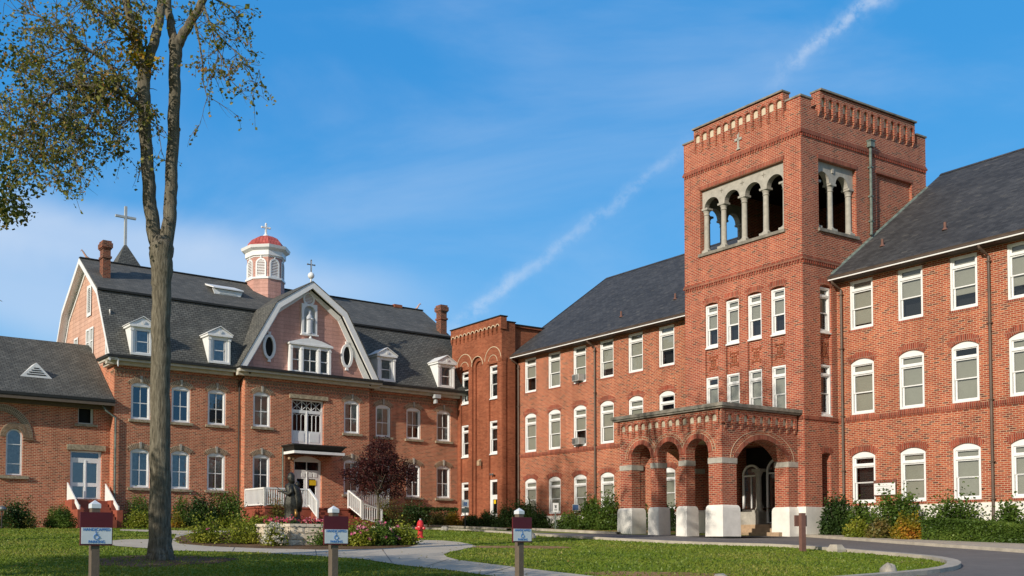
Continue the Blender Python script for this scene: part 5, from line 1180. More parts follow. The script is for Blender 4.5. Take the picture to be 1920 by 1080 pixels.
def spire():
    c = AW(-18.3, 16, 0); root = thing('church_spire', 'grey shingled spire with tall metal cross rising behind the gambrel roof', 'spire', (c.x, c.y, 1.8), YA)
    mb = MB(); r, zb, zt = 2.3, 15.5, 20.15
    mb.box(-1.6, 1.6, -1.6, 1.6, 0, zb-.0)
    mb.build('tower', M['brickA'], root)
    mb = MB(); base = [(-r, -r, zb), (r, -r, zb), (r, r, zb), (-r, r, zb)]
    for i in range(4): mb.face([base[i], base[(i+1) % 4], (0, 0, zt)])
    mb.face(base[::-1]); mb.build('roof', M['slateA'], root)
    mb = MB(); mb.box(-.09, .09, -.09, .09, zt-.25, 22.85); mb.box(-.78, .78, -.08, .08, 21.98, 22.14); mb.build('cross', M['niche'], root)
spire()
# ================================================================ ground, paths, road
from mathutils.geometry import tessellate_polygon
def inpoly(x, y, P):
    c = False; j = len(P)-1
    for i in range(len(P)):
        if ((P[i][1] > y) != (P[j][1] > y)) and (x < (P[j][0]-P[i][0])*(y-P[i][1])/(P[j][1]-P[i][1])+P[i][0]): c = not c
        j = i
    return c
def sheet(name, pts, mat, dz, world=False, kind='structure'):
    P = [Vector((p[0], p[1], gz(p[1])+dz)) if world else G(p[0], p[1], dz) for p in pts]
    mb = MB()
    for t in tessellate_polygon([P]): mb.face([P[i] for i in t])
    o = mb.build(name, mat); o['kind'] = kind
    return [(p.x, p.y) for p in P]
PATH = sheet('path', [(196, 1019), (210, 1014), (234, 1012), (279, 1011.6), (324, 1014), (337, 1020), (392, 1025), (492, 1029), (599, 1031.5), (698, 1030.5), (764, 1027), (784, 1022), (778, 1015), (790, 1013), (830, 1014), (862, 1017), (882, 1021), (893, 1025), (870, 1030), (842, 1036), (832, 1040), (838, 1045), (860, 1051), (941, 1061), (1032, 1072), (1104, 1080), (1200, 1092), (1300, 1108), (1120, 1108), (1000, 1092), (930, 1082), (853, 1071), (750, 1060), (681, 1049), (578, 1042), (475, 1036), (324, 1033), (279, 1029), (215, 1024)], M['path'], .014)
PATH2 = sheet('side_path', [(322, 1013.5), (350, 1013), (342, 1005), (360, 1000), (440, 997.5), (520, 997), (520, 995), (360, 995.5), (300, 994), (225, 992.5), (225, 995.5), (300, 998), (330, 1002), (328, 1008)], M['path'], .008)
ISL = [(700, 989.5), (790, 992), (870, 995), (960, 1001), (1060, 1008), (1150, 1013), (1240, 1018), (1340, 1022), (1440, 1024.5), (1500, 1027.5), (1570, 1033), (1640, 1039), (1700, 1044), (1750, 1049), (1782, 1055.5), (1791, 1062), (1780, 1069), (1740, 1076), (1660, 1083), (1560, 1091), (1400, 1106)]
ROAD = sheet('driveway', [(905, 996.5), (1000, 995), (1160, 1002), (1500, 1006), (1540, 1009), (1700, 1021), (1908, 1036), (2150, 1054), (2300, 1140), (1450, 1140), (1400, 1107)]+ISL[::-1][1:-5]+[(905, 998)], M['asphalt'], .006)
SIDE = sheet('pavement', [(1500, 1001.5), (1560, 1003), (1600, 1005.5), (1700, 1011.5), (1908, 1023.5), (2200, 1041), (2150, 1054), (1908, 1036), (1700, 1021), (1540, 1009), (1500, 1006.3)], M['concrete'], .10)
def kerb(name, px, w, h, closed=False, mat='concrete'):
    P = [G(*p) for p in px]; Q = []
    for i, p in enumerate(P):                                 # round the corners a little
        if 0 < i < len(P)-1: Q += [p*.75+P[i-1]*.25 if False else (P[i-1]*.2+p*.8), P[i+1]*.2+p*.8]
        else: Q.append(p)
    mb = MB(); L_ = []
    for i, p in enumerate(Q):
        d = (Q[min(i+1, len(Q)-1)]-Q[max(i-1, 0)]); d.z = 0; d.normalize(); n = Vector((-d.y, d.x, 0)); L_.append((p-n*w/2, p+n*w/2))
    for (a, b_), (c, d) in zip(L_, L_[1:]):
        Z = Vector((0, 0, 1)); mb.face([a+Z*h, b_+Z*h, d+Z*h, c+Z*h]); mb.face([a-Z*.1, a+Z*h, c+Z*h, c-Z*.1]); mb.face([b_-Z*.1, b_+Z*h, d+Z*h, d-Z*.1])
    o = mb.build(name, M[mat]); o['kind'] = 'structure'; return o
kerb('kerb', ISL, .30, .10)
kerb('kerb', [(1505, 1006.5), (1540, 1009), (1700, 1021), (1908, 1036), (2150, 1054)], .16, .115)
kerb('kerb', [(700, 984.5), (790, 987), (900, 991.5), (955, 995)], .3, .12)
kerb('kerb', [(1000, 994.5), (1050, 997), (1100, 999.5), (1160, 1002)], .3, .12)
# beds
BEDS = []
def bed(name, pts, mat, dz=.006): BEDS.append(sheet(name, pts, M[mat], dz))
bed('planting_bed', [(326, 1009), (345, 1004), (430, 1000), (560, 998), (690, 999), (760, 1004), (792, 1012), (784, 1022), (764, 1027), (698, 1030.5), (599, 1031.5), (492, 1029), (392, 1025), (337, 1019.5)], 'mulch', .010)
def wb(name, u0, u1, d0, d1, mat, fr='A', dz=.005):
    f = AW if fr == 'A' else BW
    P = [f(*q, 0) for q in ((u0, d0), (u1, d0), (u1, d1), (u0, d1))]; BEDS.append(sheet(name, [(p.x, p.y) for p in P], M[mat], dz, world=True))
wb('planting_bed', -44, -16.7, -3.6, .5, 'mulch'); wb('planting_bed', -16.7, -7, -6.0, -.7, 'mulch', dz=.0075); wb('planting_bed', -7, .6, -4.6, 0, 'straw')
wb('planting_bed', -58.3, -36.4, 38.2, 42.6, 'straw', 'B', .0045); wb('planting_bed', -29.6, -12, 39.7, 42.6, 'mulch', 'B')
o_ = MB(); A_ = [BW(-37.0, 34.9, .385), BW(-29.4, 34.9, .385), BW(-29.4, 40.3, .40), BW(-37.0, 40.3, .41)]
for a in (A_,): o_.face(a)
o_.build('porch_floor', M['asphalt'])['kind'] = 'structure'
def ellipse(name, c, rx, ry, mat, dz, n=36, seed=1):
    r = random.Random(seed); ph = [r.uniform(0, 6) for _ in range(4)]; P = []
    for i in range(n):
        t = 2*pi*i/n; k = 1+.10*sin(3*t+ph[0])+.06*sin(7*t+ph[1]); P.append((c[0]+rx*k*cos(t), c[1]+ry*k*sin(t)))
    BEDS.append(sheet(name, P, M[mat], dz, world=True))
TB = G(300, 1049)
ellipse('mulch_ring', (TB.x+.1, TB.y-.5), 1.75, 2.3, 'mulch', .008)
c_ = G(1230, 1077); ellipse('bare_soil', (c_.x, c_.y), 1.6, .75, 'straw', .006, seed=4)
c_ = G(970, 1026); ellipse('bare_soil', (c_.x, c_.y), 2.0, 1.0, 'straw', .005, seed=6)
# grass blades over the lawn: one mass nobody could count
def grass():
    r = random.Random(11); mb = MB(); uvs = []
    polys = [PATH, PATH2, ROAD, SIDE]
    n = 0
    while n < 90000:
        y = 17+38*r.random()**1.5; x = r.uniform(-.40*y-1, .70*y+1)
        if any(inpoly(x, y, P) for P in polys): continue
        if any(inpoly(x, y, P) for P in BEDS) and r.random() > (.30 if y < 31 else 0): continue
        w = BW(0, 0, 0); s_ = x*Bs.x+y*Bs.y; q = x*Bw.x+y*Bw.y
        if q > 41.5 or (q > 34.8 and s_ < -29 and s_ > -37.2): continue
        n += 1; h = r.uniform(.02, .05)*(1+.6*(r.random() < .1)); a = r.uniform(0, 2*pi); wd = .011+.0006*y; z = gz(y)
        lx, ly = r.gauss(0, .025), r.gauss(0, .025); k = len(mb.v)
        mb.v += [(x-cos(a)*wd, y-sin(a)*wd, z), (x+cos(a)*wd, y+sin(a)*wd, z), (x+lx, y+ly, z+h)]
        mb.f.append([k, k+1, k+2]); mb.mi.append(0); v = .5+.35*sin(x*.9+sin(y*.7))*sin(y*.55+1)*.6+.08+r.gauss(0, .10); uvs.append((min(1, max(0, v)), .5))
    o = mb.build('grass', M['grass'], uvs=uvs); o['kind'] = 'stuff'
grass()
# ================================================================ trees
def twig(mb, p, d, L_, r0, rnd, depth, tips):
    n = 5; pts = [p.copy()]; dd = d.normalized()
    for i in range(n):
        dd = (dd+fuzz(rnd, .16)+Vector((0, 0, -.03))).normalized(); pts.append(pts[-1]+dd*L_/n)
    mb.tube(pts, [r0*(1-.75*i/n) for i in range(n+1)], 5)
    for i in range(1, n+1):
        if i >= 2: tips.append(pts[i])
        if depth > 0 and rnd.random() < .8: twig(mb, pts[i], (dd+fuzz(rnd, .75)+Vector((0, 0, -.15))).normalized(), L_*.55, r0*.5, rnd, depth-1, tips)
def big_tree():
    rnd = random.Random(5); base = G(300, 1050); Y = base.y
    root = thing('tall_tree', 'tall twin-stemmed hardwood on the lawn with rough grey trunk and thin autumn leaves', 'tree', base)
    off = tuple(base)
    S = lambda x, y, dy=0: Wp(x, y, Y+dy)
    pxm = Y/FPX
    mb = MB()
    def stem(L_, n=16):
        pts = []; rad = []
        for i, (x, y, w, dy) in enumerate(L_):
            pts.append(S(x, y, dy)); rad.append(w*.5*pxm)
        P = []; R = []
        for i in range(len(pts)-1):
            for k in range(5):
                t = k/5; P.append(pts[i].lerp(pts[i+1], t)+Vector((sin(i*5.1+k*1.3)*.012, cos(i*3.3+k*1.7)*.012, 0))); R.append((rad[i]*(1-t)+rad[i+1]*t)*(1+.025*sin(i*7+k*2.3)))
        P.append(pts[-1]); R.append(rad[-1]); mb.tube(P, R, n)
    stem([(300, 1060, 56, 0), (300, 1046, 50, 0), (300, 1030, 45, 0), (300, 1000, 42, 0), (300, 900, 40, 0), (300, 800, 38.5, 0), (301, 700, 37, 0), (302, 600, 36, 0), (303, 540, 36, 0), (303, 500, 41, 0), (302, 465, 47, 0), (302, 448, 36, 0)], 20)
    for a in range(6):                                        # root flare
        t = a*pi/3+.3; mb.tube([base+Vector((cos(t)*.16, sin(t)*.16, .55)), base+Vector((cos(t)*.24, sin(t)*.24, .16)), base+Vector((cos(t)*.33, sin(t)*.33, -.08))], [.10, .11, .07], 7)
    mb.sphere(S(318, 507, -.0), .10, 10, 8); mb.sphere(S(334, 243, .2), .07, 10, 8)
    stem([(298, 475, 30, 0), (288, 430, 27, 0), (281, 380, 26, 0), (278, 330, 25, -.1), (274, 280, 24, -.1), (270, 200, 24, -.2), (270, 150, 25, -.2), (271, 118, 27, -.2)])
    stem([(307, 475, 30, 0), (316, 430, 27, 0), (320, 380, 25, .1), (321, 330, 24, .1), (325, 250, 23, .2), (327, 180, 23, .2), (328, 120, 23, .2), (330, 78, 28, .2)])
    stem([(270, 128, 20, -.2), (262, 95, 18, -.3), (250, 60, 16, -.4), (240, 20, 15, -.5), (234, -30, 14, -.6), (226, -130, 11, -1.0), (210, -260, 7, -1.5)])
    stem([(273, 128, 20, -.2), (284, 95, 19, -.1), (294, 62, 18, 0), (301, 25, 16, 0), (306, -30, 15, .2), (300, -150, 12, .6), (296, -300, 7, .9)])
    stem([(328, 85, 18, .2), (321, 50, 16, .4), (316, 20, 15, .6), (312, -30, 14, .9), (318, -140, 11, 1.3), (330, -280, 6, 1.6)])
    stem([(333, 85, 20, .2), (345, 62, 19, .1), (360, 38, 17, -.1), (375, 12, 16, -.2), (392, -25, 14, -.4), (425, -110, 11, -.8), (440, -230, 6, -1.0)])
    mb.build('trunk', M['bark'], root, off, smooth=True)
    tips = []; lm = MB()
    def limb(L_, sub=.6, dep=1, tl=.9, step=1):
        pts = [S(x, y, dy) for x, y, w, dy in L_]; rad = [w*.5*pxm for x, y, w, dy in L_]
        lm.tube(pts, rad, 7)
        for i in range(1, len(pts)):
            for _ in range(step):
                if rnd.random() < sub:
                    p = pts[i-1].lerp(pts[i], rnd.random()); d = (pts[i]-pts[i-1]).normalized()
                    twig(lm, p, (d+fuzz(rnd, .8)).normalized(), tl*rnd.uniform(.6, 1.3), rad[i]*.5+.006, rnd, dep, tips)
            if rad[i] < .05: tips.append(pts[i])
    limb([(262, 198, 14, -.2), (240, 184, 11, -.4), (222, 172, 9, -.6), (200, 165, 8, -.8), (160, 161, 6, -.9), (120, 163, 4, -1), (80, 185, 3, -1.1), (30, 205, 2, -1.2)], .9, 1, .9, 3)
    limb([(222, 172, 8, -.5), (219, 150, 7, -.4), (212, 130, 7, -.2), (195, 112, 7, 0), (172, 97, 6, .3), (140, 72, 5, .6), (105, 50, 4, .8), (60, 20, 3, 1), (25, -5, 2, 1.2)], .9, 1, .9, 3)
    limb([(172, 97, 4, .3), (130, 90, 3, .2), (100, 105, 2.5, 0), (60, 118, 2, -.2)], .9, 1, .8, 3)
    limb([(165, 100, 4, .3), (150, 118, 3, .5), (125, 135, 2.5, .8), (95, 140, 2, 1)], .9, 1, .8, 3)
    limb([(148, 163, 4, -.8), (135, 190, 3, -.9), (115, 225, 2.5, -1), (105, 240, 2, -1)], 1, 1, .9, 4)
    limb([(100, 172, 4, -1), (70, 215, 3, -1.3), (45, 250, 2.5, -1.5), (20, 290, 2, -1.7)], 1, 1, 1.0, 4)
    limb([(245, 196, 5, -.2), (250, 215, 3, -.2), (238, 230, 2, -.4), (215, 250, 2, -.6)], 1, 1, .8, 3)
    limb([(200, 165, 4, -.6), (180, 200, 3, -1.0), (165, 235, 2.5, -1.2), (150, 270, 2, -1.4), (140, 300, 2, -1.5)], 1, 1, .8, 4)
    limb([(262, 95, 6, -.3), (235, 60, 4, -.5), (205, 35, 3, -.8), (170, 12, 3, -1), (130, -10, 2, -1.1)], .9, 1, .9, 3)
    limb([(262, 60, 6, -.3), (225, 25, 4, .3), (190, -15, 3, .6)], .9, 1, .9, 3)
    limb([(366, 45, 6, -.1), (374, 80, 3.5, -.3), (380, 120, 3, -.4), (381, 155, 2, -.5), (392, 195, 1.2, -.5)], .6, 1, .7, 2)
    limb([(380, 8, 6, -.2), (392, 40, 4, -.5), (412, 70, 3, -.7), (440, 95, 2, -.8), (462, 112, 1.5, -.9)], 1, 1, .7, 3)
    limb([(395, 45, 3, -.5), (405, 85, 2.5, -.7), (425, 125, 2, -.9), (436, 155, 1.4, -1)], .9, 1, .6, 3)
    limb([(388, -10, 5, -.2), (415, 5, 3, 0), (440, 25, 2, .2), (448, 40, 1.4, .3)], .9, 1, .6, 2)
    limb([(278, 190, 3, -.2), (292, 215, 2, -.5), (298, 250, 1.5, -.6), (304, 290, 1.2, -.6)], .8, 0, .4, 3)
    limb([(272, 290, 3, 0), (262, 320, 2, -.3), (258, 340, 1.4, -.4)], .8, 0, .35, 2)
    lm.build('limb', M['bark'], root, off)
    pts = []; tw_ = MB()
    def spray(c):                                             # a drooping shoot with leaves set along it
        for _ in range(rnd.randint(1, 2)):
            d = Vector((rnd.gauss(0, 1), rnd.gauss(0, 1), rnd.gauss(.1, .5))).normalized(); L_ = rnd.uniform(.35, .85); p = c.copy(); q = [p.copy()]
            for k in range(6): d = (d+Vector((0, 0, -.22))+fuzz(rnd, .10)).normalized(); p = p+d*L_/6; q.append(p.copy())
            tw_.tube([q[0], q[2], q[4], q[6]], [.010, .008, .006, .004], 3)
            for k in range(1, 7):
                for _ in range(rnd.randint(1, 3)): pts.append(q[k]+fuzz(rnd, .05))
    for t in tips:
        if t.z > base.z+14.2 and rnd.random() < .15: continue
        if rnd.random() < (.20 if t.x < Wp(330, 0, t.y).x else .10): spray(t)
    # loose sprays that hang between the limbs
    R = [(60, 25, 55, 30, 26), (130, 50, 60, 35, 34), (190, 40, 45, 40, 26), (75, 110, 60, 40, 30), (140, 130, 60, 40, 30), (200, 85, 30, 35, 22), (60, 190, 55, 40, 42), (120, 215, 60, 40, 42), (185, 205, 45, 35, 30), (40, 260, 42, 35, 44), (95, 285, 50, 30, 46), (150, 285, 35, 28, 26), (225, 235, 25, 35, 22), (235, 275, 16, 25, 12), (165, 320, 16, 14, 6), (125, 325, 26, 18, 16), (70, 320, 30, 20, 18),
         (345, 25, 20, 25, 12), (420, 55, 22, 22, 4), (440, 110, 22, 20, 8), (405, 110, 16, 24, 2), (432, 140, 12, 12, 4), (300, 215, 6, 40, 6), (303, 290, 5, 30, 5), (262, 320, 8, 22, 6)]
    for cx, cy, rx, ry, n in R:
        for _ in range(int(n*(.36 if cy > 170 else .24)*(.62 if 105 < cx < 300 else 1))):
            c = S(cx+rnd.gauss(0, rx*.55), cy+rnd.gauss(0, ry*.55), rnd.uniform(-1.5, 1.5)); spray(c)
    leaves_obj('leaves', pts, .085, M['leaf_autumn'], root, rnd, off); tw_.build('twig', M['bark'], root, off)
    # ivy-like shoots, brighter, on the left stem
    pts = []
    for cx, cy, rx, ry, n in [(255, 60, 11, 48, 24), (260, 100, 16, 26, 18), (268, 120, 26, 16, 16), (285, 122, 16, 14, 9), (248, 35, 10, 22, 12), (240, 95, 14, 18, 12)]:
        for _ in range(n):
            c = S(cx+rnd.gauss(0, rx*.5), cy+rnd.gauss(0, ry*.5), rnd.uniform(-.7, .1))
            for _ in range(rnd.randint(6, 12)): pts.append(c+fuzz(rnd, .11))
    leaves_obj('vine', pts, .10, M['leaf_vine'], root, rnd, off)
    # the crown above the picture
    pts = []; c0 = Vector((base.x, base.y, 17.6))
    for _ in range(480):
        v = fuzz(rnd, 1).normalized()*rnd.random()**.4; c = c0+Vector((v.x*5.2, v.y*4.5, v.z*3.6))
        if c.z < 15.2: continue
        for _ in range(7): pts.append(c+fuzz(rnd, .25))
    leaves_obj('crown', pts, .17, M['leaf_autumn'], root, rnd, off)
big_tree()
def shade_tree(name, label, x, y, h, r, zc, rz, n, trunk=.3, mat='leaf_dark', seed=1, leaf=.16, clumps=(), spray=9):
    rnd = random.Random(seed); z0 = gz(y); root = thing(name, label, 'tree', (x, y, z0)); off = (x, y, z0)
    mb = MB(); top = Vector((x, y, z0+h*.85)); b0 = Vector((x, y, z0-.1)); P = [b0.lerp(top, t/7)+Vector((sin(t*2+seed)*.12, cos(t*1.7)*.12, 0)) for t in range(8)]
    mb.tube(P, [trunk*(1.25 if t == 0 else 1-t/8.5) for t in range(8)], 12); tips = []
    for i in range(14):
        t = rnd.uniform(.38, .98); p = b0.lerp(top, t); a = rnd.uniform(0, 2*pi); e = rnd.uniform(.1, .9); L_ = r*rnd.uniform(.6, 1.0)
        d = Vector((cos(a), sin(a), e)); pts = [p]; dd = d.normalized()
        for k in range(5): dd = (dd+fuzz(rnd, .12)).normalized(); pts.append(pts[-1]+dd*L_/5)
        mb.tube(pts, [trunk*.36*(1-.85*k/5) for k in range(6)], 6)
        for q in pts[2:]: twig(mb, q, dd+fuzz(rnd, .6), r*.28, .03, rnd, 0, tips)
    mb.build('trunk', M['bark'], root, off, smooth=True)
    pts = []
    cl = [(fuzz(rnd, 1).normalized()*rnd.uniform(.45, .95), rnd.uniform(.18, .42)) for _ in range(26)]
    for _ in range(n):
        c, cr_ = rnd.choice(cl); v = c+fuzz(rnd, cr_*.55)
        p = Vector((x+v.x*r, y+v.y*r, z0+zc+v.z*rz))
        for _ in range(spray): pts.append(p+fuzz(rnd, .20))
    for (cx, cy, dd, sx, sy, m) in clumps:
        for _ in range(m):
            p = Wp(cx+rnd.gauss(0, sx*.5), cy+rnd.gauss(0, sy*.5), dd+rnd.uniform(-1, 1))
            for _ in range(spray): pts.append(p+fuzz(rnd, .15))
    leaves_obj('crown', pts, leaf, M[mat], root, rnd, off); return root
shade_tree('broadleaf_tree', 'dark leafy tree whose lower branches hang in at the upper left edge', -16.7, 34, 23, 4.7, 16.8, 5.8, 1300, .32, 'leaf_dark', 3, .14,
           [(10, 375, 33, 24, 36, 34), (35, 395, 33, 20, 14, 12), (15, 410, 33, 18, 14, 14), (25, 330, 33, 30, 24, 26), (5, 290, 33, 16, 40, 18), (52, 365, 33, 12, 10, 5), (0, 230, 33, 10, 30, 8)])
shade_tree('broadleaf_tree', 'small distant treetop just above the chapel roof at the left edge', -27.0, 76, 14.3, 2.0, 12.6, 1.6, 130, .25, 'leaf_dark', 8, .16)
shade_tree('broadleaf_tree', 'spreading tree beyond the left edge that shades the near lawn', -14.2, 13.4, 10, 4.6, 6.4, 1.9, 1500, .28, 'leaf_dark', 12, .12, spray=15)
shade_tree('broadleaf_tree', 'smaller spreading tree close to the viewer beyond the left edge', -9.6, 12.0, 9, 3.6, 6.0, 1.6, 1000, .24, 'leaf_dark', 15, .12, spray=15)
def fallen():
    r = random.Random(44); pts = []; uv = []; mb = MB()
    while len(mb.f) < 650:
        y = 19+26*r.random()**1.3; x = r.uniform(-.38*y, .25*y) if r.random() < .8 else r.uniform(-.38*y, .6*y); s_ = r.uniform(.025, .045); a = r.uniform(0, 2*pi); k = len(mb.v); z = gz(y)+.035
        mb.v += [(x+s_*cos(a), y+s_*sin(a), z), (x+s_*.6*cos(a+1.6), y+s_*.6*sin(a+1.6), z+r.uniform(0, .03)), (x-s_*cos(a), y-s_*sin(a), z), (x+s_*.6*cos(a-1.6), y+s_*.6*sin(a-1.6), z+r.uniform(0, .02))]
        mb.f.append([k, k+1, k+2, k+3]); mb.mi.append(0); uv.append((r.uniform(.5, 1), .5))
    o = mb.build('fallen_leaves', M['leaf_autumn'], uvs=uv); o['kind'] = 'stuff'
fallen()
mb = MB()
for (x0, y0, x1, y1) in ((591, 1031, 594, 1042.5), (440, 1027, 436, 1034.5), (716, 1030, 735, 1056), (842, 1049, 800, 1063), (960, 1064, 905, 1079)):
    a = G(x0, y0, .018); b_ = G(x1, y1, .018); d = (b_-a).normalized(); n_ = Vector((-d.y, d.x, 0))*.012; mb.face([a-n_, a+n_, b_+n_, b_-n_])
struct('path_joint', mb, M['asphalt'])
# ================================================================ shrubs, hedges, flowers
def shrub(name, label, cat, x0, x1, yt, yb, mat, n=1500, leaf=.10, seed=1, loose=.12, box=False, group=None, flowers=None, stems=True, Yb=None, ry=None, spiky=0):
    n = int(n*(3.0 if 790 < x0 < 1110 else 1.9)); leaf *= .84
    rnd = random.Random(seed*31+7); xc = (x0+x1)/2
    pl = None
    if Yb != 'G' and not name.startswith(('rose', 'grass_c', 'white_f')):
        if xc > 1300: pl = (Bw, 41.2 if Yb else 39.55)
        elif xc > 855: pl = (Bw, 41.4 if Yb else 40.1)
        else: pl = (Aw, P0.dot(Aw)+(-1.5 if Yb else -3.4))
    ztop = None
    if pl is None: p = G(xc, yb)
    else:
        r = ray(xc, yb); p = r*(pl[1]/r.dot(pl[0])); r2 = ray(xc, yt); ztop = (r2*(pl[1]/r2.dot(pl[0]))).z; p.z = min(p.z, gz(p.y)+.02)
    k = p.y/FPX; rx = (x1-x0)/2*k; h = (yb-yt)*k
    if ztop is not None: h = ztop-p.z
    ry = ry or max(.45, min(rx*.8, .95)); c = Vector((p.x, p.y+(ry*.4 if pl else ry*.9), (p.z if pl else gz(p.y+ry*.9))-.02))
    root = thing(name, label, cat, c, group=group); off = tuple(c)
    pts = []; lob = [(rnd.uniform(0, 2*pi), rnd.uniform(.1, .95), rnd.uniform(.16, .34)) for _ in range(12)]
    for _ in range(n):
        if box:
            v = Vector((rnd.uniform(-1, 1), rnd.uniform(-1, 1), rnd.uniform(0, 1))); f = rnd.random()
            if f < .45: v.y = -1+abs(rnd.gauss(0, .10))
            elif f < .85: v.z = 1-abs(rnd.gauss(0, .06))
            q = Vector((v.x*rx, v.y*ry, v.z*h))
            q += fuzz(rnd, .035)
        else:
            a = rnd.uniform(0, 2*pi); u = rnd.random(); e = math.asin(u) ; r_ = rnd.random()**.28
            v = Vector((cos(a)*cos(e), sin(a)*cos(e), sin(e)))
            bump = 1+.16*sin(a*3+seed)*cos(e)+.12*sin(a*5+seed*2+e*4)+.10*sin(e*7+a*2)
            s_ = r_*bump*(1+rnd.gauss(0, loose*.5))
            q = Vector((v.x*rx*s_*.95, v.y*ry*s_, v.z*h*s_*.95+rnd.random()*.06*h))
            q.z = q.z*.92+.08*h*rnd.random()
            if rnd.random() < loose: q *= rnd.uniform(1.0, 1.22)
        q.z = max(.03, q.z); pts.append(c+q+Vector((0, 0, (q.y)*GM*0)))
    for _ in range(spiky):                                    # shoots that stand above the mass
        a = rnd.uniform(0, 2*pi); rr = rnd.random()**.5*.9; b0 = c+Vector((cos(a)*rr*rx, sin(a)*rr*ry, h*.75*sqrt(max(0, 1-rr*rr*.8)))); d = Vector((rnd.gauss(0, .35), rnd.gauss(0, .35), 1)).normalized()
        L_ = rnd.uniform(.15, .45)*h
        for j in range(9): pts.append(b0+d*L_*j/9+fuzz(rnd, .03))
    uvb = lambda p: .42+.25*sin(p.x*3.1+seed)*sin(p.z*4+p.y*2)
    leaves_obj('foliage', pts, leaf, M[mat], root, rnd, off, bias=uvb)
    if stems:
        mb = MB()
        for _ in range(7):
            a = rnd.uniform(0, 2*pi); mb.tube([c+Vector((rnd.gauss(0, .08), rnd.gauss(0, .08), -.05)), c+Vector((cos(a)*rx*.3, sin(a)*ry*.3, h*.4)), c+Vector((cos(a)*rx*.6, sin(a)*ry*.6, h*.8))], [.022, .015, .006], 5)
        mb.build('stem', M['bark'], root, off)
    if flowers:
        fm, fn, fs = flowers; ps = []
        for _ in range(fn):
            a = rnd.uniform(pi, 2*pi) if rnd.random() < .8 else rnd.uniform(0, pi); e = math.asin(rnd.uniform(.15, 1)); q = c+Vector((cos(a)*cos(e)*rx, sin(a)*cos(e)*ry, sin(e)*h))*1 if False else c+Vector((cos(a)*cos(e)*rx*1.0, sin(a)*cos(e)*ry*1.02, sin(e)*h*1.02))
            for _ in range(7): ps.append(q+fuzz(rnd, fs*.35))
        leaves_obj('blossom', ps, fs, M[fm], root, rnd, off)
    return root
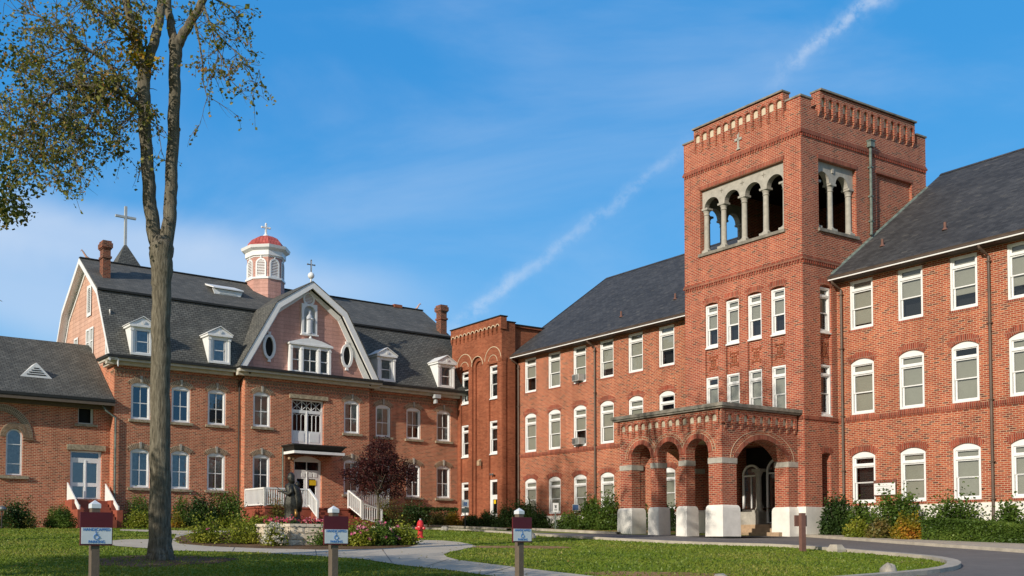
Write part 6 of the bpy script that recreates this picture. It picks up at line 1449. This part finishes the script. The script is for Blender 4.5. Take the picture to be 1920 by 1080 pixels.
SH = [
 # name, label, category, x0, x1, ytop, ybase, material, n, leaf, extras
 ('azalea_bush', 'loose dark bush at the far left corner under the chapel window', 'bush', -8, 58, 937, 987, 'leaf_deep', 1500, .11, dict(flowers=None, loose=.2)),
 ('lavender_bush', 'wispy grey-green bush in front of the dark corner bush', 'bush', 8, 66, 958, 986, 'leaf_olive', 900, .09, dict(loose=.35)),
 ('boxwood', 'clipped round green boxwood beside the chapel door steps', 'bush', 82, 140, 949, 985, 'leaf_green', 4200, .075, dict(loose=.04)),
 ('azalea_bush', 'bright green bush left of the tall tree trunk, against the house', 'bush', 233, 285, 925, 968, 'leaf_green', 1500, .10, dict(Yb=54.5)),
 ('nandina_bush', 'yellow-green bush just left of the tall tree trunk', 'bush', 234, 284, 955, 985, 'leaf_lime', 1300, .10, dict(flowers=None)),
 ('azalea_bush', 'dark bush seen just right of the tall tree trunk', 'bush', 318, 362, 930, 978, 'leaf_green', 1200, .10, dict(Yb=54)),
 ('nandina_bush', 'small orange-tinged bush touching the right edge of the tall trunk', 'bush', 316, 342, 960, 983, 'leaf_gold', 500, .09, {}),
 ('holly_bush', 'large dark green bush under the third pair of house windows', 'bush', 345, 405, 926, 982, 'leaf_deep', 2200, .11, dict(spiky=8)),
 ('holly_bush', 'tall mixed green bush left of the white porch railing', 'bush', 385, 462, 921, 980, 'leaf_green', 2600, .11, dict(spiky=12)),
 ('hosta_row', 'row of pale lime strap-leaved plants along the house bed', 'plant', 348, 446, 966, 985, 'leaf_lime', 900, .16, dict(ry=.5, stems=False, loose=.3)),
 ('rose_bush', 'leggy green rose bush at the left end of the island bed', 'rose bush', 348, 418, 974, 1020, 'leaf_lime', 1100, .085, dict(loose=.5, flowers=('petal_pink', 4, .07))),
 ('rose_bush', 'olive rose bush between the leggy rose and the stone planter', 'rose bush', 418, 492, 976, 1021, 'leaf_lime', 1300, .085, dict(loose=.45)),
 ('grass_clump', 'pale grassy clump behind the roses left of the planter', 'plant', 455, 505, 972, 998, 'leaf_lime', 700, .16, dict(stems=False, loose=.3)),
 ('white_flower_bush', 'bush covered in small white flowers in front of the stone planter', 'bush', 490, 535, 980, 1025, 'leaf_lime', 900, .07, dict(loose=.4, ry=.35, flowers=('petal_white', 95, .07))),
 ('nandina_bush', 'reddish green bush behind the planter, left of the bronze statue', 'bush', 496, 536, 936, 985, 'leaf_olive', 1500, .10, dict(loose=.3)),
 ('rose_bush', 'rose bush with a pink bloom leaning on the planter wall beside the middle sign', 'rose bush', 583, 646, 990, 1024, 'leaf_green', 800, .08, dict(loose=.4, ry=.4, flowers=('petal_pink', 3, .10))),
 ('rose_bush', 'full rose bush with pink blooms directly right of the middle sign', 'rose bush', 644, 705, 982, 1025, 'leaf_lime', 1700, .085, dict(loose=.35, flowers=('petal_pink', 9, .10))),
 ('rose_bush', 'dark-hearted rose bush in the middle of the right rose group', 'rose bush', 690, 745, 980, 1024, 'leaf_green', 1500, .085, dict(loose=.35, flowers=('petal_pink', 5, .10))),
 ('rose_bush', 'rose bush with pink blooms nearest the hydrant', 'rose bush', 728, 782, 984, 1023, 'leaf_lime', 1400, .085, dict(loose=.4, flowers=('petal_pink', 6, .11))),
 ('azalea_bush', 'brownish variegated bush under the purple-leaved tree', 'bush', 690, 762, 938, 988, 'leaf_olive', 2000, .10, dict(loose=.25)),
 ('azalea_bush', 'deep green bush right of the purple-leaved tree', 'bush', 745, 805, 940, 986, 'leaf_deep', 2000, .11, dict(Yb=58)),
 ('evergreen_hedge', 'low dark hedge in front of the house wall near the stair tower', 'hedge', 780, 858, 952, 984, 'leaf_deep', 2200, .10, dict(box=True, ry=.6, Yb=60)),
 ('azalea_bush', 'small rounded olive bush left of the orange one', 'bush', 805, 838, 962, 990, 'leaf_olive', 900, .09, {}),
 ('nandina_bush', 'small rounded bush with orange autumn leaves by the accessible parking post', 'bush', 832, 868, 960, 990, 'leaf_gold', 900, .09, {}),
 ('yew_bush', 'dark spreading bush right of the accessible parking post', 'bush', 862, 905, 964, 991, 'leaf_deep', 1100, .10, {}),
 ('yew_bush', 'dark bush under the white door of the stair tower', 'bush', 893, 942, 958, 992, 'leaf_deep', 1300, .10, {}),
 ('yew_bush', 'dark round bush behind the third sign', 'bush', 928, 985, 948, 994, 'leaf_deep', 1700, .10, {}),
 ('juniper_bush', 'bushy mid-green shrub at the corner of stair tower and school', 'bush', 955, 1015, 938, 990, 'leaf_deep', 1600, .11, dict(Yb=57)),
 ('yew_bush', 'broad dark clipped bush left of the white pole sign', 'bush', 985, 1037, 960, 997, 'leaf_deep', 1900, .10, {}),
 ('yew_bush', 'round clipped green bush right of the white pole sign', 'bush', 1044, 1098, 960, 997, 'leaf_green', 2100, .09, {}),
 ('nandina_bush', 'tall feathery green shrub under the school windows left of the porch', 'bush', 1088, 1132, 936, 998, 'leaf_green', 1900, .12, dict(spiky=18, loose=.25)),
 ('nandina_bush', 'tallest feathery shrub against the porch pier on its left side', 'bush', 1118, 1172, 930, 1000, 'leaf_green', 2200, .12, dict(spiky=20, loose=.25)),
 ('holly_bush', 'shrub seen between the first and second porch piers', 'bush', 1186, 1222, 940, 1000, 'leaf_green', 1100, .11, dict(Yb=1, spiky=8)),
 ('holly_bush', 'shrub seen between the second and third porch piers', 'bush', 1240, 1276, 944, 1000, 'leaf_deep', 1100, .11, dict(Yb=48, spiky=8)),
 ('holly_bush', 'big dark glossy shrub at the corner of the tower base', 'bush', 1542, 1608, 930, 1000, 'leaf_deep', 3000, .11, dict(spiky=14, Yb=44.0)),
 ('holly_bush', 'green shrub right of the glossy corner shrub, below the first right window', 'bush', 1592, 1645, 940, 1001, 'leaf_green', 1900, .11, dict(spiky=10, Yb=43)),
 ('nandina_bush', 'spiky tall green shrub under the notice board', 'bush', 1640, 1742, 925, 1003, 'leaf_green', 3200, .12, dict(spiky=40, loose=.25, Yb=41.5)),
 ('nandina_bush', 'yellow-green low bush in front of the corner shrubs', 'bush', 1592, 1640, 972, 1006, 'leaf_lime', 1200, .10, {}),
 ('nandina_bush', 'low bush with mixed yellow and green leaves beside the orange bush', 'bush', 1628, 1682, 972, 1008, 'leaf_olive', 1400, .10, {}),
 ('nandina_bush', 'golden orange bush at the left end of the long hedge', 'bush', 1676, 1736, 966, 1012, 'leaf_gold', 2000, .10, {}),
 ('nandina_bush', 'feathery shrub rising behind the long hedge below the third right window', 'bush', 1750, 1850, 932, 985, 'leaf_green', 2200, .12, dict(spiky=34, loose=.3, Yb=39.6)),
 ('nandina_bush', 'feathery shrub behind the hedge at the right edge of the picture', 'bush', 1872, 1925, 942, 985, 'leaf_green', 1300, .12, dict(spiky=18, loose=.3, Yb=37.2)),
]
for i, (nm, lb, ct, x0, x1, yt, yb, mt, n, lf, ex) in enumerate(SH): shrub(nm, lb, ct, x0, x1, yt, yb, mt, n, lf, seed=i+1, **ex)
def long_hedge():
    rnd = random.Random(77); fp = lambda x, y: ray(x, y)*(39.45/ray(x, y).dot(Bw)); A_ = fp(1728, 1013); B_ = fp(1985, 1028); d = (B_-A_); L_ = d.length; d.normalize(); n_ = Vector((-d.y, d.x, 0))
    root = thing('clipped_hedge', 'long low clipped green hedge along the pavement at the right', 'hedge', A_); off = tuple(A_); pts = []
    for _ in range(22000):
        t = rnd.random()*L_; v = rnd.random(); z = rnd.random(); f = rnd.random(); top = .86+.05*sin(t*1.3)+.03*sin(t*3.1)
        if f < .5: v = abs(rnd.gauss(0, .05))
        elif f < .9: z = 1-abs(rnd.gauss(0, .04))
        p = A_+d*t+n_*(v*1.25+.05*sin(t*2)); pts.append(Vector((p.x, p.y, p.z-.08+z*top))+fuzz(rnd, .03))
    leaves_obj('foliage', pts, .075, M['leaf_green'], root, rnd, off, bias=lambda p: .45+.25*sin(p.x*2)*sin(p.z*5))
    mb = MB()
    for k in range(14): q = A_+d*(L_*(k+.5)/14)+n_*.6; mb.tube([q+Vector((0, 0, -.1)), q+Vector((.1, 0, .35)), q+Vector((0, .1, .65))], [.03, .02, .01], 5)
    mb.build('stem', M['bark'], root, off)
long_hedge()
def purple_tree():
    rnd = random.Random(21); b0 = G(709, 990); Y = b0.y; root = thing('purple_leaf_tree', 'small purple-leaved tree with slim trunk in front of the house', 'tree', b0); off = tuple(b0)
    mb = MB(); S = lambda x, y, dy=0: Wp(x, y, Y+dy); tips = []
    mb.tube([S(709, 994), S(709, 975), S(710, 955), S(709, 938), S(708, 925)], [.10, .085, .08, .08, .07], 8)
    for x, y, dy in ((680, 880, -.5), (695, 860, .5), (712, 850, 0), (735, 870, .6), (750, 890, -.4), (665, 895, .3), (722, 890, -1), (700, 895, 1)):
        mb.tube([S(708, 928), S((708*2+x)/3, (925*2+y)/3, dy*.4), S(x, y, dy)], [.055, .04, .015], 6)
        for _ in range(4): twig(mb, S((708+x*2)/3, (925+y*2)/3, dy*.8), fuzz(rnd, 1)+Vector((0, 0, .5)), 1.0, .015, rnd, 0, tips)
    mb.build('trunk', M['bark'], root, off); pts = []
    for cx, cy, rx, ry, n in [(708, 862, 34, 30, 330), (690, 882, 30, 20, 200), (735, 880, 32, 26, 270), (756, 895, 22, 18, 130), (664, 893, 22, 13, 100), (700, 905, 34, 16, 170), (715, 835, 22, 12, 90), (735, 920, 26, 12, 90), (770, 880, 12, 14, 24), (647, 888, 9, 7, 12), (685, 922, 16, 10, 36)]:
        for _ in range(n):
            a = rnd.uniform(0, 2*pi); r_ = rnd.random()**.45; c = S(cx+cos(a)*rx*r_, cy+sin(a)*ry*r_, rnd.uniform(-1.3, 1.3)*(1.1-r_*.6))
            for _ in range(7): pts.append(c+fuzz(rnd, .10))
    leaves_obj('crown', pts, .10, M['leaf_purple'], root, rnd, off)
purple_tree()
# flowers in the stone planter are added with it
# ================================================================ stone planter with the bronze statue
def planter():
    c = G(560, 1012); Yc = 36.2; cx = Wp(565, 1000, Yc).x
    z0 = gz(Yc)-.1; zt = .66; root = thing('stone_planter', 'angular raised planter of split cream stone blocks under the statue', 'planter', (cx, Yc, z0)); off = (cx, Yc, z0)
    N6 = 6; R_ = 1.62; an = [radians(200+60*i) for i in range(6)]
    corners = [Vector((cx+R_*cos(a), Yc+R_*sin(a), 0)) for a in an]
    rnd = random.Random(4); core = MB()
    core.prism([(p.x, p.y) for p in [Vector((cx+(R_-.06)*cos(a), Yc+(R_-.06)*sin(a), 0)) for a in an]], lambda x, y: (x, y, z0), lambda x, y: (x, y, zt-.14)); core.build('core', M['joint'], root, off)
    mb = MB(); rows = 3; hh = (zt-.10-z0)/rows
    for i in range(6):
        a, b_ = corners[i], corners[(i+1) % 6]; t = (b_-a).normalized(); n_ = Vector((t.y, -t.x, 0)); L_ = (b_-a).length
        for r_ in range(rows):
            u = 0.0; st = .22 if r_ % 2 else 0
            while u < L_-.01:
                w = min(.50 if (u > 0 or not st) else st, L_-u); d0 = rnd.uniform(-.005, .03)
                p = a+t*(u+.006); q = a+t*(u+w-.006); za = z0+hh*r_+.006; zb = z0+hh*(r_+1)-.006
                m_ = (p+q)/2+n_*(.035+d0)
                f = [p+n_*d0*.3, q+n_*d0*.3]
                quad = [Vector((f[0].x, f[0].y, za)), Vector((f[1].x, f[1].y, za)), Vector((f[1].x, f[1].y, zb)), Vector((f[0].x, f[0].y, zb))]
                ctr = Vector((m_.x, m_.y, (za+zb)/2)); inner = [ctr.lerp(v, .62)+fuzz(rnd, .008) for v in quad]
                for k in range(4): j = (k+1) % 4; mb.face([quad[k], quad[j], inner[j], inner[k]])
                mb.face(inner)
                bk = [v-n_*.05 for v in quad]
                for k in range(4): j = (k+1) % 4; mb.face([quad[j], quad[k], bk[k], bk[j]])
                u += w
    mb.build('block_wall', M['block'], root, off)
    mb = MB(); o = [(cx+(R_+.06)*cos(a), Yc+(R_+.06)*sin(a)) for a in an]; i_ = [(cx+(R_-.26)*cos(a), Yc+(R_-.26)*sin(a)) for a in an]
    for k in range(6):
        j = (k+1) % 6; n2 = 3
        for s_ in range(n2):
            lr = lambda A, B, t: (A[0]*(1-t)+B[0]*t, A[1]*(1-t)+B[1]*t); t0, t1 = s_/n2+.004, (s_+1)/n2-.004
            q = [lr(o[k], o[j], t0), lr(o[k], o[j], t1), lr(i_[k], i_[j], t1), lr(i_[k], i_[j], t0)]; mb.prism(q, lambda x, y: (x, y, zt-.10), lambda x, y: (x, y, zt))
    mb.build('capstone', M['capstone'], root, off)
    mb = MB(); mb.face([(x, y, zt-.05) for x, y in i_]); mb.build('soil', M['mulch'], root, off)
    # red and pink begonias inside
    rnd = random.Random(9); fr = thing('begonia_bed', 'red and pink begonias filling the stone planter round the statue', 'flowers', (cx, Yc, zt-.05)); fo = (cx, Yc, zt-.05); gp = []; rp = []
    for _ in range(60):
        a = rnd.uniform(0, 2*pi); r_ = R_*sqrt(rnd.uniform(.12, .60)); p = Vector((cx+r_*cos(a), Yc+r_*sin(a), zt+.03))
        for _ in range(10): gp.append(p+fuzz(rnd, .08))
        for _ in range(9): rp.append(p+Vector((0, 0, .10))+fuzz(rnd, .06))
    leaves_obj('foliage', gp, .09, M['leaf_deep'], fr, rnd, fo); leaves_obj('blossom', rp, .075, M['petal_red'], fr, rnd, fo)
    return cx, Yc, zt
PX, PY, PZ = planter()
def loft(mb, rings, n=24, m=0):                               # rings: (cx, cy, z, rx, ry, fold amount, phase)
    b0 = len(mb.v)
    for (cx, cy, z, rx, ry, f, ph) in rings:
        for i in range(n):
            t = 2*pi*i/n; k = 1+f*(sin(7*t+ph)+.6*sin(11*t+ph*2)); mb.v.append((cx+rx*k*cos(t), cy+ry*k*sin(t), z))
    for j in range(len(rings)-1):
        for i in range(n): i2 = (i+1) % n; mb.f.append([b0+j*n+i, b0+j*n+i2, b0+(j+1)*n+i2, b0+(j+1)*n+i]); mb.mi.append(m)
    mb.f.append([b0+i for i in range(n)][::-1]); mb.mi.append(m); e = b0+(len(rings)-1)*n; mb.f.append([e+i for i in range(n)]); mb.mi.append(m)
def statue():
    p = Wp(548, 981, PY-.15); z = PZ-.05
    root = thing('bronze_statue', 'dark bronze statue of a robed figure holding an open book on the stone planter', 'statue', (p.x, p.y, z), radians(0))
    mb = MB()
    loft(mb, [(0, 0, 0, .34, .30, .05, 0), (0, 0, .05, .33, .29, .05, .2), (-.01, 0, .30, .28, .25, .06, .5), (-.02, 0, .62, .25, .23, .06, .8), (-.03, 0, .68, .29, .26, .05, .8), (-.02, 0, .9, .26, .23, .05, 1.1), (-.02, 0, 1.10, .20, .18, .04, 1.3), (-.03, 0, 1.22, .215, .18, .02, 1.3), (-.04, .0, 1.38, .235, .17, .01, 1), (-.05, 0, 1.46, .19, .14, 0, 0), (-.06, 0, 1.50, .09, .085, 0, 0), (-.07, 0, 1.56, .07, .07, 0, 0), (-.08, 0, 1.60, .085, .09, 0, 0), (-.085, 0, 1.67, .105, .11, 0, 0), (-.085, 0, 1.76, .10, .105, 0, 0), (-.08, 0, 1.82, .06, .065, 0, 0), (-.08, 0, 1.84, .01, .01, 0, 0)], 28)
    for sy, hx in ((-.18, -.36), (.16, -.34)):                 # arms bent forward to hold the book
        mb.tube([(-.05, sy, 1.40), (-.02, sy*1.35, 1.18), (-.10, sy*1.2, 1.10), (hx+.04, sy*.55, 1.19), (hx, sy*.45, 1.21)], [.075, .085, .085, .05, .035], 10)
        for f in range(4): mb.tube([(hx, sy*.45+.018*f-.03, 1.21), (hx-.05, sy*.40+.018*f-.03, 1.205), (hx-.075, sy*.38+.018*f-.03, 1.225)], [.011, .010, .008], 5)
        mb.tube([(hx+.01, sy*.3, 1.215), (hx-.02, sy*.2, 1.235)], [.011, .008], 5)
    mb.sphere((-.19, 0, 1.70), .018, 6, 5); mb.box(-.193, -.18, -.035, .035, 1.655, 1.663)     # nose and mouth
    for e in (-.035, .035): mb.sphere((-.175, e, 1.735), .012, 6, 4)
    for e in (-.105, .105): mb.sphere((-.08, e, 1.70), .022, 6, 5, sx=.6)
    mb.build('body', M['bronze'], root, smooth=True)
    h = MB(); loft(h, [(-.02, 0, 1.50, .10, .115, .04, 0), (-.04, 0, 1.62, .115, .125, .04, .5), (-.05, 0, 1.76, .12, .125, .04, 1), (-.06, 0, 1.85, .085, .09, .03, 1.4), (-.06, 0, 1.89, .02, .02, 0, 0)], 20); h.build('hair', M['bronze'], root, smooth=True)
    k = MB(); k.hexa([(-.52, -.13, 1.21), (-.34, -.13, 1.19), (-.34, .0, 1.17), (-.52, 0, 1.19)], [(-.52, -.13, 1.235), (-.34, -.13, 1.215), (-.34, .0, 1.195), (-.52, 0, 1.215)]); k.hexa([(-.52, .003, 1.19), (-.34, .003, 1.17), (-.34, .13, 1.19), (-.52, .13, 1.21)], [(-.52, .003, 1.215), (-.34, .003, 1.195), (-.34, .13, 1.215), (-.52, .13, 1.235)]); k.tube([(-.42, -.1, 1.25), (-.52, -.12, 1.33), (-.60, -.13, 1.39)], [.012, .014, .006], 5); k.build('book', M['bronze'], root)
    cp = MB(); loft(cp, [(.16, .02, .50, .16, .22, .05, 0), (.19, .02, .85, .17, .23, .05, .5), (.16, .02, 1.15, .16, .24, .04, 1), (.10, .0, 1.35, .15, .22, .03, 1.4), (.05, 0, 1.47, .08, .13, .01, 0)], 22); loft(cp, [(.17, .0, 1.33, .03, .03, 0, 0), (.17, 0, 1.38, .07, .07, 0, 0), (.18, 0, 1.46, .085, .085, 0, 0), (.17, 0, 1.54, .06, .06, 0, 0), (.17, 0, 1.57, .01, .01, 0, 0)], 14); cp.build('cloak', M['bronze'], root, smooth=True)
    sh = MB(); loft(sh, [(.14, -.24, .30, .05, .045, 0, 0), (.15, -.25, .42, .06, .05, 0, 0), (.13, -.23, .58, .045, .04, 0, 0)], 10); sh.build('worn_patch', M['gold'], root, smooth=True)
statue()
def niche_statue():
    c = AW(-12.28, -.82, 13.0); root = thing('saint_statue', 'small white statue of a veiled robed figure standing in the gable niche', 'statue', c, YA)
    mb = MB(); loft(mb, [(0, 0, 0, .22, .12, .04, 0), (0, 0, .08, .21, .12, .05, 0), (0, 0, .5, .19, .11, .06, .6), (.01, 0, .85, .20, .11, .04, 1), (0, 0, 1.08, .22, .11, .02, 1.3), (0, 0, 1.20, .15, .10, 0, 0), (0, 0, 1.27, .06, .06, 0, 0), (0, 0, 1.32, .085, .085, 0, 0), (0, 0, 1.42, .09, .09, 0, 0), (0, 0, 1.50, .04, .04, 0, 0)], 22)
    for s_ in (-1, 1): mb.tube([(s_*.17, 0, 1.10), (s_*.2, -.06, .92), (s_*.05, -.14, .98)], [.05, .055, .03], 8)
    mb.build('body', M['marble'], root, smooth=True)
    v = MB(); loft(v, [(0, .03, .95, .14, .09, .02, 0), (0, .03, 1.2, .13, .09, .02, 0), (0, .02, 1.38, .11, .09, 0, 0), (0, .02, 1.54, .05, .05, 0, 0)], 16); v.build('veil', M['marble'], root, smooth=True)
niche_statue()
# ================================================================ hydrant, signs, stones, posts
def hydrant():
    p = G(788, 1009); p.z = gz(p.y); root = thing('fire_hydrant', 'red fire hydrant with silver cap on the grass beside the path', 'hydrant', p, radians(-25))
    s = 1.08; mb = MB(); mb.lathe([(.15*s, -.03), (.15*s, .05), (.105*s, .06), (.10*s, .10), (.10*s, .42), (.125*s, .44), (.125*s, .49), (.10*s, .50)], (0, 0, 0), 20); mb.build('barrel', M['hydrant'], root, smooth=False)
    mb = MB(); mb.lathe([(.135*s, .50), (.135*s, .54), (.12*s, .56), (.115*s, .63), (.085*s, .70), (.04*s, .735)], (0, 0, 0), 20); mb.build('bonnet', M['hydrant'], root)
    mb = MB(); mb.lathe([(.035, .735), (.035, .79), (.015, .80)], (0, 0, 0), 5); mb.build('operating_nut', M['hydtop'], root)
    for a, r, l in ((0, .055, .2), (pi, .055, .2), (-pi/2, .075, .22)):
        mb = MB(); R = Matrix.Rotation(a, 3, 'Z') @ Matrix.Rotation(pi/2, 3, 'Y'); mb.lathe([(r*.8, .05), (r*.8, l-.07), (r*1.15, l-.065), (r*1.15, l-.01), (r*.6, l), (.02, l+.025)], (0, 0, .40), 12, 0, R); mb.build('nozzle_cap', M['hydrant'], root)
hydrant()
SD = Vector((cos(radians(33)), sin(radians(33)), 0)); SR = radians(33)
def parking_sign(px, py_mid, Y, label, s=1.0):
    c = Wp(px, py_mid, Y); gzv = gz(Y); zc = c.z; root = thing('parking_sign', label, 'sign', (c.x, c.y, gzv), SR, 'handicapped parking signs on wooden posts'); H = zc-gzv
    w, h = .40*s, .40*s
    mb = MB(); mb.box(-.05, .05, -.05, .05, -.3, H+h/2+.05); mb.build('post', M['postwood'], root)
    mb = MB(); t = H+h/2+.05
    mb.box(-.058, .058, -.058, .058, t, t+.05); a = [(-.058, -.058, t+.05), (.058, -.058, t+.05), (.058, .058, t+.05), (-.058, .058, t+.05)]
    for i in range(4): mb.face([a[i], a[(i+1) % 4], (0, 0, t+.10)])
    mb.build('post_cap', M['plate'], root)
    mb = MB(); mb.box(-w/2, w/2, -.075, -.052, H-h/2, H+h/2); bd = mb.build('board', M['maroon'], root)
    pz0, pz1 = H-h/2+.02, H+.015; mb = MB(); mb.box(-w/2+.012, w/2-.012, -.081, -.0755, pz0, pz1); pl = mb.build('plate', M['plate'], bd)
    R90 = (pi/2, 0, 0)
    text_mesh('HANDICAPPED', .048*s, M['signblue'], bd, (0, -.083, pz1-.024), R90, .001, sx=1.02); text_mesh('PARKING', .048*s, M['signblue'], bd, (0, -.083, pz0+.024), R90, .001, sx=1.02)
    mb = MB(); m = (pz0+pz1)/2; q = -.084; F = lambda u, v: (u*s, q, m+v*s)
    mb.lathe([(.001, 0), (.009*s, .001), (.009*s, .003)], F(-.010, .046), 10, 0, Matrix.Rotation(pi/2, 3, 'X'))
    mb.tube([F(-.010, .034), F(-.006, .004), F(.018, .004), F(.030, -.026), F(.042, -.024)], .0042*s, 5); mb.tube([F(-.008, .020), F(.014, .020)], .0035*s, 5)
    mb.tube([F(-.006+.030*cos(t), -.014+.030*sin(t)) for t in [radians(100+22*k) for k in range(12)]], .0038*s, 5)
    mb.build('wheelchair_symbol', M['signblue'], bd)
parking_sign(177.3, 991.8, 12.4, 'nearest handicapped parking sign on a taupe post, left of the tall tree')
parking_sign(625.2, 994.8, 14.4, 'handicapped parking sign in front of the rose bushes and the stone planter')
parking_sign(973.6, 993.4, 16.4, 'handicapped parking sign farthest right, in front of the lawn and the stair tower')
def back_sign():
    p = G(1505, 1034); root = thing('post_sign', 'brown wooden post with the back of a small square sign at the kerb', 'sign', p, radians(20)); mb = MB(); k = p.y/FPX
    h = 72*k; mb.box(-.085, .085, -.06, .06, -.3, h); mb.build('post', M['brownpost'], root); mb = MB(); mb.box(-.23, .24, .062, .10, h-.42, h-.07); mb.build('board', M['brownpost'], root)
back_sign()
def pole_sign(px, pyb, pyt, w, h, label, post, blue):
    p = G(px, pyb); k = p.y/FPX; root = thing('pole_sign', label, 'sign', p, radians(8)); H = (pyb-pyt)*k
    mb = MB(); mb.box(-.03, .03, -.02, .02, -.3, H-.05); mb.build('post', M[post], root)
    mb = MB(); mb.box(-w/2, w/2, -.045, -.022, H-h, H); pl = mb.build('plate', M['white'], root)
    if blue:
        mb = MB(); mb.box(-.10, .10, -.052, -.046, H-h+.08, H-h+.30); mb.build('symbol_panel', M['signblue'], pl)
        mb = MB(); F = lambda u, v: (u, -.056, H-h+.19+v); mb.tube([F(-.01, .07), F(-.01, 0), F(.04, 0), F(.06, -.06)], .010, 5); mb.tube([F(-.01+.055*cos(t), -.03+.055*sin(t)) for t in [radians(110+25*j) for j in range(10)]], .009, 5); mb.sphere(F(-.01, .085), .016, 8, 6); mb.build('wheelchair_symbol', M['white'], pl)
        mb = MB(); mb.box(-w/2-.01, w/2+.02, -.045, -.022, H-h-.32, H-h-.05); mb.build('lower_plate', M['copper'], root)
    else:
        mb = MB(); mb.box(-.07, .07, -.05, -.046, H-.16, H-.12); mb.lathe([(.06, 0), (.06, .003), (.001, .004)], (0, -.046, H-.22), 12, 0, Matrix.Rotation(pi/2, 3, 'X')); mb.box(-.08, .08, -.05, -.046, H-.36, H-.33); mb.box(-.08, .08, -.05, -.046, H-.42, H-.40); mb.build('marking', M['metal'], pl)
pole_sign(872, 991, 937, .42, .44, 'white and blue accessible parking sign on a dark pole before the stair tower', 'black', True)
pole_sign(1041.5, 994.5, 943, .32, .50, 'small white notice on a green pole before the school windows', 'copper', False)
def notice_board():
    c = BW(-27.42, 42.58, 2.56); root = thing('notice_board', 'wall notice with red heading and lines of small text beside the first right window', 'notice', c, YB-pi/2)
    mb = MB(); mb.box(-.52, .52, .06, .12, -.32, .36); mb.build('board', M['brownpost'], root)
    mb = MB(); mb.box(-.49, .49, .052, .0595, -.29, .22); mb.build('panel', M['white'], root)
    mb = MB(); mb.box(-.40, .40, .052, .0595, .26, .33); mb.build('heading', M['brickD'], root)
    mb = MB()
    for k, w in enumerate((.42, .36, .40, .30)): mb.box(-w, w, .049, .0517, .08-k*.09, .092-k*.09)
    mb.build('text_lines', M['metal'], root)
notice_board()
def stone(label, px, py, w, h, seed, block=False, dep=.4):
    p = G(px, py); k = p.y/FPX; rnd = random.Random(seed); W_ = w*k/2; H = h*k
    mb = MB()
    if block:
        top = .62; a = [(-W_, -dep/2, -.05), (W_, -dep/2, -.05), (W_, dep/2, -.05), (-W_, dep/2, -.05)]; m_ = [(-W_, -dep/2, H*.35), (W_, -dep/2, H*.35), (W_, dep/2, H*.35), (-W_, dep/2, H*.35)]; t = [(-W_*top, -dep*.32, H), (W_*top*.8, -dep*.32, H), (W_*top*.8, dep*.32, H), (-W_*top, dep*.32, H)]
        mb.hexa(a, m_); mb.hexa(m_, t); o = mb.build('parking_block', M['concrete'])
    else:
        b0 = 0; n, kk = 16, 8
        for j in range(kk+1):
            for i in range(n):
                a = 2*pi*i/n; e = pi*j/kk-pi/2; f = 1+.12*sin(3*a+seed)+.08*sin(5*e+seed*2+a)+rnd.uniform(-.03, .03); mb.v.append((W_*f*cos(a)*cos(e), dep/2*f*sin(a)*cos(e), H*.30+H*.72*sin(e)*f))
        for j in range(kk):
            for i in range(n): i2 = (i+1) % n; mb.f.append([j*n+i, j*n+i2, (j+1)*n+i2, (j+1)*n+i]); mb.mi.append(0)
        o = mb.build('boulder', M['boulder'], smooth=True)
    o.location = p; o.rotation_euler = (0, 0, radians(25) if block else 0); tag(o, label, 'parking block' if block else 'stone'); return o
stone('rounded pale stone at the far kerb right of the hydrant', 833, 995, 14, 8, 3)
stone('grey angular stone at the kerb left of the porch', 996, 1010, 20, 11, 5)
stone('tiny white stone at the bed edge near the accessible parking sign', 890, 993, 5, 3, 9, dep=.2)
stone('concrete block behind the kerb, right of the brown post', 1568, 1035, 23, 14, 1, True)
stone('domed concrete block on the near kerb beside the island tip', 1666, 1079, 26, 22, 2, dep=.42)
stone('low pale stone at the bottom edge of the lawn', 1352, 1084, 24, 8, 7)
def path_light():
    p = G(3, 992); root = thing('garden_lamp', 'short post lamp with grey-blue hood at the left edge of the bed', 'lamp', p); k = p.y/FPX; H = 42*k
    mb = MB(); mb.lathe([(.035, -.1), (.035, H-.2)], (0, 0, 0), 8); mb.build('post', M['black'], root); mb = MB(); mb.lathe([(.20, H-.2), (.24, H-.12), (.20, H-.02), (.05, H+.05)], (0, 0, 0), 14); mb.build('hood', M['metal'], root)
path_light()
mb = MB()
for i in range(9): mb.box(i*.21, i*.21+.2, 0, .10, -.05, .16)
o = mb.build('brick_edging', M['redbase']); p = G(211, 989.5); o.location = p; o.rotation_euler = (0, 0, YA-.1); tag(o, 'short row of red edging bricks right of the chapel steps', 'edging')
# window air conditioners
def ac(s, z, label, blue=False):
    c = BW(s, 42.72, z); root = thing('air_conditioner', label, 'air conditioner', c, YB-pi/2); mb = MB(); mb.box(-.30, .30, -.34, .14, 0, .40); mb.build('casing', M['acgrey'], root)
    mb = MB()
    for k in range(9): mb.box(-.26, .26, -.352, -.341, .04+k*.038, .058+k*.038)
    mb.box(-.28, -.04, -.358, -.3525, .05, .36) if not blue else mb.box(-.24, .22, -.36, -.3525, .05, .34)
    mb.build('grille', M['blue'] if blue else M['metal'], root)
    mb = MB(); mb.box(-.02, .02, -.34, 0, -.12, -.003); mb.box(-.2, -.16, -.3, .0, -.08, -.003); mb.build('bracket', M['metal'], root)
ac(-46.92, 9.92, 'air conditioner in the top-floor school window, third from the left'); ac(-46.92, 6.06, 'air conditioner in the middle-floor school window, third from the left'); ac(-46.92, 2.05, 'air conditioner with blue front in the ground-floor school window', True)
g = MB()
for y0, y1 in ((-300, 50), (50, 85), (85, 2200)): g.face([(-1200, y0, gz(y0)), (1200, y0, gz(y0)), (1200, y1, gz(y1)), (-1200, y1, gz(y1))])
struct('ground', g, M['lawn'])
